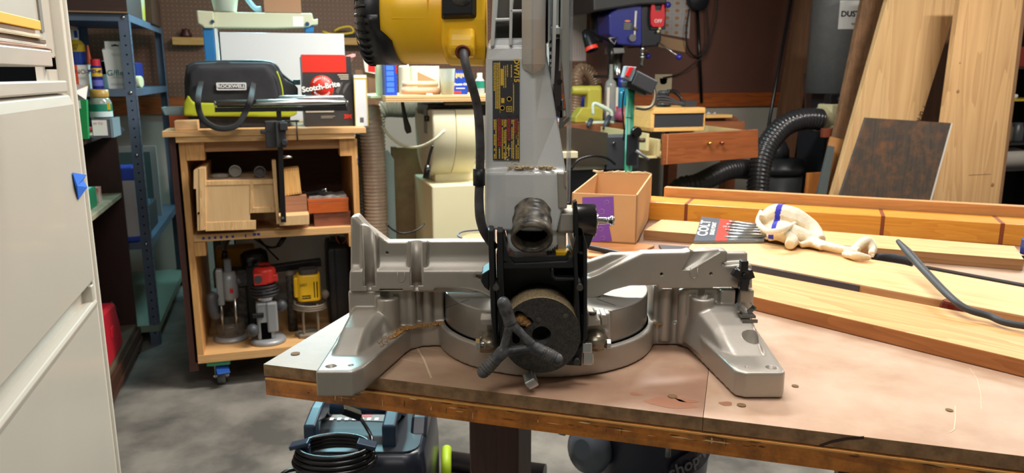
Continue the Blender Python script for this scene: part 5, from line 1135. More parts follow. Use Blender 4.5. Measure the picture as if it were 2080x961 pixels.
# roller stand clamped on the cart's front edge
rs_ = T('roller_stand', 'chrome roller on a black stand clamped to the front edge of the cart top', 'roller stand', (RV(570, 260, 3.09).x, 3.09, ZT-.06), R)
vr = 3.085; a, b_ = RV(439, 209, vr), RV(702, 209, vr); zr_ = RV(570, 209, vr).z; rr = (RV(570, 202, vr).z-RV(570, 217, vr).z)/2
part(rs_, 'roller', MB().lathe([(rr*.6, 0), (rr, .002), (rr, b_.x-a.x-.002), (rr*.6, b_.x-a.x)], (a.x, vr, zr_), (1, 0, 0), 32), chrome)
for x in (a.x-.004, b_.x+.006): part(rs_, 'axle_end', MB().cyl((x-.004, vr, zr_), (x+.004, vr, zr_), rr*.45, n=14), steel)
part(rs_, 'angle_bar', MB().bb(a.x-.006, b_.x+.004, vr-.012, vr-.008, zr_-rr-.018, zr_-rr-.001).bb(a.x-.006, b_.x+.004, vr-.012, vr+.03, zr_-rr-.004, zr_-rr-.0015), blackm)
for x in (a.x-.004, b_.x+.002): part(rs_, 'end_bracket', MB().bb(x-.0015, x+.0015, vr-.012, vr+.015, zr_-rr-.012, zr_+.010), steel)
q0, q1 = RV(566, 222, vr), RV(576, 451, vr-.01)
d = MB(); d.loft([[Vector((q0.x-.009, vr-.009, q0.z)), Vector((q0.x+.009, vr-.009, q0.z)), Vector((q0.x+.009, vr+.005, q0.z)), Vector((q0.x-.009, vr+.005, q0.z))], [Vector((q1.x-.010, vr-.02, q1.z)), Vector((q1.x+.010, vr-.02, q1.z)), Vector((q1.x+.010, vr-.006, q1.z)), Vector((q1.x-.010, vr-.006, q1.z))]], True, False)
part(rs_, 'post', d, blackm, bev=.001)
part(rs_, 'post_screw', MB().cyl((q1.x-.002, vr-.0215, q1.z+.018), (q1.x-.002, vr-.0195, q1.z+.018), .005), chrome)
q = RV(560, 272, vr); d = MB(); d.box((q.x, vr-.005, q.z), (.075, .05, .10)); d.box((q.x-.03, vr-.02, q.z+.01), (.05, .02, .015)); d.box((q.x+.03, vr-.03, q.z+.03), (.03, .03, .03)); d.box((q.x+.005, vr-.035, q.z), (.012, .014, .10)); d.cyl((q.x+.03, vr-.05, q.z-.03), (q.x+.03, vr-.01, q.z-.03), .012)
part(rs_, 'clamp_block', d, mat('clamp_black', (40, 40, 42), .5, bump=.2), bev=.003)
d = MB(); q = RV(603, 262, 3.1); d.cyl((q.x, 3.095, q.z-.045), (q.x, 3.095, q.z+.035), .003); d.box((q.x-.015, 3.11, q.z+.030), (.05, .03, .006)); part(rs_, 'clamp_screw', d, blackd)
d = MB(); q = RV(582, 318, 3.1); d.tube([(q.x-.03, 3.1, q.z-.004), (q.x, 3.09, q.z), (q.x+.02, 3.09, q.z-.002)], [.004, .006, .004], 8); part(rs_, 'wing_nut', d, chrome)
q = RV(630, 200, 3.13); a2, b2 = RV(563, 199, 3.13), RV(700, 199, 3.13)
part(rs_, 'upper_roller', MB().lathe([(.004, 0), (.009, .01), (.009, b2.x-a2.x-.01), (.004, b2.x-a2.x)], (a2.x, 3.128, a2.z), (1, 0, 0), 20), chrome)
# abrasive pad boxes
def abox(nm, label, px0, px1, pyt, pyb, v, dep, mats, fn=None, sub=0):
    a, b_ = RV(px0, pyb, v), RV(px1, pyb, v); zt = RV(px0, pyt, v).z; d = MB().bb(a.x, b_.x, v, v+dep, zc_, zt)
    if fn: fn(d, a.x, b_.x, zt)
    return one(nm, label, 'box', d, mats, None, R, bev=0)
pb, pr_, pw = mat('pack_black', (44, 42, 44), .4, c2=(60, 58, 58), vs=6), mat('pack_bright_red', (206, 44, 30), .45), mat('print_white', (236, 236, 232), .5)
def scotch(d, a, b_, zt):
    v = 3.22; w_ = b_-a; zs_ = RV(650, 147, v).z
    d.bb(a-.0004, b_-.02, v-.001, v, zs_, zt-.0005, m=1); d.bb(a, b_-.025, v, v+.10, zt, zt+.006, m=1)
    cx1, cz1 = a+w_*.38, RV(650, 177, v).z
    ring = lambda r, dd, m: d.lathe([(r, 0), (r, dd), (0, dd)], (cx1, v, cz1), (0, -1, 0), 36, m=m)
    ring(.047, .0010, 1)
    d.text('Scotch-Brite', .030, (cx1-.004, v-.0022, cz1+.001), (1, 0, .16), (-.16, 0, 1), m=0, bold=.0022, depth=0)
    d.text('Scotch-Brite', .030, (cx1-.004, v-.0030, cz1+.001), (1, 0, .16), (-.16, 0, 1), m=2, bold=.0010, depth=0)
    for t_, s_ in (('INDUSTRIAL', 1), ('HIGH PERF', -1)):
        n_ = len(t_)
        for k, ch in enumerate(t_):
            th = math.radians((90 + (n_/2-k-.5)*13) if s_ > 0 else (270 - (n_/2-k-.5)*13)); r = .036
            c_, s2 = math.cos(th), math.sin(th)
            d.text(ch, .011, (cx1+r*c_, v-.0014, cz1+r*s2), (s2*s_, 0, -c_*s_), (c_*s_, 0, s2*s_), m=2, bold=.0003, depth=0)
    z3 = RV(700, 240, v).z; d.text('3M', .022, (b_-.022, v-.0012, z3+.006), m=1, bold=.0012, wide=1.1)
    z4 = RV(660, 228, v).z; d.bb(a+w_*.02, a+w_*.60, v-.002, v-.001, z4, z4+.016, m=3)
    for k in range(2): d.bb(a+w_*.33, a+w_*(.62-.05*k), v-.001, v, z3+.008-.006*k, z3+.0095-.006*k, m=3)
    for k in range(3): d.bb(b_-.055+.005*k, b_-.012, v-.001, v, zs_-.012-.008*k, zs_-.008-.008*k, m=3)
    for k in range(3): d.prism([(a+w_*.5+.03*k, cz1-.03+.01*k), (a+w_*.6+.02*k, cz1-.028), (a+w_*.66+.03*k, cz1+.02), (a+w_*.56+.03*k, cz1+.012)], v-.0008, v, m=4)
    # torn pink cardboard flap
    q = RV(722, 117, v); d.prism([(b_-.03, zt-.028), (b_+.0, zt-.030), (b_+.012, zt-.008), (b_+.010, zt+.012), (b_-.012, zt+.008), (b_-.03, zt+.0)], v+.02, v+.024, m=5); d.prism([(b_-.02, zt+.002), (b_+.012, zt+.012), (b_+.022, zt+.010), (b_+.020, zt+.0), (b_+.0, zt-.006)], v+.018, v+.021, m=6)
abox('pad_box', 'black and red box of scouring pads with a torn top flap, on the cart', 620, 718, 114, 248, 3.22, .22, [pb, pr_, pw, mat('print_cream', (190, 180, 160), .5), mat('pack_grey_blob', (96, 92, 92), .4), mat('torn_brown', (110, 80, 60), .9), mat('torn_pink', (222, 160, 160), .8)], scotch)
def wy(d, a, b_, zt):
    d.bb(a, a+.003, 3.199, 3.2, zc_, zt-.012, m=1); d.bb(b_-.003, b_, 3.199, 3.2, zc_, zt-.012, m=1); d.bb(a, b_, 3.199, 3.2, zt-.016, zt-.012, m=1)
    for k in range(7): d.bb((a+b_)/2-.007+.0022*k, (a+b_)/2-.0058+.0022*k, 3.199, 3.2, zc_+.015, zc_+.035, m=2)
abox('sandpaper_box', 'narrow white box with a yellow border, right of the black and red box', 722, 748, 152, 248, 3.20, .16, [mat('box_pale', (206, 210, 214), .5), mat('border_yellow', (214, 180, 60), .5), blackm], wy)
# left end of the cart top
d = MB(); a, b_ = RV(354, 254, 3.14), RV(401, 254, 3.14); d.bb(a.x, b_.x, 3.14, 3.225, zc_, zc_+.036)
one('wood_offcut', 'light wood block at the left end of the cart top', 'wood block', d, wood('offcut_wood', (208, 170, 122), (186, 144, 98), 0, .6, 1, .3), None, R, bev=.002)
d = MB(); a, b_ = RV(327, 226, 3.17), RV(372, 226, 3.17); zt3 = RV(350, 203, 3.17).z
d = MB(); a4 = RV(343, 250, 3.3)
orb_ = T('parts_tray', 'clear plastic tray of small parts on an orange box at the cart left end', 'tray', (a.x+.03, 3.40, zc_), R)
u_a, u_b = RV(343, 240, 3.38).x, RV(374, 240, 3.38).x
part(orb_, 'orange_box', MB().bb(u_a, u_b+.02, 3.38, 3.50, zc_, zc_+.045), mat('tray_orange', (196, 92, 46), .5), bev=.002, label='orange box under the tray')
ua, ub = RV(326, 215, 3.38).x, RV(374, 215, 3.38).x; zt4 = zc_+.046
d = MB(); d.loft([[Vector((x+(ua+ub)/2, y+3.44, z)) for x, y in ropt((ub-ua)*s_, .11*s_, .01)] for s_, z in ((.8, zt4), (1, zt4+.03), (1.04, zt4+.031), (.98, zt4+.0315), (.78, zt4+.003))], True, False)
part(orb_, 'tray', d, mat('tray_clear', (190, 204, 206), .15, alpha=.55)); part(orb_, 'small_parts', MB().bb(ua+.02, ub-.02, 3.41, 3.47, zt4+.003, zt4+.018), mat('parts_mix', (110, 140, 160), .4, c2=(206, 120, 80), vs=60), bev=.004)
# ------------------------------------------------------------------ things on the cart's middle shelf
zm1 = zm_+.0006
jig = T('plywood_jig', 'large plywood jig box on the cart middle shelf', 'jig', (RV(480, 450, 3.10).x, 3.2, zm1), R)
vj = 3.105; lw = wood('jig_face', (214, 178, 130), (200, 160, 110), 2, .6, .6, .2); le = wood('jig_edge', (226, 186, 132), (190, 144, 92), 2, .6, 2, .5)
def jp(pts, v0_, v1_, nm, m, **k): part(jig, nm, MB().prism([(q.x, max(q.z, zm1)) for q in (R.v(x, y, v0_) for x, y in pts)], v0_, v1_), m, **k)
jp([(417, 376), (508, 374), (508, 456), (417, 460)], vj, vj+.02, 'face', lw, bev=.001); jp([(511, 374), (558, 372), (562, 422), (512, 424)], vj+.004, vj+.02, 'face', lw, bev=.001)
jp([(417, 368), (556, 364), (556, 374), (417, 377)], vj-.002, vj+.02, 'edge_strip', le, bev=.0008); jp([(508, 374), (514, 374), (514, 432), (508, 434)], vj-.002, vj+.02, 'edge_strip', le, bev=.0008)
jp([(512, 422), (563, 420), (563, 431), (512, 433)], vj-.002, vj+.02, 'edge_strip', le, bev=.0008); jp([(417, 452), (520, 448), (520, 466), (417, 470)], vj-.002, vj+.02, 'edge_strip', le, bev=.0008)
zj_ = R.v(480, 368, vj).z; a, b_ = R.v(417, 400, vj).x, R.v(558, 400, vj).x
part(jig, 'top', MB().bb(a, b_, vj+.02, vj+.30, zj_-.012, zj_), mat('jig_top', (196, 168, 136), .7, c2=(170, 146, 120), vs=10), bev=.001)
part(jig, 'back', MB().bb(a, b_, vj+.285, vj+.297, zm1, zj_-.012), lw)
jp([(404, 342), (417, 341), (419, 467), (406, 469)], vj-.006, vj+.30, 'cheek', le, bev=.001); jp([(393, 347), (404, 342), (406, 469), (401, 469), (398, 384), (393, 384)], vj-.004, vj+.28, 'cheek', lw, bev=.001)
q = R.v(408, 433, vj-.007); part(jig, 'bolt_hole', MB().cyl((q.x-.008, vj-.0075, q.z), (q.x-.008, vj-.006, q.z), .004), dark)
jp([(552, 330), (560, 329), (568, 454), (562, 456)], vj-.02, vj+.10, 'fence', le, bev=.001); jp([(563, 440), (628, 436), (628, 456), (568, 459)], vj-.02, vj+.06, 'foot', lw, bev=.001)
zj1 = zj_+.0006
def ringo(nm, label, cat, px, py, r, tt_, m, v=None, tilt=.0):
    v = v or 3.20; q = R.v(px, py, v); mb = MB().lathe([(r*.8, 0), (r, .001), (r, tt_), (r*.8, tt_+.001), (r*.78, tt_), (r*.78, .001)], (q.x, v, zj1+r+.0002), (.15, -1, 0), 24, m=0); mb.lathe([(0, 0), (r*.79, 0), (r*.79, .003)], (q.x, v+.001, zj1+r+.0002), (.15, -1, 0), 24, m=1, cap=False); return one(nm, label, cat, mb, m, None, R)
cl_ = mat('clear_plastic', (170, 166, 158), .12, alpha=.5)
ringo('plastic_ring', 'clear plastic ring standing on the plywood jig', 'ring', 477, 348, .024, .014, [cl_, cl_], 3.24)
ringo('dust_collar', 'grey-black plastic collar on the plywood jig beside the upright fence', 'collar', 527, 352, .0235, .016, [mat('collar_grey', (84, 80, 78), .4), blackm], 3.19)
q = R.v(445, 350, 3.24); one('clear_cap', 'clear plastic cap lying flat on the plywood jig', 'cap', MB().lathe([(.035, 0), (.034, .012), (.01, .016), (0, .016)], (q.x, 3.24, zj1), (0, 0, 1), 24), cl_, None, R)
a, b_ = R.v(580, 437, 3.16), R.v(625, 437, 3.16); zf_ = R.v(600, 437, 3.105).z+.004
mb = MB().bb(a.x, b_.x, 3.17, 3.29, zm1, R.v(600, 399, 3.16).z); one('wood_block', 'plain brown wood block right of the upright plywood fence', 'wood block', mb, wood('cedar_block', (158, 112, 84), (132, 90, 66), 0, .6, .8, .3), None, R, bev=.001)
zt5 = R.v(600, 399, 3.16).z+.0006; q0, q1, q2, q3 = [R.v(x, y, 3.17) for x, y in ((575, 392), (612, 386), (606, 334), (571, 338))]
dvb = T('dovetail_block', 'light wood finger-jointed block leaning on top of the brown block', 'wood block', ((q0.x+q1.x)/2, 3.22, zt5), R)
lz = zt5-min(q0.z, q1.z); d = MB().prism([(q.x, q.z+lz) for q in (q0, q1, q2, q3)], 3.17, 3.25); part(dvb, 'block', d, wood('block_pale', (222, 176, 108), (198, 148, 84), 2, .55, 1, .3), bev=.001)
d = MB()
for k in range(7):
    t_ = (k+.5)/7; p = Vector((q3.x+(q2.x-q3.x)*t_, 3.1695, q3.z+(q2.z-q3.z)*t_+lz-.004)); d.box(p, (.0026, .001, .007)); p = Vector((q0.x+(q1.x-q0.x)*t_, 3.1695, q0.z+(q1.z-q0.z)*t_+lz+.004)); d.box(p, (.0026, .001, .007))
part(dvb, 'finger_joint', d, mat('joint_brown', (140, 96, 50), .7))
def mbox(px0, px1, pyt, pyb, v, dep, z, m, label, lid=None, group=None):
    a, b_ = R.v(px0, pyb, v), R.v(px1, pyb, v); zt = z+R.v(px0, pyt, v).z-R.v(px0, pyb, v).z
    o = T('wooden_box', label, 'box', ((a.x+b_.x)/2, v+dep/2, z), R); part(o, 'body', MB().bb(a.x, b_.x, v, v+dep, z, zt-.014), m, bev=.001); part(o, 'lid', MB().bb(a.x-.001, b_.x+.001, v-.001, v+dep+.001, zt-.0135, zt), lid or m, bev=.001); return zt, a.x, b_.x
mh = wood('mahogany_low', (142, 84, 60), (112, 62, 44), 0, .45, .8, .3); mo = wood('orange_mahogany', (188, 92, 36), (156, 66, 22), 0, .35, .8, .25, .3)
zt6, xa, xb = mbox(638, 712, 419, 447, 3.18, .14, zm1, mh, 'lower brown wooden box at the right end of the cart shelf')
zt7, xa, xb = mbox(626, 708, 392, 421, 3.17, .15, zt6+.0006, mo, 'upper orange-brown wooden box with papers on its lid at the cart shelf right end')
one('paper_scrap', 'crumpled grey plastic sheet on top of the orange-brown box', 'plastic sheet', MB().loft([[Vector((xa+.006+(xb-xa-.012)*i/8, 3.178+.13*j, zt7+.0008+(.004+.005*((i*7+j*3) % 3)/2)*(k))) for k in (0, 1) for j in ((0, 1) if k == 0 else (1, 0))] for i in range(9)], True, False), mat('sheet_grey', (168, 164, 158), .35, c2=(110, 108, 106), vs=30), None, R)
q = R.v(650, 372, 3.2); one('black_knife', 'black tool with a silver end lying across the orange-brown box', 'tool', MB().tube([(q.x-.07, 3.23, zt7+.015), (q.x-.02, 3.22, zt7+.022), (q.x+.02, 3.21, zt7+.030)], [.006, .009, .009], 10, sub=3).cyl((q.x+.02, 3.21, zt7+.030), (q.x+.026, 3.208, zt7+.0312), .008, m=1), [blackm, chrome], None, R)
# ------------------------------------------------------------------ routers and cases in the cart's bottom bay
zb1 = zc0+.0326
gm = mat('router_grey', (150, 152, 154), .4, .3); gd_ = mat('router_dark', (70, 70, 74), .45)
def U(px, py, v): return R.v(px, py, v)
# plunge router, grey
v = 3.33; cx2 = U(467, 650, v).x
r1 = T('plunge_router', 'grey plunge router with two knobs at the left of the cart bottom', 'router', (cx2, v, zb1), R)
def zz(py, v=3.30): return R.v(470, py, v).z
part(r1, 'base_plate', MB().lathe([(.072, 0), (.072, .008), (.06, .02), (.045, .022), (0, .022)], (cx2, v, zb1), (0, 0, 1), 32), gm)
for s_ in (-1, 1): part(r1, 'column', MB().cyl((cx2+s_*.028, v-.02, zb1+.02), (cx2+s_*.028, v-.02, zz(600)), .007), chrome)
h0 = zz(612); part(r1, 'motor_body', MB().lathe([(.03, 0), (.036, .012), (.036, .06), (.034, .09), (.026, .12), (0, .12)], (cx2+.008, v, h0), (0, 0, 1), 24), gm)
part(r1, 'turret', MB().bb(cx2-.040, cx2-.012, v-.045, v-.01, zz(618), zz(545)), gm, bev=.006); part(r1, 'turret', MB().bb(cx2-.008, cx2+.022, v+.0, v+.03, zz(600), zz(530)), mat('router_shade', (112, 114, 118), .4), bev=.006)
part(r1, 'side_handle', MB().tube([(cx2-.04, v-.04, zz(600)), (cx2-.062, v-.055, zz(596)), (cx2-.055, v-.07, zz(630)), (cx2-.035, v-.06, zz(636))], [.012, .022, .020, .012], 12, sub=4), gd_); part(r1, 'side_handle', MB().tube([(cx2+.035, v, zz(580)), (cx2+.06, v-.01, zz(570))], [.014, .02], 12), gd_)
part(r1, 'red_button', MB().box((cx2+.018, v-.037, zz(590)), (.014, .008, .018)), red, bev=.002)
part(r1, 'sight_guard', MB().lathe([(.060, 0), (.058, .06), (.057, .06), (.059, 0)], (cx2, v, zb1+.02), (0, 0, 1), 28), mat('smoked_clear', (120, 112, 100), .2, alpha=.3))
# red topped router in the middle
v = 3.245; cx2 = U(543, 660, v).x
def z3_(py): return R.v(543, py, v-.02).z
r2 = T('fixed_router', 'red topped router with a wound black cord in the middle of the cart bottom', 'router', (cx2, v, zb1), R)
part(r2, 'base_plate', MB().lathe([(.073, 0), (.074, .010), (.068, .018), (.04, .022), (0, .022)], (cx2, v, zb1), (0, 0, 1), 36), gm)
part(r2, 'base_body', MB().bb(cx2-.040, cx2+.028, v-.04, v+.04, zb1+.02, z3_(612)).bb(cx2+.0, cx2+.045, v-.045, v-.02, zb1+.05, z3_(612)), gm, bev=.008)
part(r2, 'base_opening', MB().bb(cx2-.025, cx2+.015, v-.0415, v-.038, zb1+.024, z3_(652)), dark, bev=.004)
part(r2, 'clamp_lever', MB().bb(cx2-.055, cx2-.01, v-.055, v-.04, z3_(640), z3_(631)), black, bev=.003)
part(r2, 'knob', MB().ball((cx2-.058, v-.05, z3_(664)), .0265, sc=(1, 1, 1.05)), mat('knob_grey', (62, 64, 68), .45)); part(r2, 'knob', MB().ball((cx2+.062, v-.01, z3_(625)), .024, sc=(1, 1, 1.1)), mat('knob_grey', (62, 64, 68), .45))
part(r2, 'motor_collar', MB().lathe([(.038, 0), (.040, .02), (.040, .05), (.036, .055), (0, .055)], (cx2, v, z3_(612)), (0, 0, 1), 28), chrome)
part(r2, 'wound_cord', MB().tube([(cx2+(.052+.004*math.sin(k*.7))*math.cos(k*.42), v+(.050)*math.sin(k*.42), z3_(604)+.0009*k) for k in range(60)], .0058, 8), mat('cord_dark', (44, 44, 48), .5))
part(r2, 'red_head', MB().lathe([(.040, 0), (.044, .012), (.046, .05), (.042, .062), (.030, .066), (0, .066)], (cx2+.003, v, z3_(576)), (0, 0, 1), 24).bb(cx2-.04, cx2+.01, v-.045, v-.01, z3_(576), z3_(553)).bb(cx2+.02, cx2+.055, v-.03, v, z3_(572), z3_(558)), mat('router_red', (208, 52, 42), .35), bev=.004)
part(r2, 'head_vent', MB().bb(cx2-.02, cx2+.028, v-.02, v+.02, z3_(538), z3_(537.2)), mat('vent_red', (140, 30, 26), .6)); part(r2, 'speed_dial', MB().cyl((cx2-.022, v-.046, z3_(563)), (cx2-.022, v-.052, z3_(563)), .015), gd_)
# small yellow laminate trimmer at the right
v = 3.28; cx2 = U(630, 640, v).x
def z4_(py): return R.v(630, py, v-.03).z
r3 = T('yellow_router', 'yellow router with a dusty coiled cord at the right of the cart bottom', 'router', (cx2, v, zb1), R)
part(r3, 'base_plate', MB().lathe([(.062, 0), (.062, .014), (.05, .02), (0, .02)], (cx2-.005, v, zb1), (0, 0, 1), 8, sm=False).cyl((cx2-.03, v-.04, zb1+.018), (cx2-.03, v-.04, z4_(618)), .005).cyl((cx2+.03, v-.04, zb1+.018), (cx2+.03, v-.04, z4_(618)), .005), mat('dusty_alloy', (146, 136, 120), .6, .3, var=.2), bev=.002)
part(r3, 'motor_body', MB().prism([(cx2+x, v+y) for x, y in ropt(.098, .08, .024)], z4_(612), z4_(558), 'z'), yellow, bev=.006)
part(r3, 'top_cap', MB().prism([(cx2+.002+x, v+y) for x, y in ropt(.078, .066, .022)], z4_(558), z4_(548), 'z'), mat('cap_dusty', (74, 68, 64), .6), bev=.003)
part(r3, 'side_grip', MB().bb(cx2-.062, cx2-.04, v-.03, v+.03, z4_(604), z4_(562)), yellow, bev=.008)
for x in (.022, .034): part(r3, 'vent_slot', MB().bb(cx2+x-.002, cx2+x+.002, v-.0412, v-.039, z4_(604), z4_(572)), dark)
d = MB(); zq = z4_(603); d.bb(cx2-.030, cx2+.006, v-.0412, v-.0402, zq-.005, zq+.010, m=0); d.text('DEWALT', .0085, (cx2-.012, v-.0418, zq+.0025), m=1, bold=.0003); d.text('2001', .017, (cx2-.022, v-.0414, z4_(577)), (1, 0, .1), (-.1, 0, 1), m=0)
part(r3, 'label', d, [blackm, yellow], label='black nameplate and handwritten 2001')
part(r3, 'wound_cord', MB().tube([(cx2+(.066+.003*math.sin(k*.9))*math.cos(k*.42+2.6), v-.005+(.056)*math.sin(k*.42+2.6), z4_(628)+.0006*k+.006*math.cos(k*.42)) for k in range(48)], .005, 8), mat('cord_dusty', (124, 112, 98), .7))
part(r3, 'knob', MB().ball((cx2+.066, v-.03, z4_(600)), .018, sc=(1, 1, 1.1)), mat('knob_dusty', (104, 92, 80), .7))
# black case standing at the right
v = 3.36; a, b_ = U(668, 600, v), U(714, 600, v); zt8 = R.v(690, 497, v).z
bcs = T('black_case', 'tall black plastic carry case standing at the right of the cart bottom', 'case', ((a.x+b_.x)/2, v+.1, zb1), R)
part(bcs, 'shell', MB().loft([[Vector((x+(a.x+b_.x)/2, y+v+.09, z)) for x, y in ropt((b_.x-a.x)*s_, .18*s_, .014)] for s_, z in ((.94, zb1), (1, zb1+.02), (1, zt8-.03), (.9, zt8))], True, True), mat('case_black', (30, 31, 34), .4))
part(bcs, 'ridge', MB().bb(a.x+.03, a.x+.036, v-.004, v+.18, zb1+.01, zt8-.02), black, bev=.002)
part(bcs, 'handle', MB().bb(a.x+.022, b_.x-.03, v+.05, v+.12, zt8-.004, zt8+.018), black, bev=.006)
d = MB(); a, b_ = U(440, 560, 3.55), U(520, 560, 3.55)
yc = T('yellow_case', 'mustard yellow plastic case at the back left of the cart bottom', 'case', ((a.x+b_.x)/2, 3.6, zb1), R)
part(yc, 'shell', MB().bb(a.x, b_.x, 3.55, 3.66, zb1, R.v(480, 505, 3.55).z), mat('case_mustard', (176, 132, 30), .6), bev=.012); part(yc, 'hinge', MB().bb(a.x+.03, a.x+.05, 3.543, 3.55, zb1+.16, zb1+.2), black)
sv = T('belt_sander', 'black hand power tool lying behind the routers with a long black arm', 'power tool', (U(510, 560, 3.47).x, 3.47, zb1), R)
q = U(510, 530, 3.45); part(sv, 'motor', MB().lathe([(.03, 0), (.045, .02), (.045, .09), (.03, .11), (0, .11)], (q.x-.04, 3.45, q.z), (1, .2, .1), 24), blackm)
part(sv, 'body', MB().bb(q.x-.03, q.x+.05, 3.42, 3.49, zb1, q.z+.035), black, bev=.01)
a, b_ = U(590, 540, 3.44), U(652, 532, 3.44); part(sv, 'arm', MB().loft([[Vector((x, y, z+c)) for y, z in ((3.42, -.018), (3.47, -.018), (3.47, .014), (3.42, .014))] for x, c in ((q.x+.04, a.z-.01), (a.x, a.z), (b_.x, b_.z))], True, False), black, bev=.004)
a = U(453, 560, 3.42); part(sv, 'base', MB().bb(a.x-.04, q.x-.02, 3.42, 3.5, U(450, 585, 3.42).z, U(450, 552, 3.42).z).bb(a.x-.03, q.x-.02, 3.44, 3.48, zb1, U(450, 584, 3.42).z), blackd, bev=.004)
q = U(592, 580, 3.36); gt = T('side_handle_grip', 'black and grey auxiliary handle standing between the red and yellow routers', 'tool handle', (q.x, 3.36, zb1), R)
part(gt, 'grip', MB().lathe([(.02, 0), (.02, .14), (.017, .15), (.018, .25), (0, .25)], (q.x-.004, 3.36, zb1), (0, 0, 1), 20), blackd); part(gt, 'cap', MB().lathe([(.018, .25), (.02, .262), (.008, .272), (0, .272)], (q.x-.004, 3.36, zb1), (0, 0, 1), 16), mat('cap_dusty2', (120, 112, 100), .7))
c1 = [U(*p) for p in ((457, 512, 3.40), (462, 492, 3.40), (480, 480, 3.42), (505, 478, 3.44), (525, 490, 3.45), (545, 502, 3.42), (565, 500, 3.40), (578, 486, 3.40), (580, 474, 3.42))]
d = MB().tube(c1, .005, 8, sub=5); d.tube([c1[0]+Vector((.0, 0, .01)), c1[0]+Vector((-.004, 0, -.03))], [.010, .014], 10); d.tube([c1[-2]+Vector((0, 0, .01)), c1[-3]], [.012, .009], 10)
d.tube([U(*p) for p in ((516, 473, 3.45), (530, 490, 3.45), (548, 510, 3.45), (566, 528, 3.45))], .004, 8, sub=3)
one('power_cord', 'black power cord with a plug looping under the cart middle shelf', 'cable', d, blackm, None, R)
one('wire_loop', 'thin orange wire loop hanging above the black case', 'wire', MB().tube([U(*p) for p in ((684, 470, 3.36), (683, 484, 3.37), (692, 496, 3.38), (702, 488, 3.38), (702, 472, 3.38))], .0028, 8, sub=5), mat('wire_orange', (170, 84, 50), .5), None, R)

# ------------------------------------------------------------------ pegboard, trim and the things at the back wall, left half
vb = VB-.0006
pz0 = R.v(320, 197, VB).z; px_r = R.v(1000, 150, VB).x
struct('trim_1', MB().bb(UL+.01, UR-.01, VB-.022, VB-.001, pz0-.10, pz0), orangew, R)
one('pegboard', 'brown perforated pegboard on the left half of the back wall', 'pegboard', MB().bb(UL+.02, R.v(1190, 100, VB).x, VB-.010, VB-.001, pz0+.0008, ZC-.05), peg_m, (0, VB, pz0), R)
struct('wall_back_panel', MB().bb(R.v(1190, 100, VB).x+.001, UR-.01, VB-.008, VB-.0005, pz0+.0008, ZC-.02), mat('brown_paneling', (104, 70, 58), .5, var=.12, vs=3), R)
for x0_, x1_, lb_ in ((350, 415, 'left stretch of wooden ledge fixed across the pegboard, left of the blue machine column'), (640, 990, 'right stretch of wooden ledge fixed across the pegboard, behind the yellow motor')):
    a, b_ = R.v(x0_, 82, VB-.09), R.v(x1_, 82, VB-.09); one('wall_ledge', lb_, 'ledge', MB().bb(a.x, b_.x, VB-.10, VB-.0106, a.z-.025, a.z+.018), wood('ledge_wood', (196, 148, 84), (166, 120, 62), 0, .55, .8, .3), None, R, bev=.002)
lz_ = R.v(700, 82, VB-.09).z*0+a.z+.0186
q = R.v(378, 64, VB-.05); one('small_tin', 'small dark red knob on the left wooden ledge', 'knob', MB().lathe([(.03, 0), (.034, .012), (.022, .03), (.024, .045), (0, .05)], (q.x, VB-.06, R.v(380, 82, VB-.09).z+.0186), (0, 0, 1), 18), mat('knob_maroon', (70, 30, 30), .4), None, R)
q0, q1 = R.v(655, 74, VB-.06), R.v(722, 74, VB-.06)
sq = T('square_tool', 'yellow and black hand tool lying on the right wooden ledge', 'tool', ((q0.x+q1.x)/2, VB-.05, lz_), R)
part(sq, 'body', MB().bb(q0.x+.05, q1.x, VB-.08, VB-.03, lz_, lz_+.028), blackm, bev=.003); part(sq, 'frame', MB().tube([(q0.x, VB-.082, lz_+.035), (q0.x+.06, VB-.083, lz_+.02), (q1.x-.02, VB-.083, lz_+.03), (q1.x-.03, VB-.083, lz_+.065), (q1.x-.09, VB-.083, lz_+.058), (q0.x+.07, VB-.083, lz_+.038)], .007, 8, sub=3), can_y, label='yellow frame')
# scroll saw on its stand
vs_ = 3.98
st_z = .95; t1 = T('side_table', 'plain grey work table behind the cart carrying the scroll saw', 'table', (RV(530, 200, 4.2).x, 4.2, 0), R)
ta, tb_ = RV(395, 200, vs_-.06).x, RV(725, 200, vs_-.06).x
part(t1, 'table_top', MB().bb(ta, tb_, 3.86, 4.5, st_z-.03, st_z), mat('grey_top', (120, 116, 110), .6), bev=.003)
for x in (ta+.03, tb_-.07):
    for y in (3.9, 4.42): part(t1, 'leg', MB().bb(x, x+.04, y, y+.04, 0, st_z-.03), mat('grey_leg', (90, 88, 84), .6))
ss = T('scroll_saw', 'beige and blue scroll saw on the table behind the tool bag', 'scroll saw', (RV(530, 60, vs_).x, vs_, st_z+.0006), R)
bei = mat('saw_beige', (206, 204, 174), .4); blu = mat('saw_blue', (36, 112, 170), .4)
def sp_(pts, v0_, v1_, nm, m, **k): part(ss, nm, MB().prism(xzr(pts, v0_), v0_, v1_), m, **k)
a, b_ = RV(415, 100, vs_), RV(437, 100, vs_); part(ss, 'column', MB().bb(a.x, b_.x, vs_, vs_+.10, st_z+.0006, RV(420, 55, vs_).z), blu, bev=.004); part(ss, 'column_edge', MB().bb(b_.x+.002, b_.x+.014, vs_+.01, vs_+.09, st_z+.0006, RV(420, 55, vs_).z), white)
sp_([(399, 21), (434, 23), (436, 57), (414, 57), (411, 52), (402, 48)], vs_-.02, vs_+.12, 'arm_end', bei, bev=.006)
sp_([(434, 24), (634, 27), (637, 40), (646, 38), (646, 50), (634, 51), (626, 55), (560, 57), (436, 56)], vs_, vs_+.09, 'arm', bei, bev=.005)
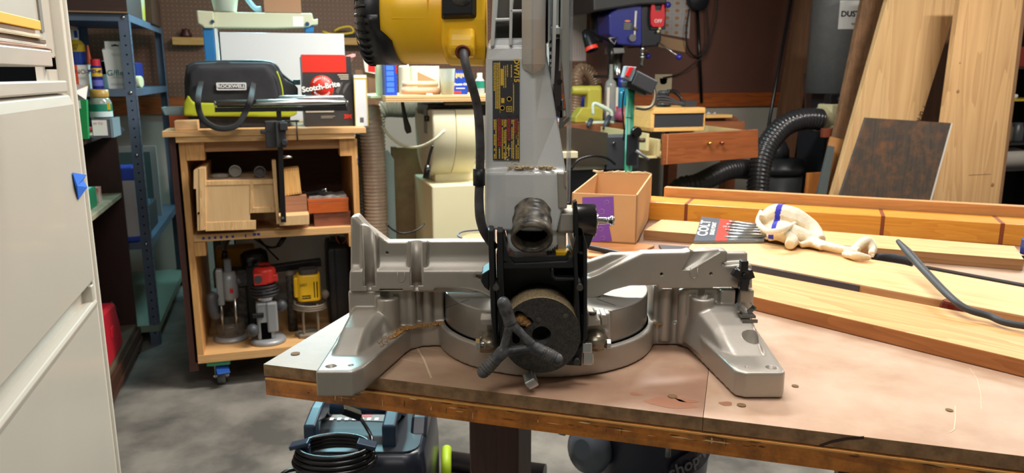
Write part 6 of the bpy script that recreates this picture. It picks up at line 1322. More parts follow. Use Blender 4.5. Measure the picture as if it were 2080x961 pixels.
sp_([(618, 52), (638, 52), (637, 66), (620, 66)], vs_+.02, vs_+.07, 'blade_head', blu, bev=.003)
q = RV(624, 49, vs_-.001); part(ss, 'arm_knob', MB().cyl((q.x, vs_-.012, q.z), (q.x, vs_, q.z), .010), mat('knob_navy', (30, 60, 90), .4)); q = RV(432, 44, vs_-.02); part(ss, 'arm_knob', MB().cyl((q.x, vs_-.03, q.z), (q.x, vs_-.02, q.z), .008), mat('knob_navy', (30, 60, 90), .4))
part(ss, 'base', MB().bb(a.x-.02, RV(650, 100, vs_).x, vs_-.03, vs_+.25, st_z+.0006, st_z+.05), bei, bev=.005)
d = MB(); q0, q1 = RV(594, 33, vs_-.002), RV(617, 54, vs_-.002); part(ss, 'sticker', MB().bb(q0.x, q1.x, vs_-.0012, vs_-.0002, q1.z, q0.z), mat('sticker_white', (232, 228, 220), .4), label='white square label')
za_ = RV(480, 24, vs_).z+.001
one('plastic_cup', 'white plastic tub on the arm of the scroll saw', 'tub', MB().lathe([(.05, 0), (.066, .09), (.069, .092), (.064, .092), (.048, .003), (0, .003)], (RV(457, 10, vs_+.045).x, vs_+.045, za_), (0, 0, 1), 28), mat('tub_white', (222, 222, 206), .5), None, R)
one('hose', 'pale blue translucent hose resting on the arm of the scroll saw', 'hose', MB().tube([RV(*p) for p in ((492, -22, vs_+.04), (500, -6, vs_+.04), (510, 8, vs_+.04), (520, 17.5, vs_+.04), (531, 18, vs_+.04))], .0125, 12, sub=4), mat('hose_ice', (168, 214, 232), .2, alpha=.75), None, R)
a, b_ = RV(537, 22, vs_+.01), RV(612, 22, vs_+.01); one('cardboard_carton', 'small plain brown carton standing on the scroll saw arm', 'box', MB().bb(a.x, b_.x, vs_+.005, vs_+.085, RV(570, 26, vs_).z+.002, RV(570, -30, vs_).z), mat('carton_brown', (170, 128, 96), .7), None, R, bev=.001)
a, b_ = RV(447, 70, 3.84), RV(697, 70, 3.84); zt9 = RV(570, 68, 3.84).z
tb2 = T('white_board', 'large white sheet of board standing behind the tool bag', 'board', ((a.x+b_.x)/2, 3.84, ZT-.2), R)
part(tb2, 'panel', MB().bb(a.x, b_.x, 3.80, 3.812, .0, zt9), mat('melamine_white', (214, 218, 222), .25, coat=.3), bev=.001); part(tb2, 'dark_edge', MB().bb(a.x-.006, a.x-.0006, 3.80, 3.812, .0, zt9), dark)
# ribbed dust hoses
def ribhose(nm, label, pts, r, m, fr=R, amp=.06, pitch=.016):
    P_ = spline([Vector(p) for p in pts], 40); L = [0]
    for p, q in zip(P_, P_[1:]): L.append(L[-1]+(q-p).length)
    n_ = int(L[-1]/pitch*4); out = []; j = 0
    for i in range(n_+1):
        s_ = L[-1]*i/n_
        while j < len(L)-2 and L[j+1] < s_: j += 1
        out.append(P_[j].lerp(P_[j+1], (s_-L[j])/max(1e-9, L[j+1]-L[j])))
    rs = [r*(1+amp*(1, .3, -1, .3)[i % 4]) for i in range(len(out))]
    return one(nm, label, 'hose', MB().tube(out, rs, 24), m, None, fr)
ht = mat('hose_taupe', (206, 190, 172), .3, 0, c2=(184, 164, 146), vs=10, coat=.3)
ribhose('dust_hose', 'wide translucent ribbed dust hose hanging down right of the cart', [RV(*p) for p in ((747, 222, 3.50), (752, 245, 3.48), (757, 290, 3.48), (761, 360, 3.48), (764, 430, 3.48), (766, 500, 3.48), (768, 600, 3.48))] + [Vector((RV(768, 600, 3.48).x, 3.48, .004))], .052, ht)
hg = mat('hose_green_grey', (128, 128, 112), .35, 0, coat=.3, c2=(100, 104, 92), vs=10)
ribhose('dust_hose', 'narrower grey ribbed hose hanging between the cart and the wide hose', [RV(*p) for p in ((735, 272, 3.60), (735, 300, 3.60), (735, 380, 3.60), (737, 470, 3.60), (739, 560, 3.60))] + [Vector((RV(739, 560, 3.6).x, 3.60, .004))], .030, hg)
ribhose('dust_hose', 'green-grey ribbed hose running level under the plywood table top', [RV(*p) for p in ((760, 590, 3.90), (760, 480, 3.90), (759, 380, 3.90), (758, 290, 3.90), (758, 240, 3.90), (764, 222, 3.90), (782, 213, 3.92), (815, 214, 3.97), (850, 214, 4.0), (892, 212, 4.02))], .060, hg, pitch=.02)
# ------------------------------------------------------------------ band saw with a plywood top
vq = 3.15; cb_ = mat('bandsaw_cream', (222, 214, 176), .4); cbs = mat('bandsaw_side', (196, 190, 160), .4)
bs = T('band_saw', 'cream band saw with a plywood table top, behind the yellow motor', 'band saw', (.9, vq+.25, 0), R)
a, b_ = RV(877, 378, vq), RV(1040, 378, vq); zq1 = RV(877, 378, vq).z
part(bs, 'cabinet_base', MB().bb(a.x, b_.x, vq, vq+.42, 0, zq1), cb_, bev=.006)
q = RV(912, 290, vq+.10); R0 = .215; zt0_ = RV(860, 194, vq-.02).z; zc2 = RV(912, 363, vq+.10).z+R0
prof = lambda r: [(r, 0)]
cw = Vector((RV(878, 300, vq+.02).x, vq+.21, zc2))
zcut = zt0_-.06
def wheel(r, x0_, x1_):
    return MB().prism([(cw.y+r*math.cos(2*PI*k/72), min(cw.z+r*math.sin(2*PI*k/72), zcut)) for k in range(72) if cw.z+r*math.sin(2*PI*k/72) < zcut+.03], x0_, x1_, 'x', sm=True)
part(bs, 'wheel_door', wheel(R0, cw.x, cw.x+.10), mat('bandsaw_door', (200, 194, 166), .38), bev=.008); 
part(bs, 'wheel_housing', wheel(R0*.99, cw.x+.1006, cw.x+.19), cb_, bev=.003)
part(bs, 'neck', MB().bb(cw.x+.03, cw.x+.30, vq+.12, vq+.32, zq1-.004, zc2-R0+.06).bb(cw.x+.12, cw.x+.20, vq+.1, vq+.3, zc2, zt0_-.06), cb_, bev=.01)
q = RV(905, 241, vq+.05); part(bs, 'door_knob', MB().cyl((cw.x-.02, vq+.08, q.z), (cw.x+.0, vq+.08, q.z), .012), blackm)
q = RV(892, 245, vq+.05); part(bs, 'nameplate', MB().bb(cw.x-.0015, cw.x-.0004, vq+.12, vq+.19, q.z-.06, q.z+.05), mat('plate_grey', (120, 120, 110), .5))
zt0 = RV(860, 194, vq-.02).z; tl, tr = RV(783, 200, vq-.02).x, RV(1030, 200, vq-.02).x
plf = wood('ply_top_edge', (222, 186, 134), (196, 156, 104), 0, .6, .5, .2)
part(bs, 'table_top', MB().bb(tl, tr, vq-.02, vq+.5, zt0-.026, zt0), plf, bev=.001)
part(bs, 'table_ply_line', MB().bb(tl, tr, vq-.0206, vq-.0200, zt0-.020, zt0-.018).bb(tl, tr, vq-.0206, vq-.0200, zt0-.011, zt0-.009), mat('ply_line', (160, 118, 72), .7))
part(bs, 'table_rail', MB().bb(tl+.25, tr, vq+.0, vq+.03, zt0-.040, zt0-.0265), mat('rail_olive', (120, 104, 72), .6))
d = MB(); zz1 = zt0-.041; d.bb(cw.x+.0, cw.x+.30, vq+.1, vq+.35, zz1-.05, zz1); d.cyl((cw.x+.02, vq+.08, zz1-.03), (cw.x+.06, vq+.08, zz1-.03), .016); d.box((cw.x+.12, vq+.08, zz1-.05), (.06, .06, .05)); part(bs, 'trunnion', d, black, bev=.003)
zt1 = zt0+.0006
gp = mat('pale_green', (194, 212, 168), .4); t2_ = bs
part(t2_, 'side_tray', MB().bb(RV(753, 200, vq+.08).x, tl-.001, vq+.08, vq+.5, zt0-.012, zt0-.002), gp, bev=.001, label='pale green side tray')
part(t2_, 'side_panel', MB().bb(RV(766, 190, vq+.12).x, RV(781, 190, vq+.12).x, vq+.12, vq+.16, zt0-.001, RV(766, 118, vq+.12).z), gp, bev=.004)

# goods on the plywood top
def onp(px0, px1, pyt, v, dep, nm, label, cat, mats, fn=None, bev=.001):
    a, b_ = RV(px0, 190, v), RV(px1, 190, v); d = MB().bb(a.x, b_.x, v, v+dep, zt1, RV(px0, pyt, v).z)
    if fn: fn(d, a.x, b_.x, RV(px0, pyt, v).z, v)
    return one(nm, label, cat, d, mats, None, R, bev=bev)
bl = mat('box_cobalt', (30, 70, 190), .4); bl2 = mat('box_sky', (70, 124, 220), .4)
def f_(d, a, b_, z, v):
    for k in range(5): d.bb(a+.004, b_-.012, v-.0006, v, zt1+.012+k*.022, zt1+.030+k*.022, m=1)
    d.bb(b_-.005, b_+.0004, v-.0008, v+.02, z-.06, z-.012, m=2)
onp(784, 807, 118, vq+.02, .09, 'product_box', 'upright cobalt blue box at the left end of the plywood top', 'box', [bl, bl2, red], f_)
d, (c_, v_, r_, h_) = can('', '', '', 811, 834, 190, 122, vq+.16, zt1, [(1, 0, 0), (1, .8, 0), (.8, .85, 1), (.8, 1, 1)], None)
one('jar', 'cloudy cream jar right of the blue box on the plywood top', 'jar', d, [mat('jar_cream', (206, 200, 170), .35), mat('jar_lid', (190, 186, 178), .3)], (c_, v_, zt1), R)
onp(838, 893, 134, vq+.30, .05, 'paper_pad', 'cream paper pad standing at the back of the plywood top', 'paper pad', [mat('pad_cream', (232, 222, 184), .7)])
d = MB(); a, b_ = RV(853, 190, vq+.2), RV(893, 190, vq+.2); zq_ = RV(853, 146, vq+.2).z; d.prism([(a.x, zt1+.035), (b_.x, zt1+.035), (b_.x, zt1+.045), (a.x, zq_)], vq+.24, vq+.25)
one('triangular_offcut', 'brown wedge-shaped scrap leaning on the cream pad', 'offcut', MB().prism([(a.x, zt1), (b_.x, zt1), (b_.x, zt1+.055), (a.x, zq_)], vq+.24, vq+.25), mat('wedge_brown', (160, 128, 92), .7), None, R)
d = MB(); a, b_ = RV(818, 180, vq+.08), RV(890, 180, vq+.08); zl3 = zt1+.033
d.tube([(a.x, vq+.09, zl3+.012), ((a.x+b_.x)/2, vq+.08, zl3+.012), (b_.x, vq+.08, zl3+.012)], [.012, .0115, .0115], 12, sub=3)
one('sanding_belt', 'upper of two tan sanding belts on the plywood top', 'sanding belt', d, mat('belt_tan', (206, 190, 152), .7), None, R, group='sanding belts on the plywood top')
d = MB(); d.tube([(a.x-.006, vq+.08, zt1+.0155), ((a.x+b_.x)/2, vq+.07, zt1+.0155), (b_.x+.006, vq+.07, zt1+.0155)], [.012, .0153, .0153], 12, sub=3)
one('sanding_belt', 'lower pinkish roll under the tan sanding belt on the plywood top', 'sanding belt', d, mat('belt_pink', (206, 162, 130), .7), None, R, group='sanding belts on the plywood top')
q = RV(909, 188, vq+.02); cg = T('plastic_cup', 'clear plastic cup half full of white liquid on the plywood top', 'cup', (q.x, vq+.02, zt1), R)
hc = RV(909, 140, vq-.01).z-zt1; part(cg, 'cup', MB().lathe([(.026, 0), (.034, hc), (.035, hc+.001), (.0335, hc+.001), (.0255, .002), (0, .002)], (q.x, vq+.02, zt1), (0, 0, 1), 28), mat('cup_clear', (206, 214, 204), .12, alpha=.5)); part(cg, 'liquid', MB().lathe([(.025, .0025), (.0292, hc*.52), (0, hc*.52)], (q.x, vq+.02, zt1), (0, 0, 1), 28), mat('liquid_cream', (228, 226, 190), .4))
def g_(d, a, b_, z, v):
    w_ = b_-a; h_ = z-zt1
    d.text('Danish Oil', .013, ((a+b_)/2, v-.0006, zt1+h_*.42), m=1, bold=.0003); d.bb(a+.002, b_-w_*.45, v-.0006, v, zt1+.003, zt1+.014, m=2); d.bb(a+.012, b_-.012, v-.0006, v, zt1+h_*.24, zt1+h_*.27, m=1)
    for k in range(4): d.prism([(a+w_*(.15+.16*k), zt1+h_*(.70+.05*(k % 2))), (a+w_*(.28+.16*k), zt1+h_*(.66+.05*(k % 2))), (a+w_*(.32+.16*k), zt1+h_*.86), (a+w_*(.2+.16*k), zt1+h_*.9)], v-.0006, v, m=3)
onp(921, 950, 143, vq+.09, .04, 'oil_tin', 'dark blue finishing oil tin with gold artwork on the plywood top', 'tin', [mat('tin_blue', (30, 62, 160), .3), pw, mat('tin_red', (180, 60, 50), .4), mat('tin_gold', (190, 170, 120), .4)], g_)
d, (c_, v_, r_, h_) = can('', '', '', 965, 984, 186, 148, vq+.05, zt1, [(1, 0, 0), (1, .28, 0), (1, .29, 1), (1, .62, 1), (1, .63, 0), (.55, .78, 2), (.55, 1, 2)], None)
one('glue_bottle', 'small bottle with a green label and white cap beside the cable', 'bottle', d, [mat('bottle_grey', (150, 160, 156), .3), mat('label_teal', (30, 120, 100), .4), white], (c_, v_, zt1), R)
q = RV(840, 190, vq+.005); one('white_puck', 'small white puck near the front edge of the plywood top', 'puck', MB().lathe([(.014, 0), (.014, .005), (.01, .007), (0, .007)], (RV(872, 190, vq+.01).x, vq+.01, zt1), (0, 0, 1), 18), white, None, R)
# red and white pack hanging on the pegboard
d = MB(); a, b_ = RV(744, 150, 4.2), RV(772, 150, 4.2)
hp = T('blister_pack', 'red, yellow and white blister pack on a brown wood block behind the boxes', 'pack', (a.x, 3.86, .98), R)
a, b_ = RV(735, 150, 3.72), RV(768, 150, 3.72)
d = MB().bb(a.x-.03, b_.x, 3.72, 3.79, 0, RV(750, 142, 3.72).z); part(hp, 'wood_post', d, wood('post_brown', (120, 88, 62), (90, 64, 44), 2, .7, 1, .3))
d = MB().prism(xzr([(738, 118), (746, 108), (770, 120), (770, 152), (742, 146)], 3.70), 3.70, 3.715, m=0); d.prism(xzr([(748, 128), (768, 131), (768, 148), (748, 145)], 3.699), 3.698, 3.70, m=1); d.prism(xzr([(744, 112), (768, 121), (768, 126), (744, 119)], 3.699), 3.698, 3.70, m=2)
part(hp, 'pack', d, [mat('pack_white', (206, 196, 186), .5), red, mat('pack_lime', (190, 190, 80), .5)], label='red and white blister pack')
# panels, cables behind
a, b_ = RV(800, 400, 3.62), RV(852, 400, 3.62); one('cardboard_sheet', 'tall brown cardboard sheet standing left of the band saw', 'cardboard', MB().bb(a.x, b_.x+.05, 3.62, 3.66, 0, RV(820, 300, 3.62).z).bb(a.x-.002, a.x+.02, 3.615, 3.662, 0, RV(820, 300, 3.62).z+.004), mat('cardboard_old', (150, 132, 96), .8, c2=(120, 92, 64), vs=5), None, R)
a, b_ = RV(783, 400, 3.56), RV(803, 400, 3.56); one('foam_sheet', 'pale blue sheet standing between the wide hose and the cardboard', 'sheet', MB().prism([(a.x, 0), (b_.x, 0), (b_.x, RV(790, 325, 3.56).z), (a.x+.02, RV(790, 305, 3.56).z), (a.x, RV(790, 310, 3.56).z)], 3.56, 3.60), mat('foam_blue', (178, 202, 202), .5), None, R, bev=.004)
one('white_cable', 'thin white cable sagging between the hose and the band saw', 'cable', MB().tube([RV(*p) for p in ((776, 256, 3.38), (795, 280, 3.32), (822, 297, 3.25), (852, 298, 3.18), (880, 285, 3.125), (904, 264, 3.12))], .006, 8, sub=5), mat('cable_white', (206, 206, 180), .5), None, R)
one('black_cable', 'black cable with a plug hanging left of the band saw wheel housing', 'cable', MB().tube([RV(*p) for p in ((879, 296, 3.09), (876, 305, 3.09), (872, 320, 3.09), (868, 345, 3.09), (872, 358, 3.09))], .006, 8, sub=5).tube([RV(*p) for p in ((869, 335, 3.09), (866, 362, 3.09))], [.012, .016], 10), blackm, None, R)
one('hanging_cable', 'grey-black strap hanging under the plywood top above the white cable', 'strap', MB().tube([RV(*p) for p in ((817, 206, 3.44), (822, 235, 3.44), (828, 260, 3.44), (831, 270, 3.44))], [.008, .010, .016, .012], 10, sub=4), mat('strap_dark', (58, 62, 58), .6), None, R)
one('black_cable', 'thin black cable arcing just above the left fence', 'cable', MB().tube([RV(*p) for p in ((785, 455, 3.1), (800, 468, 3.1), (820, 474, 3.1), (845, 468, 3.1), (862, 455, 3.12))], .004, 8, sub=5), blackm, None, R)
q = W.h(960, 474, ZB+.02); one('grey_cable', 'thin grey cable end lying over the small wood offcut at the far left corner', 'cable', MB().tube([W.h(938, 484, ZB+.0085), W.h(930, 478, ZB+.010), W.h(938, 471, ZB+.012), W.h(960, 468, ZB+.011), W.h(992, 466, ZB+.010)], .0022, 8, sub=5), mat('cable_grey', (96, 104, 108), .5), None, W)
# ------------------------------------------------------------------ right half: bench cabinet, drill press and what stands on it
vt = 4.05; zt = RV(1460, 247, vt).z
wk = wood('brown_worktop', (132, 78, 46), (100, 56, 32), 0, .5, .8, .3)
wt = T('wall_bench', 'brown wooden wall bench carrying the drill press, with an open drawer', 'bench', (RV(1330, 250, vt).x, vt+.4, 0), R)
xa, xb = RV(1150, 247, vt).x-.15, RV(1512, 247, vt).x
part(wt, 'worktop', MB().bb(xa, xb, vt, vt+.85, zt-.055, zt), wk, bev=.003)
part(wt, 'worktop_panel', MB().bb(RV(1428, 245, vt).x, xb+.001, vt-.004, vt, zt-.055, zt-.002), wood('panel_brown', (150, 92, 56), (118, 66, 38), 0, .5, .8, .3))
for x in (xa+.02, xb-.09):
    for y in (vt+.03, vt+.75): part(wt, 'leg', MB().bb(x, x+.07, y, y+.07, 0, zt-.055), wk)
vdr = 3.45; dq = [R.v(x, y, vdr) for x, y in ((1346, 335), (1540, 320), (1540, 263), (1348, 273))]
dw = wood('drawer_front', (150, 84, 44), (116, 58, 28), 0, .35, .7, .3, .3)
dr_ = part(wt, 'drawer', MB().prism([(q.x, q.z) for q in dq], vdr, vdr+.022), dw, bev=.001)
x0, x1 = dq[0].x+.02, dq[1].x-.02; zd0, zd1 = dq[1].z+.02, dq[2].z-.01
part(dr_, 'drawer_side', MB().bb(x0-.10, x0-.085, vdr+.03, vt+.3, zd0+.03, zd1+.0).bb(x0-.04, x0-.025, vdr+.022, vt+.3, zd0, zd1-.03).bb(x1-.015, x1, vdr+.022, vt+.3, zd0, zd1), mat('drawer_cream', (196, 180, 132), .6), root=wt, bev=.001)
part(dr_, 'drawer_bottom', MB().bb(x0-.1, x1, vdr+.03, vt+.3, zd0-.008, zd0), mat('drawer_cream', (196, 180, 132), .6), root=wt)
for px, py, m_ in ((1438, 291, 'brass'), (1463, 290, 'copper')):
    q = R.v(px, py, vdr); part(dr_, 'knob', MB().lathe([(.005, 0), (.004, .012), (.010, .018), (.010, .024), (.005, .028), (0, .028)], (q.x, vdr, q.z), (0, -1, 0), 18), mat('brass', (214, 178, 90), .25, 1) if m_ == 'brass' else mat('copper', (160, 96, 70), .3, 1), root=wt)
d = MB(); q = [R.v(x, y, vdr-.0005) for x, y in ((1354, 335), (1356, 273), (1346, 281), (1540, 270))]
d.bb(q[0].x, q[0].x+.0015, vdr-.0008, vdr, dq[0].z+.002, dq[3].z-.002); part(dr_, 'pencil_line', d, mat('line_pale', (206, 170, 130), .7), root=wt)
z1 = zt+.0006
# black-fronted drawer unit on the bench
vu = 3.62; 
du = T('small_drawer_unit', 'light wood drawer unit with a black front on top of the open drawer', 'drawer unit', (RV(1378, 245, vu).x, vu+.1, RV(1378, 270, vu).z), R)
a, b_ = RV(1322, 245, vu), RV(1432, 245, vu); zu0, zu1 = zd1+.0012, RV(1378, 219, vu).z
zu0 = dq[3].z+.001; lwu = wood('unit_wood', (226, 182, 112), (196, 148, 82), 0, .5, .8, .3)
part(du, 'case', MB().bb(a.x, b_.x, vu, vu+.32, zu1-.016, zu1).bb(a.x, b_.x, vu, vu+.32, zu0, zu0+.020).bb(a.x, a.x+.02, vu, vu+.32, zu0, zu1).bb(b_.x-.006, b_.x, vu, vu+.32, zu0, zu1).bb(a.x, b_.x, vu+.31, vu+.32, zu0, zu1), lwu, bev=.001)
part(du, 'drawer_front', MB().bb(a.x+.022, b_.x-.008, vu+.004, vu+.02, zu0+.022, zu1-.03), mat('front_black', (50, 50, 54), .5), bev=.001)
part(du, 'top_rail', MB().bb(a.x+.008, b_.x-.004, vu-.004, vu+.01, zu1-.029, zu1-.012), lwu, bev=.001)
for i, (p0, p1, py, vz, lb_) in enumerate(((1430, 1482, 232, 3.80, 'light wood strip lying right of the black-fronted drawer unit'), (1436, 1505, 240, 3.90, 'darker board under the light strip right of the drawer unit'))):
    a, b_ = RV(p0, py, vt+.05), RV(p1, py, vt+.05); one('wood_strip', lb_, 'board', MB().bb(a.x, b_.x, vt+.02+.06*i, vt+.12+.1*i, z1+(.02 if i == 0 else 0), z1+(.038 if i == 0 else .0194)), lwu if i == 0 else wk, None, R, bev=.001)
q = RV(1450, 222, vt+.2); one('plastic_bag', 'crumpled grey plastic bag lying on the wall bench behind the wood strips', 'plastic bag', MB().loft([[Vector((q.x+.012*i-.06, vt+.22+.02*j, z1+.02+.035*((i*5+j*3) % 4)/4*k)) for k in (0, 1) for j in ((0, 3) if k == 0 else (3, 1))] for i in range(9)], True, False), mat('bag_grey', (170, 170, 176), .3), None, R)
# sander with its cord
q = RV(1348, 200, 3.78); zs9 = zu1+.0006
ps = T('palm_sander', 'black palm sander with a coiled black cord on the small drawer unit', 'sander', (q.x, 3.78, zs9), R)
part(ps, 'body', MB().lathe([(.042, 0), (.042, .012), (.030, .03), (.027, .055), (.034, .068), (.034, .078), (.022, .084), (0, .084)], (q.x, 3.78, zs9+.002), (0, 0, 1), 28), mat('sander_black', (44, 46, 50), .4))
part(ps, 'handle', MB().tube([(q.x+.02, 3.78, zs9+.082), (q.x+.06, 3.77, zs9+.078), (q.x+.085, 3.75, zs9+.05), (q.x+.09, 3.74, zs9+.02)], [.010, .012, .009, .007], 12, sub=4), blackm)
d = MB()
for k in range(3): d.tube([(q.x-.10+.012*k, 3.70, zs9+.052-.012*k), (q.x-.04, 3.69, zs9+.055-.014*k), (q.x+.03, 3.685, zs9+.030-.006*k), (q.x+.09, 3.68, zs9+.012), (q.x+.12+.01*k, 3.69, zs9+.014)], .007, 8, sub=4)
d.box((q.x+.105, 3.69, zs9+.018), (.07, .04, .032)); part(ps, 'cord', d, mat('cord_black2', (48, 48, 52), .5))
# wall outlet
a, b_ = RV(1331, 151, VB-.02), RV(1364, 201, VB-.02)
ol = T('wall_outlet', 'cream wall outlet plate with one dark socket behind the sander', 'wall outlet', ((a.x+b_.x)/2, VB-.02, b_.z), R)
part(ol, 'plate', MB().bb(a.x, b_.x, VB-.016, VB-.009, b_.z, a.z), mat('plate_cream', (206, 194, 160), .5), bev=.002)
cx5 = (a.x+b_.x)/2; zc5 = RV(1345, 165, VB-.02).z; part(ol, 'socket', MB().prism([(cx5-.03, zc5+.02), (cx5+.03, zc5+.02), (cx5+.026, zc5-.012), (cx5+.01, zc5-.022), (cx5-.014, zc5-.022), (cx5-.026, zc5-.01)], VB-.019, VB-.0155), dark, bev=.001)
# drill press
vd = 4.42; cast_b = mat('press_blue', (44, 50, 132), .3, coat=.3); pk = mat('press_black', (34, 36, 42), .4)
dp_ = T('drill_press', 'blue and black drill press standing on the wall bench', 'drill press', (RV(1250, 200, vd).x, vd+.2, z1), R)
def dpp(pts, v0_, v1_, nm, m, **k): return part(dp_, nm, MB().prism(xzr(pts, v0_), v0_, v1_), m, **k)
dpp([(1237, 30), (1262, 8), (1305, 8), (1305, 90), (1300, 94), (1256, 90), (1238, 70)], vd-.01, vd+.20, 'head', cast_b, bev=.012)
dpp([(1303, 8), (1341, 8), (1343, 60), (1344, 82), (1338, 94), (1304, 96)], vd, vd+.22, 'feed_housing', pk, bev=.01)
dpp([(1204, -30), (1352, -30), (1356, 8), (1300, 10), (1206, 24)], vd-.05, vd+.42, 'belt_cover', mat('cover_black', (48, 48, 50), .4), bev=.012)
a, b_ = RV(1211, 60, vd+.15), RV(1240, 60, vd+.15); part(dp_, 'motor', MB().cyl((( a.x+b_.x)/2, vd+.22, RV(1220, 85, vd+.15).z), ((a.x+b_.x)/2, vd+.22, RV(1220, 24, vd+.15).z), .055, n=32), blackm, bev=.008)
dpp([(1242, 97), (1268, 97), (1270, 108), (1240, 110)], vd+.02, vd+.12, 'collar', steel, bev=.004)
q = RV(1254, 130, vd+.12); part(dp_, 'column', MB().cyl((q.x, vd+.12, z1+.05), (q.x, vd+.12, RV(1254, 92, vd+.1).z), .034, n=32), mat('column_chrome', (190, 190, 186), .15, 1))
part(dp_, 'base', MB().bb(q.x-.13, q.x+.12, vd-.02, vd+.28, z1, z1+.03).cyl((q.x, vd+.12, z1+.03), (q.x, vd+.12, z1+.09), .045), cast_b, bev=.006)
zt_d = RV(1250, 152, vd).z; part(dp_, 'work_table', MB().bb(q.x-.13, q.x+.14, vd-.04, vd+.20, zt_d-.02, zt_d).cyl((q.x, vd+.12, zt_d-.07), (q.x, vd+.12, zt_d-.02), .05), mat('table_iron', (60, 60, 62), .45, .4), bev=.003)
q = RV(1306, 110, vd+.02); z_ = lambda py: RV(1306, py, vd+.02).z
part(dp_, 'spindle', MB().lathe([(.018, z_(94)), (.018, z_(104)), (.011, z_(106)), (.011, z_(112)), (.022, z_(114)), (.022, z_(118)), (.015, z_(120)), (.016, z_(130)), (.008, z_(137)), (0, z_(137))][::-1], (q.x, vd+.03, 0), (0, 0, 1), 24), mat('spindle_steel', (180, 182, 184), .2, .95))
a, b_ = RV(1336, 80, vd-.03), RV(1379, 117, vd-.10)
for (p0, p1, v0_, v1_) in (((1338, 86), (1379, 116), vd-.01, vd-.12), ((1348, 26), (1357, 10), vd-.01, vd-.04), ((1312, 100), (1316, 114), vd+.06, vd+.12)):
    s0, s1 = RV(*p0, v0_), RV(*p1, v1_); h_ = part(dp_, 'feed_arm', MB().cyl((s0.x, v0_, s0.z), (s1.x, v1_, s1.z), .005, n=10), chrome)
    part(h_, 'feed_ball', MB().ball((s1.x, v1_, s1.z), .019), mat('ball_blue', (40, 44, 150), .2, coat=.5), root=dp_)
sw = part(dp_, 'stop_switch', MB().prism(xzr([(1324, 8), (1330, 8), (1332, 22), (1343, 22), (1346, 8), (1350, 9), (1351, 32), (1349, 52), (1345, 55), (1327, 55), (1323, 50), (1322, 32)], vd-.03), vd-.03, vd-.015), mat('switch_red', (214, 40, 52), .35), bev=.002, label='red OFF paddle')
q = RV(1337, 43, vd-.032); t_ = MB().text('OFF', .030, (q.x, vd-.0312, q.z), m=0, bold=.0003); part(sw, 'lettering', t_, pw, root=dp_)
a, b_ = RV(1331, 28, vd-.02), RV(1343, 21, vd-.02); part(sw, 'green_key', MB().bb(a.x, b_.x, vd-.026, vd-.014, a.z, b_.z), mat('key_green', (24, 110, 70), .4), root=dp_)
part(sw, 'switch_box', MB().bb(RV(1322, 30, vd-.01).x, RV(1352, 30, vd-.01).x, vd-.0145, vd+.0, RV(1330, 60, vd).z, RV(1330, 0, vd).z), pk, root=dp_)
d = MB()
for px, py in ((1340, 58), (1337, 64)): d.ball(RV(px, py, vd-.02), .009)
part(dp_, 'key_tag', d, mat('tag_cream', (220, 210, 160), .3))
dpp([(1290, 22), (1294, 22), (1290, 82), (1287, 82)], vd-.014, vd-.011, 'depth_scale', mat('scale_white', (214, 210, 206), .4)); q = RV(1284, 77, vd-.02); part(dp_, 'depth_dial', MB().cyl((q.x, vd-.03, q.z), (q.x, vd-.01, q.z), .022), mat('dial_grey', (110, 108, 110), .4)); q = RV(1291, 58, vd-.02); part(dp_, 'depth_nut', MB().cyl((q.x, vd-.02, q.z-.008), (q.x, vd-.02, q.z+.008), .012), mat('nut_olive', (110, 104, 70), .4))
d = MB(); a, b_ = RV(1266, 61, vd-.012), RV(1286, 47, vd-.012); d.bb(a.x, b_.x, vd-.0112, vd-.0104, a.z, b_.z, m=0); d.text('12 SPEED', .011, ((a.x+b_.x)/2, vd-.0118, (a.z+b_.z)/2+.014), m=1) if False else None
for k in range(4): d.bb(a.x+.006, b_.x-.02+.003*k, vd-.0118, vd-.0112, a.z+.006+.010*k, a.z+.009+.010*k, m=1)
q = RV(1275, 43, vd-.012); d.ball((q.x, vd-.011, q.z), .010, sc=(2, .15, .7), m=2); part(dp_, 'nameplate', d, [mat('plate_dark', (66, 70, 80), .5), mat('plate_text', (150, 150, 130), .5), mat('logo_orange', (220, 140, 60), .4)], label='dark nameplate with a small orange logo')
# snake lamp
lp_ = [(1240, 120, vd-.02), (1236, 100, vd-.02), (1237, 84, vd-.03), (1228, 78, vd-.05), (1212, 72, vd-.08), (1203, 64, vd-.1)]
part(dp_, 'lamp_neck', MB().tube([RV(*p) for p in lp_], .009, 10, sub=5).tube([RV(1240, 120, vd-.02), RV(1238, 150, vd+.0), RV(1240, 175, vd+.02)], .012, 10), blackm)
s0, s1 = RV(1190, 64, vd-.12), RV(1203, 103, vd-.16); dd = (s1-s0).normalized(); L_ = (s1-s0).length
part(dp_, 'lamp_head', MB().lathe([(.012, -.01), (.026, 0), (.032, L_*.35), (.036, L_*.8), (.038, L_), (.03, L_*.98), (0, L_*.9)], s0, dd, 28), blackm); part(dp_, 'lamp_band', MB().lathe([(.0375, L_*.80), (.0395, L_*.98)], s0, dd, 28, cap=False), mat('band_red', (226, 60, 40), .4), label='bright red band round the lamp mouth')
part(dp_, 'lamp_bracket', MB().tube([RV(*p) for p in ((1236, 78, vd-.03), (1254, 76, vd-.02), (1248, 90, vd-.02), (1238, 80, vd-.03))], .005, 8), steel)
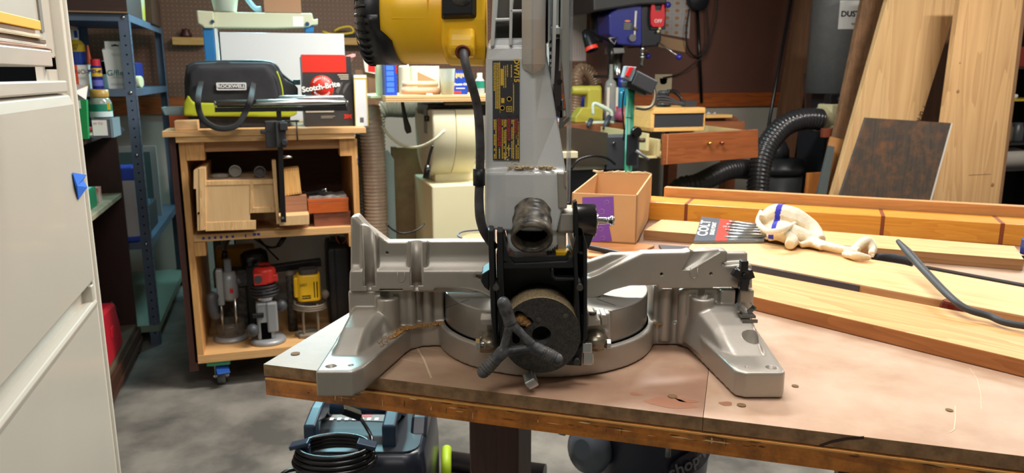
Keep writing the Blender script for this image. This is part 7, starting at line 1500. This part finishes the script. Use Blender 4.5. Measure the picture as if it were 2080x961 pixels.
# clutter on the wall bench, left of the green post
v = 4.20; yg = mat('tool_yellow', (168, 160, 62), .4)
yt = T('yellow_pump', 'olive yellow plastic T-shaped pump on the wall bench', 'pump', (RV(1208, 225, v).x, v+.03, z1), R)
zq = lambda py, vv=v: RV(1200, py, vv).z
a = RV(1165, 185, v); b_ = RV(1222, 185, v); part(yt, 'barrel', MB().lathe([(.02, 0), (.026, .01), (.028, b_.x-a.x-.02), (.03, b_.x-a.x)], (a.x, v+.03, zq(184)), (1, 0, 0), 24), yg)
a, b_ = RV(1194, 200, v), RV(1223, 200, v); part(yt, 'stem', MB().bb(a.x, b_.x, v, v+.06, z1+.02, zq(179)), yg, bev=.012)
a, b_ = RV(1168, 225, v), RV(1224, 225, v); part(yt, 'foot', MB().prism([(a.x, z1), (b_.x, z1), (b_.x, zq(218)), (a.x+.04, zq(218)), (a.x, z1+.03)], v-.01, v+.08), yg, bev=.006)
v = 4.075
pbk = T('push_block', 'pale green push block with a looped handle at the front of the wall bench', 'push block', (RV(1220, 238, v-.03).x, v, z1), R)
mg = mat('mint_plastic', (196, 212, 196), .4)
a, b_ = RV(1196, 238, v), RV(1245, 238, v); part(pbk, 'plate', MB().bb(a.x, b_.x, v-.02, v+.05, z1, z1+.012), mg, bev=.003)
part(pbk, 'loop_handle', MB().tube([RV(*p) for p in ((1205, 233, v), (1204, 216, v), (1208, 210, v), (1222, 216, v), (1240, 226, v), (1243, 236, v))], [.008, .009, .009, .013, .011, .009], 12, sub=4), mg)
for (p0, p1) in (((1201, 243), (1194, 258)), ((1238, 236), (1226, 262))):
    s0, s1 = RV(*p0, v-.045), RV(*p1, v-.075); part(pbk, 'leg', MB().tube([s0, (s0+s1)/2, s1], [.014, .015, .008], 10), mat('leg_slate', (52, 60, 70), .4))
v = 4.25
q = RV(1240, 200, v); bt = T('glass_bottle', 'tall clear glass bottle with a white label behind the mint push block', 'bottle', (q.x, v, z1), R); hb = RV(1237, 160, v).z-z1
part(bt, 'glass', MB().lathe([(.034, 0), (.036, .004), (.036, hb*.80), (.030, hb*.93), (.013, hb), (.010, hb+.09), (0, hb+.09)], (q.x, v, z1), (0, 0, 1), 28), mat('bottle_clear', (170, 172, 166), .08, alpha=.45)); part(bt, 'label', MB().prism([(q.x-.036, z1+.01), (q.x-.020, z1+.01), (q.x-.020, z1+hb*.8), (q.x-.036, z1+hb*.8)], v-.030, v-.02).prism([(q.x+.022, z1+.01), (q.x+.036, z1+.01), (q.x+.036, z1+hb*.8), (q.x+.022, z1+hb*.8)], v-.030, v-.02).bb(q.x+.024, q.x+.036, v-.031, v-.0302, z1+.06, z1+.09, m=1), [mat('label_bone', (206, 200, 190), .5), red])
part(bt, 'sprayer', MB().lathe([(.012, hb+.085), (.016, hb+.09), (.014, hb+.14), (.006, hb+.20), (0, hb+.20)], (q.x, v, z1), (0, 0, 1), 16), blackm)
v = 4.28; q = RV(1262, 200, v); bb2 = T('blue_bottle', 'transparent turquoise bottle with a dark blue cap behind the green post', 'bottle', (q.x, v, z1), R); hb = RV(1262, 178, v).z-z1
part(bb2, 'bottle', MB().lathe([(.034, 0), (.036, .02), (.026, hb*.5), (.036, hb*.75), (.034, hb), (0, hb)], (q.x, v, z1), (0, 0, 1), 28), mat('bottle_teal', (40, 140, 176), .15, alpha=.85)); part(bb2, 'cap', MB().lathe([(.020, hb), (.024, hb+.01), (.022, hb+.07), (0, hb+.07)], (q.x, v, z1), (0, 0, 1), 20), mat('cap_deepblue', (40, 48, 130), .25))
v = 4.10; q = RV(1278, 224, v); one('pink_bowl', 'dusky pink rounded plastic case partly hidden by the green post', 'case', MB().lathe([(.03, 0), (.062, .02), (.066, .045), (.05, .078), (.03, .084), (0, .084)], (q.x, v+.05, z1), (0, 0, 1), 28), mat('pink_plum', (146, 70, 96), .4), None, R)
v = 4.09; a, b_ = RV(1160, 232, v), RV(1196, 232, v)
for i, (c_, nm, lb_) in enumerate((((196, 196, 200), 'book_white', 'pale grey book at the bottom of the stack left of the yellow pump'), ((36, 66, 140), 'book_blue', 'dark blue book in the stack left of the yellow pump'), ((206, 206, 206), 'book_pale', 'white book in the stack left of the yellow pump'), ((150, 74, 40), 'book_rust', 'rust brown book on top of the stack left of the yellow pump'))):
    one('book', lb_, 'book', MB().bb(a.x-.06, a.x+.028, v+.22, v+.34, z1+.0205*i, z1+.0205*i+.0200), mat(nm, c_, .6), None, R, group='books beside the yellow pump')
for i, (c_, nm, lb_) in enumerate((((40, 70, 160), 'mag_blue', 'flat blue folder lying right of the green post on the wall bench'), ((222, 200, 80), 'mag_yellow', 'flat yellow folder on the blue folder right of the green post'))):
    a, b_ = RV(1290, 226, vt+.05), RV(1326, 226, vt+.05); one('folder', lb_, 'folder', MB().bb(a.x+.04, b_.x+.02, vt+.03, vt+.2, z1+.011*i, z1+.0105+.011*i), mat(nm, c_, .5), None, R)
a, b_ = RV(1262, 238, vt+.02), RV(1330, 238, vt+.02)
dhb = [RV(*p) for p in ((1166, 205, 4.76), (1172, 180, 4.76), (1170, 158, 4.76), (1180, 142, 4.76), (1195, 146, 4.76), (1206, 160, 4.76), (1212, 180, 4.76))]
ribhose('dust_hose', 'tan translucent ribbed hose arching behind the yellow pump', [Vector((dhb[0].x, 4.76, z1+.02))]+dhb[1:]+[Vector((dhb[-1].x+.02, 4.76, z1+.05))], .042, mat('hose_tan', (150, 122, 96), .25, coat=.4), pitch=.018)
one('blue_ball_cap', 'glossy blue domed cap behind the yellow pump', 'cap', MB().lathe([(.055, 0), (.055, .10), (.045, .14), (.02, .16), (0, .162)], (RV(1198, 170, 4.36).x, 4.36, z1), (0, 0, 1), 28), mat('dome_blue', (36, 60, 150), .25, coat=.4), None, R)
# papers on the wall
def paper(px0, px1, py0, py1, nm, label, m, fn=None, v=VB-.0095, sk=0, cat='paper'):
    a, b_ = R.v(px0, py0, v), R.v(px1, py1, v); k = sk
    d = MB().prism([(a.x, b_.z), (b_.x, b_.z-k), (b_.x, a.z-k), (a.x, a.z)], v-.0016, v-.0002)
    if fn: fn(d, a.x, b_.x, b_.z, a.z, v-.0017)
    return one(nm, label, cat, d, m, None, R)
def chart(d, x0, x1, z0, z1_, v):
    for i in range(3):
        for j in range(6): d.ball((x0+(x1-x0)*(.3+.3*i), v, z0+(z1_-z0)*(.08+.12*j)-.03), .017, 10, sc=(1, .02, .7), m=1)
    for i in range(3): d.bb(x0+(x1-x0)*(.15+.3*i), x0+(x1-x0)*(.154+.3*i), v-.0004, v, z0-.02, z1_-.05, m=2)
    for j in range(6): d.bb(x0+.01, x1-.01, v-.0004, v, z0+(z1_-z0)*(.14+.12*j)-.03, z0+(z1_-z0)*(.143+.12*j)-.03, m=2)
paper(1338, 1400, -60, 68, 'chart_poster', 'pale poster with rows of tan shapes pinned beside the drill press', [mat('poster_grey', (184, 180, 180), .6), mat('shape_tan', (186, 132, 82), .6), mat('line_grey', (150, 148, 150), .6)], chart, sk=.035, cat='poster')
paper(1338, 1392, 72, 96, 'kraft_paper', 'tan sheet of paper under the shape poster on the brown wall', [mat('kraft', (190, 156, 118), .7)], None, VB-.0125+.002, sk=.035)
def lines(d, x0, x1, z0, z1_, v):
    d.bb(x0, x1, v-.0004, v, z0+(z1_-z0)*.62, z0+(z1_-z0)*.655, m=1)
    for k in range(9): d.bb(x0+(x1-x0)*.5, x0+(x1-x0)*.9, v-.0004, v, z0+(z1_-z0)*(.70+.03*k), z0+(z1_-z0)*(.704+.03*k), m=2)
    for k in range(6): d.bb(x0+(x1-x0)*(.2+.12*k), x0+(x1-x0)*(.206+.12*k), v-.0004, v, z0+.02, z0+(z1_-z0)*.5, m=2)
paper(1150, 1190, -50, 124, 'wall_chart', 'narrow pinkish white chart with a blue band pinned left of the drill press', [mat('chart_pale', (190, 178, 172), .6), mat('chart_blue', (90, 130, 170), .6), mat('chart_ink', (90, 84, 84), .6)], lines, cat='chart')
# round black lamp body with its rod and cables on the brown wall
q = R.v(1419, -2, VB-.05); wl2 = T('wall_fixture', 'round black fixture high on the brown wall with a long black rod hanging from it', 'wall fixture', (q.x, VB-.03, q.z), R)
part(wl2, 'drum', MB().lathe([(0, 0), (.075, 0), (.08, .01), (.08, .05), (.07, .06), (0, .06)], (q.x, VB-.009, q.z), (0, -1, 0), 36), pk)
e = R.v(1425, 208, VB-.03); part(wl2, 'rod', MB().cyl((q.x+.005, VB-.03, q.z-.07), (e.x, VB-.03, e.z), .0115, n=14), blackm)
part(wl2, 'cable_loop', MB().tube([R.v(*p) for p in ((1400, 18, VB-.04), (1394, 60, VB-.04), (1396, 95, VB-.04), (1412, 114, VB-.04), (1428, 108, VB-.045), (1437, 85, VB-.045), (1436, 40, VB-.04), (1434, 10, VB-.04))], .0065, 8, sub=6), mat('cable_brownblack', (40, 32, 32), .5))
one('black_cable', 'thin brown-black cable sweeping from the wall outlet up past the round fixture', 'cable', MB().tube([R.v(*p) for p in ((1347, 158, VB-.035), (1375, 152, VB-.03), (1400, 138, VB-.05), (1432, 108, VB-.06), (1448, 60, VB-.05), (1455, 20, VB-.04), (1456, -40, VB-.03))], .005, 8, sub=6), mat('cable_brownblack', (40, 32, 32), .5), None, R)
# ------------------------------------------------------------------ planer table and green post in front of the wall bench
vj2 = 2.95; stl = mat('brushed_plate', (120, 112, 102), .3, .85, var=.15, vs=6)
jn = T('jointer', 'long steel fenced jointer with a black end block, standing behind the cardboard box', 'jointer', (RV(1200, 300, vj2).x, vj2+.05, 0), R)
f1 = [RV(x, y, vj2) for x, y in ((1120, 252), (1235, 270), (1235, 335), (1120, 335))]
part(jn, 'fence', MB().prism([(q.x, q.z) for q in f1], vj2, vj2+.02), stl, bev=.001)
a, b_ = RV(1234, 270, vj2), RV(1300, 278, vj2); part(jn, 'end_block', MB().bb(a.x, b_.x, vj2, vj2+.12, RV(1260, 345, vj2).z, RV(1260, 277, vj2).z), mat('block_charcoal', (48, 50, 54), .5), bev=.004)
part(jn, 'bolt', MB().cyl((RV(1247, 292, vj2).x, vj2-.006, RV(1247, 292, vj2).z), (RV(1247, 292, vj2).x, vj2, RV(1247, 292, vj2).z), .007), chrome)
part(jn, 'bed', MB().bb(f1[0].x-.1, b_.x, vj2+.02, vj2+.30, f1[2].z-.02, f1[2].z+.03), mat('bed_beige', (150, 148, 134), .5), bev=.003); part(jn, 'stand', MB().bb(f1[0].x, b_.x-.05, vj2+.04, vj2+.28, 0, f1[2].z-.02), pk)
a, b_ = RV(1130, 312, vj2-.04), RV(1176, 312, vj2-.04)
part(jn, 'cream_strip', MB().bb(a.x, b_.x, vj2-.03, vj2-.001, RV(1150, 322, vj2-.03).z, RV(1150, 309, vj2-.03).z), mat('strip_cream', (206, 196, 160), .6), bev=.002)
part(jn, 'cable', MB().tube([RV(*p) for p in ((1160, 345, vj2-.05), (1175, 325, vj2-.05), (1205, 317, vj2-.05), (1232, 321, vj2-.05), (1250, 334, vj2-.05))], .005, 8, sub=5), blackm)
vg = 2.86; gpn = mat('post_green', (34, 112, 84), .45, var=.1)
s0, s1 = RV(1281, 180, vg), RV(1277, 330, vg)
gpst = T('switch_post', 'green round post with a red and grey switch box on top, behind the cardboard box', 'post', (s1.x, vg, 0), R)
part(gpst, 'post', MB().cyl((s1.x, vg, 0), (s0.x, vg, s0.z), .0165, n=24), gpn); z5 = RV(1280, 238, vg).z; part(gpst, 'joint_ring', MB().cyl((s0.x-.001, vg, z5), (s0.x-.001, vg, z5+.003), .0175, n=24), mat('ring_pale', (110, 160, 130), .5))
part(gpst, 'foot', MB().bb(s1.x-.12, s1.x+.12, vg-.12, vg+.06, 0, .02), gpn, bev=.004)
q = RV(1292, 268, vg-.03); part(gpst, 'clamp_knob', MB().cyl((q.x, vg-.045, q.z), (q.x, vg-.018, q.z), .021, n=24), blackm, bev=.003); part(gpst, 'clamp_collar', MB().bb(q.x-.03, q.x+.016, vg-.02, vg+.02, RV(1280, 335, vg).z, RV(1280, 272, vg).z), pk, bev=.004)
part(gpst, 'side_pin', MB().cyl((q.x+.01, vg-.01, RV(1300, 284, vg).z), (q.x+.05, vg-.01, RV(1300, 285, vg).z), .009), mat('pin_brown', (110, 90, 76), .4, .5))
s2, s3 = RV(1292, 306, vg-.03), RV(1318, 325, vg-.05); part(gpst, 'clamp_lever', MB().tube([s2, (s2+s3)/2, s3], [.008, .006, .005], 10), mat('lever_grey', (96, 98, 104), .4))
rsw = rotm(0, .42, 0)
c0 = RV(1302, 168, vg-.02); part(gpst, 'switch_box', MB().box(c0, (.105, .07, .062), rsw), mat('switch_charcoal', (58, 58, 62), .45), bev=.006)
c1_ = RV(1280, 150, vg-.03); part(gpst, 'switch_face', MB().prism(xzr([(1272, 134), (1294, 136), (1280, 166), (1266, 158)], vg-.058), vg-.058, vg-.03), mat('switch_grey', (120, 126, 132), .4), bev=.003); part(gpst, 'red_switch', MB().prism(xzr([(1279, 136), (1288, 136), (1278, 157), (1270, 154)], vg-.062), vg-.062, vg-.056), red, bev=.002)
part(gpst, 'bracket', MB().prism(xzr([(1274, 166), (1284, 164), (1314, 186), (1312, 194), (1272, 176)], vg-.045), vg-.045, vg-.0), mat('bracket_dark', (56, 58, 56), .35, .6), bev=.002); q = RV(1294, 172, vg-.06); part(gpst, 'bracket_slot', MB().box((q.x, vg-.047, q.z), (.004, .002, .016), rotm(0, .3, 0)), chrome)
for k, (c_, nm) in enumerate((((46, 60, 58), 'cable_slate'), ((196, 180, 150), 'cable_bone'))):
    part(gpst, 'cable', MB().tube([RV(*p) for p in ((1326-2*k, 170, vg-.02), (1332-3*k, 190, vg-.03), (1328-3*k, 212, vg-.04), (1312, 222-3*k, vg-.04), (1292, 220-3*k, vg-.03))], .0045, 8, sub=5), mat(nm, c_, .5))
part(gpst, 'thin_cord', MB().tube([RV(*p) for p in ((1268, 180, vg-.02), (1264, 220, vg-.02), (1268, 262, vg-.02), (1266, 285, vg-.02))], .0035, 8, sub=4), blackm)
# ------------------------------------------------------------------ black hose, bin, separator
va = 3.9
bn = T('dust_bin', 'grey lidded dust bin with a black lid behind the amber beam', 'bin', (RV(1590, 360, va).x, va+.2, 0), R)
q0, q1 = RV(1545, 335, va+.1), RV(1640, 335, va+.1); rb = (q1.x-q0.x)/2; cb5 = (q0.x+q1.x)/2; zl5 = RV(1590, 346, va).z; zlt = RV(1590, 322, va+.1).z
part(bn, 'drum', MB().lathe([(rb*.8, 0), (rb*.93, zl5-.02), (0, zl5-.02)], (cb5, va+rb, 0), (0, 0, 1), 40), mat('bin_grey', (66, 68, 70), .45)); part(bn, 'lid', MB().lathe([(rb, zl5-.04), (rb*1.02, zl5), (rb*.95, zl5+.012), (rb*.9, zlt-.01), (rb*.5, zlt), (0, zlt)], (cb5, va+rb, 0), (0, 0, 1), 40), mat('lid_charcoal', (36, 38, 40), .4))
part(bn, 'lid_port', MB().lathe([(.07, zlt-.006), (.065, zlt+.05), (.04, zlt+.10), (0, zlt+.10)], (cb5, va+rb, 0), (0, 0, 1), 28), mat('port_charcoal', (46, 46, 50), .35)); q = RV(1610, 360, va); part(bn, 'tape_patch', MB().bb(q.x, q.x+.02, va-.003+rb*.15, va+rb*.3, q.z-.02, q.z+.03), mat('patch_grey', (110, 108, 110), .5))
vh = 3.78
ribhose('dust_hose', 'thick black ribbed hose arching down from the cream fitting at the right', [RV(*p) for p in ((1664, 243, vh), (1645, 241, vh), (1620, 244, vh), (1590, 258, vh), (1562, 290, vh-.02), (1547, 325, vh-.04), (1541, 360, vh-.06), (1538, 400, vh-.08), (1538, 450, vh-.1))]+[Vector((RV(1538, 450, vh-.1).x, vh-.12, .40)), Vector((RV(1538, 450, vh-.1).x-.06, vh-.1, .075)), Vector((RV(1538, 450, vh-.1).x-.35, vh-.05, .068))], .060, mat('hose_black', (38, 38, 40), .25, coat=.3), pitch=.022, amp=.07)
ribhose('dust_hose', 'black hose lying in the shadow below the open drawer', [Vector((RV(1400, 370, 3.9).x-.5, 4.0, .062)), Vector((RV(1400, 370, 3.9).x-.2, 3.9, .2)), RV(1370, 395, 3.8), RV(1420, 372, 3.75), RV(1480, 345, 3.8), RV(1530, 345, 3.9)], .055, mat('hose_black2', (46, 44, 46), .35), pitch=.022)
vf2 = 3.80; fc = mat('fitting_cream', (206, 198, 158), .4)
sp2 = T('dust_separator', 'grey dust separator cylinder with a white DUST label, standing behind the leaning planks', 'dust separator', (RV(1712, 100, 4.0).x, 4.0, 0), R)
vs2 = 3.92; a, b_ = RV(1676, 100, vs2), RV(1770, 100, vs2); rs2 = (b_.x-a.x)/2; cx7 = (a.x+b_.x)/2
part(sp2, 'cylinder', MB().lathe([(rs2, 0), (rs2, 1.4), (0, 1.4)], (cx7, vs2+rs2*.6, RV(1700, 190, vs2).z), (0, 0, 1), 48), mat('separator_grey', (118, 120, 122), .4, .2, var=.12, vs=30))
a, b_ = RV(1660, 212, vf2), RV(1718, 262, vf2); part(sp2, 'fitting', MB().bb(RV(1683, 212, vf2).x, b_.x+.04, vf2-.03, vf2+.10, b_.z, a.z), fc, bev=.01); q = RV(1663, 243, vf2); part(sp2, 'inlet', MB().cyl((RV(1662, 243, vf2).x, vf2+.02, q.z), (RV(1686, 243, vf2).x, vf2+.03, q.z), .068, n=36), fc, bev=.006)
part(sp2, 'latch', MB().bb(RV(1688, 200, vf2).x, RV(1716, 200, vf2).x, vf2, vf2+.06, RV(1700, 211, vf2).z, RV(1700, 192, vf2).z).ball(RV(1706, 201, vf2-.02), .018), mat('latch_black', (40, 40, 42), .3, .3), bev=.003); part(sp2, 'knob', MB().ball(RV(1699, 252, vf2-.04), .018), chrome)
part(sp2, 'stand', MB().bb(cx7-.12, cx7+.12, vs2+.0, vs2+.25, 0, RV(1700, 270, vs2).z).bb(cx7-.08, cx7+.08, vs2+.02, vs2+.2, RV(1700, 270, vs2).z, RV(1700, 188, vs2).z), pk)
d = MB(); zA, zB = RV(1700, 60, vs2).z, RV(1700, 2, vs2).z; ce = (cx7, vs2+rs2*.6)
def cyl2(u_, z, e=.003): a = u_/rs2; return Vector((ce[0]+(rs2+e)*math.sin(a), ce[1]-(rs2+e)*math.cos(a), z))
ul, ur = -rs2*.72, rs2*.75
for i in range(10): u0_, u1_ = ul+(ur-ul)*i/10, ul+(ur-ul)*(i+1)/10; d.add([cyl2(u0_, zA), cyl2(u1_, zA), cyl2(u1_, zB), cyl2(u0_, zB)], [(0, 1, 2, 3)], m=0)
t_ = MB(); t_.text('DUST', .044, (0, 0, 0), bold=.0013, wide=.95, align='LEFT'); n0 = len(d.V)
for vv_ in t_.V: d.V.append(cyl2(ul+.010+vv_.x, (zA+zB)/2+.004+vv_.z, .005))
for f in t_.F: d.F.append([n0+i for i in f]); d.M.append(1); d.S.append(False)
d.bb(ce[0]-.06, ce[0]+.04, ce[1]-rs2-.006, ce[1]-rs2-.005, zA+.028, zA+.034, m=2)
part(sp2, 'label', d, [mat('label_white', (212, 210, 208), .5), blackm, mat('label_grey', (150, 150, 150), .5)], label='white label with black DUST lettering')
a, b_ = RV(1656, 268, 3.74), RV(1712, 268, 3.74); one('red_brown_box', 'flat red-brown board propped under the cream fitting', 'board', MB().bb(a.x, b_.x, 3.668, 3.696, RV(1680, 279, 3.68).z, RV(1680, 261, 3.68).z).bb(a.x+.05, a.x+.08, 3.672, 3.692, 0, RV(1680, 279, 3.72).z), mat('redbrown', (120, 60, 40), .5), None, R, bev=.002)
# ------------------------------------------------------------------ boards leaning at the right
def lean(nm, label, poly, v, th, m, lean_=0.0, cat='board', rz=0, z0=0.0, bev=.002, extra=None, mats=None):
    """poly: four pixels (bottom-left, bottom-right, top-right, top-left); carried down to the floor and up out of the picture"""
    bl_, br_, tr_, tl_ = [R.v(x, y, v) for x, y in poly]
    def ext(a, b, z): t = (z-a.z)/(b.z-a.z); return Vector((a.x+(b.x-a.x)*t, v, z))
    L = ext(bl_, tl_, z0), ext(br_, tr_, z0)
    pts = [L[0], L[1], tr_, tl_]
    ang = math.atan2(((tl_.x+tr_.x)-(L[0].x+L[1].x))/2, tl_.z-z0)
    base = Vector(((L[0].x+L[1].x)/2, v, z0))
    d = MB().prism([(q.x, q.z) for q in pts], v, v+th)
    M = rotm(0, -ang, 0)       # local frame turned so the grain follows the board
    rt = one(nm, label, cat, d, mats or m, base, R, bev=bev)
    if extra: extra(rt, v, th)
    return rt
lean('leaning_board', 'brown board leaning on the wall, leftmost beside the thin black pipe', [(1580, 240), (1626, 240), (1672, -60), (1628, -60)], 4.6, .025, wood('board_umber', (132, 94, 66), (104, 72, 50), 2, .6, .6, .35))
lean('leaning_board', 'darker reddish brown board leaning right behind the umber board', [(1622, 240), (1660, 240), (1704, -60), (1664, -60)], 4.68, .025, wood('board_russet', (96, 62, 46), (74, 46, 34), 2, .6, .6, .35))
lean('leaning_board', 'dark brown short board with a pale edge between the russet board and the separator', [(1640, 260), (1664, 260), (1658, 145), (1634, 150)], 4.4, .02, wood('board_umber2', (84, 60, 52), (66, 46, 40), 2, .6, .6, .35))
s0, s1 = R.v(1562, 250, 4.5), R.v(1614, -40, 4.5); t_ = (0-s0.z)/(s1.z-s0.z); s2 = Vector((s0.x+(s1.x-s0.x)*t_, 4.5, .0))
one('steel_pipe', 'thin dark steel pipe leaning on the wall left of the umber board', 'pipe', MB().cyl(s2+Vector((0, 0, .004)), s1, .011, n=16), mat('pipe_steel', (60, 60, 62), .3, .7), s2, R)
pf = wood('plank_fir', (216, 178, 126), (190, 148, 100), 2, .6, .35, .5); pf2 = wood('plank_oak', (214, 172, 120), (182, 138, 92), 2, .6, .35, .5)
lean('leaning_plank', 'rough grey-brown plank leaning left of the big pale plank', [(1672, 392), (1722, 392), (1803, -40), (1762, -40)], 3.62, .03, wood('plank_rough', (140, 104, 72), (108, 76, 50), 2, .75, .8, .4, stain=(90, 64, 44), stv=.2), cat='plank')
def scrawl(rt, v, th):
    d = MB(); q = R.v(1868, 238, v-.001)
    def sq_(px, py): q = R.v(px, py, v-.001); return Vector((q.x, v-.001, q.z))
    d.tube([sq_(*p) for p in ((1875, 216), (1879, 218), (1878, 221))], .0016, 6)
    d.tube([sq_(*p) for p in ((1872, 227), (1876, 229), (1873, 233), (1869, 231), (1870, 227), (1872, 227))], .0022, 6, sub=3)
    d.tube([sq_(*p) for p in ((1866, 233), (1872, 236), (1867, 239), (1869, 243), (1863, 240))], .0022, 6)
    d.tube([sq_(*p) for p in ((1864, 240), (1869, 245), (1862, 244))], .0022, 6)
    part(rt, 'handwriting', d, mat('ink_brown', (66, 44, 34), .7), label='dark handwritten marks')
lean('leaning_plank', 'big pale plank with dark handwriting, leaning above the dark laminate sheet', [(1692, 392), (1824, 392), (1963, -50), (1817, -50)], 3.5, .03, pf, cat='plank', extra=scrawl)
lean('leaning_board', 'dark brown board showing between the two big pale planks', [(1842, 392), (1905, 392), (1960, -40), (1925, -40)], 3.75, .03, wood('board_between', (112, 74, 50), (80, 52, 38), 2, .6, .6, .35))
def knots(rt, v, th):
    d = MB()
    for px, py, r in ((1946, 186, .010), (1950, 128, .005), (2016, 376, .012)):
        q = R.v(px, py, v-.0008); d.lathe([(0, 0), (r, 0), (r*.6, .0005), (0, .0005)], (q.x, v, q.z), (0, -1, 0), 12)
    part(rt, 'knots', d, mat('knot_brown', (150, 108, 70), .7)); a, b_ = R.v(1968, 356, v), R.v(2012, 357, v); part(rt, 'pencil_mark', MB().bb(a.x, b_.x, v-.0008, v, a.z-.001, a.z+.001), mat('ink_brown', (66, 44, 34), .7))
lean('leaning_plank', 'wide pale plank with a waney right edge, rightmost of the leaning planks', [(1897, 400), (2030, 400), (2080, -10), (1952, -10)], 3.3, .035, pf2, cat='plank', extra=knots)
lean('bark_edge', 'darker grey-brown plank edge showing right of the rightmost pale plank', [(2026, 400), (2036, 400), (2088, -10), (2078, -10)], 3.345, .03, wood('plank_bark', (150, 112, 78), (110, 78, 52), 2, .8, .8, .4), cat='plank')
vl = 3.12; P_ = [R.v(x, y, vl) for x, y in ((1708, 395), (1890, 403), (1932, 250), (1760, 239))]
dirn = [(P_[0].x-(P_[3].x-P_[0].x)*(P_[0].z)/(P_[3].z-P_[0].z), 0.0), (P_[1].x-(P_[2].x-P_[1].x)*(P_[1].z)/(P_[2].z-P_[1].z), 0.0)]
lm2 = wood('laminate_dark', (84, 72, 62), (56, 52, 52), 2, .45, .5, .3, stain=(122, 84, 56), stv=.1, ss=14)
ls = T('laminate_sheet', 'dark mottled laminate sheet with a white edge, leaning in front of the big pale plank', 'sheet', ((dirn[0][0]+dirn[1][0])/2, vl, 0), R)
pp_ = [dirn[0], dirn[1], (P_[2].x, P_[2].z), (P_[3].x, P_[3].z)]
part(ls, 'sheet', MB().prism(pp_, vl, vl+.016), lm2); part(ls, 'white_edge', MB().prism([(dirn[1][0], 0), (dirn[1][0]+.012, 0), (P_[2].x+.010, P_[2].z-.001), (P_[2].x, P_[2].z)], vl-.0005, vl+.014), mat('edge_white', (206, 200, 190), .6))
for pts, v_, m_, lb_ in (([(1640, 392), (1662, 392), (1672, 350), (1642, 352)], 3.66, (196, 124, 60), 'short orange-brown offcut standing behind the amber beam'), ([(1662, 392), (1684, 392), (1714, 284), (1690, 278)], 3.58, (190, 134, 80), 'narrow pine offcut standing left of the rough plank'), ([(1662, 392), (1680, 392), (1696, 298), (1686, 296)], 3.542, (84, 92, 92), 'narrow slate grey strip leaning on the pine offcut')):
    lean('offcut', lb_, pts, v_, .02, mat('offcut_%d' % m_[0], m_, .6, var=.15, vs=10))
# ------------------------------------------------------------------ dark shelf at the right picture edge
vk = 3.6
dk = mat('rack_black', (28, 27, 28), .6)
xk = R.v(2047, 250, vk).x; rk = T('storage_rack', 'dark storage rack at the right picture edge behind the planks', 'rack', (xk+.3, vk+.2, 0), R)
zk = lambda py: R.v(2060, py, vk).z
for z in (zk(405), zk(297), zk(340)-.02, zk(198), zk(104)): pass
part(rk, 'side', MB().bb(xk-.04, xk-.02, vk, vk+.45, 0, 2.1), dk); part(rk, 'side', MB().bb(xk+.65, xk+.67, vk, vk+.45, 0, 2.1), dk); part(rk, 'back', MB().bb(xk-.02, xk+.65, vk+.43, vk+.45, 0, 2.1), dk)
for py in (345, 292, 202, 136): part(rk, 'shelf', MB().bb(xk-.02, xk+.65, vk+.02, vk+.43, zk(py)-.012, zk(py)), dk if py != 202 else mat('shelf_yellow', (170, 150, 40), .5), bev=.001)
def onr(py): return zk(py)+.0006
one('storage_tub', 'pale grey rounded tub low on the dark rack at the right edge', 'tub', MB().loft([[Vector((x+xk+.16, y+vk+.2, z)) for x, y in ropt(.30*s_, .3*s_, .05)] for s_, z in ((.9, onr(345)), (1, onr(345)+.05), (1.02, zk(318)), (.9, zk(310)), (.6, zk(298)-.016))], True, True), mat('tub_grey', (170, 164, 158), .5), None, R)
d = MB(); one('white_disc', 'white plastic disc lying on the yellow shelf at the right edge', 'disc', MB().lathe([(.05, 0), (.055, .02), (.05, .028), (0, .028)], (xk+.09, vk+.1, onr(202)), (0, 0, 1), 24), white, None, R)
for k, (c_, lb_) in enumerate((((60, 74, 120), 'dark blue jar on the dark rack under the yellow shelf'), ((90, 80, 60), 'brown jar beside the dark blue jar on the rack'), ((60, 62, 66), 'charcoal jar third on the rack under the yellow shelf'))):
    one('paint_jar', lb_, 'jar', MB().lathe([(.035, 0), (.038, .01), (.038, .09), (.03, .1), (.03, .12), (0, .12)], (xk+.05+.09*k, vk+.12, onr(292)), (0, 0, 1), 20), mat('jar_%d' % k, c_, .35), None, R, group='jars on the dark rack')
one('red_box', 'dull red box on the top visible shelf of the dark rack', 'box', MB().bb(xk+.03, xk+.3, vk+.04, vk+.3, onr(136), onr(136)+.12), mat('box_red_dark', (120, 36, 28), .5), None, R, bev=.003)
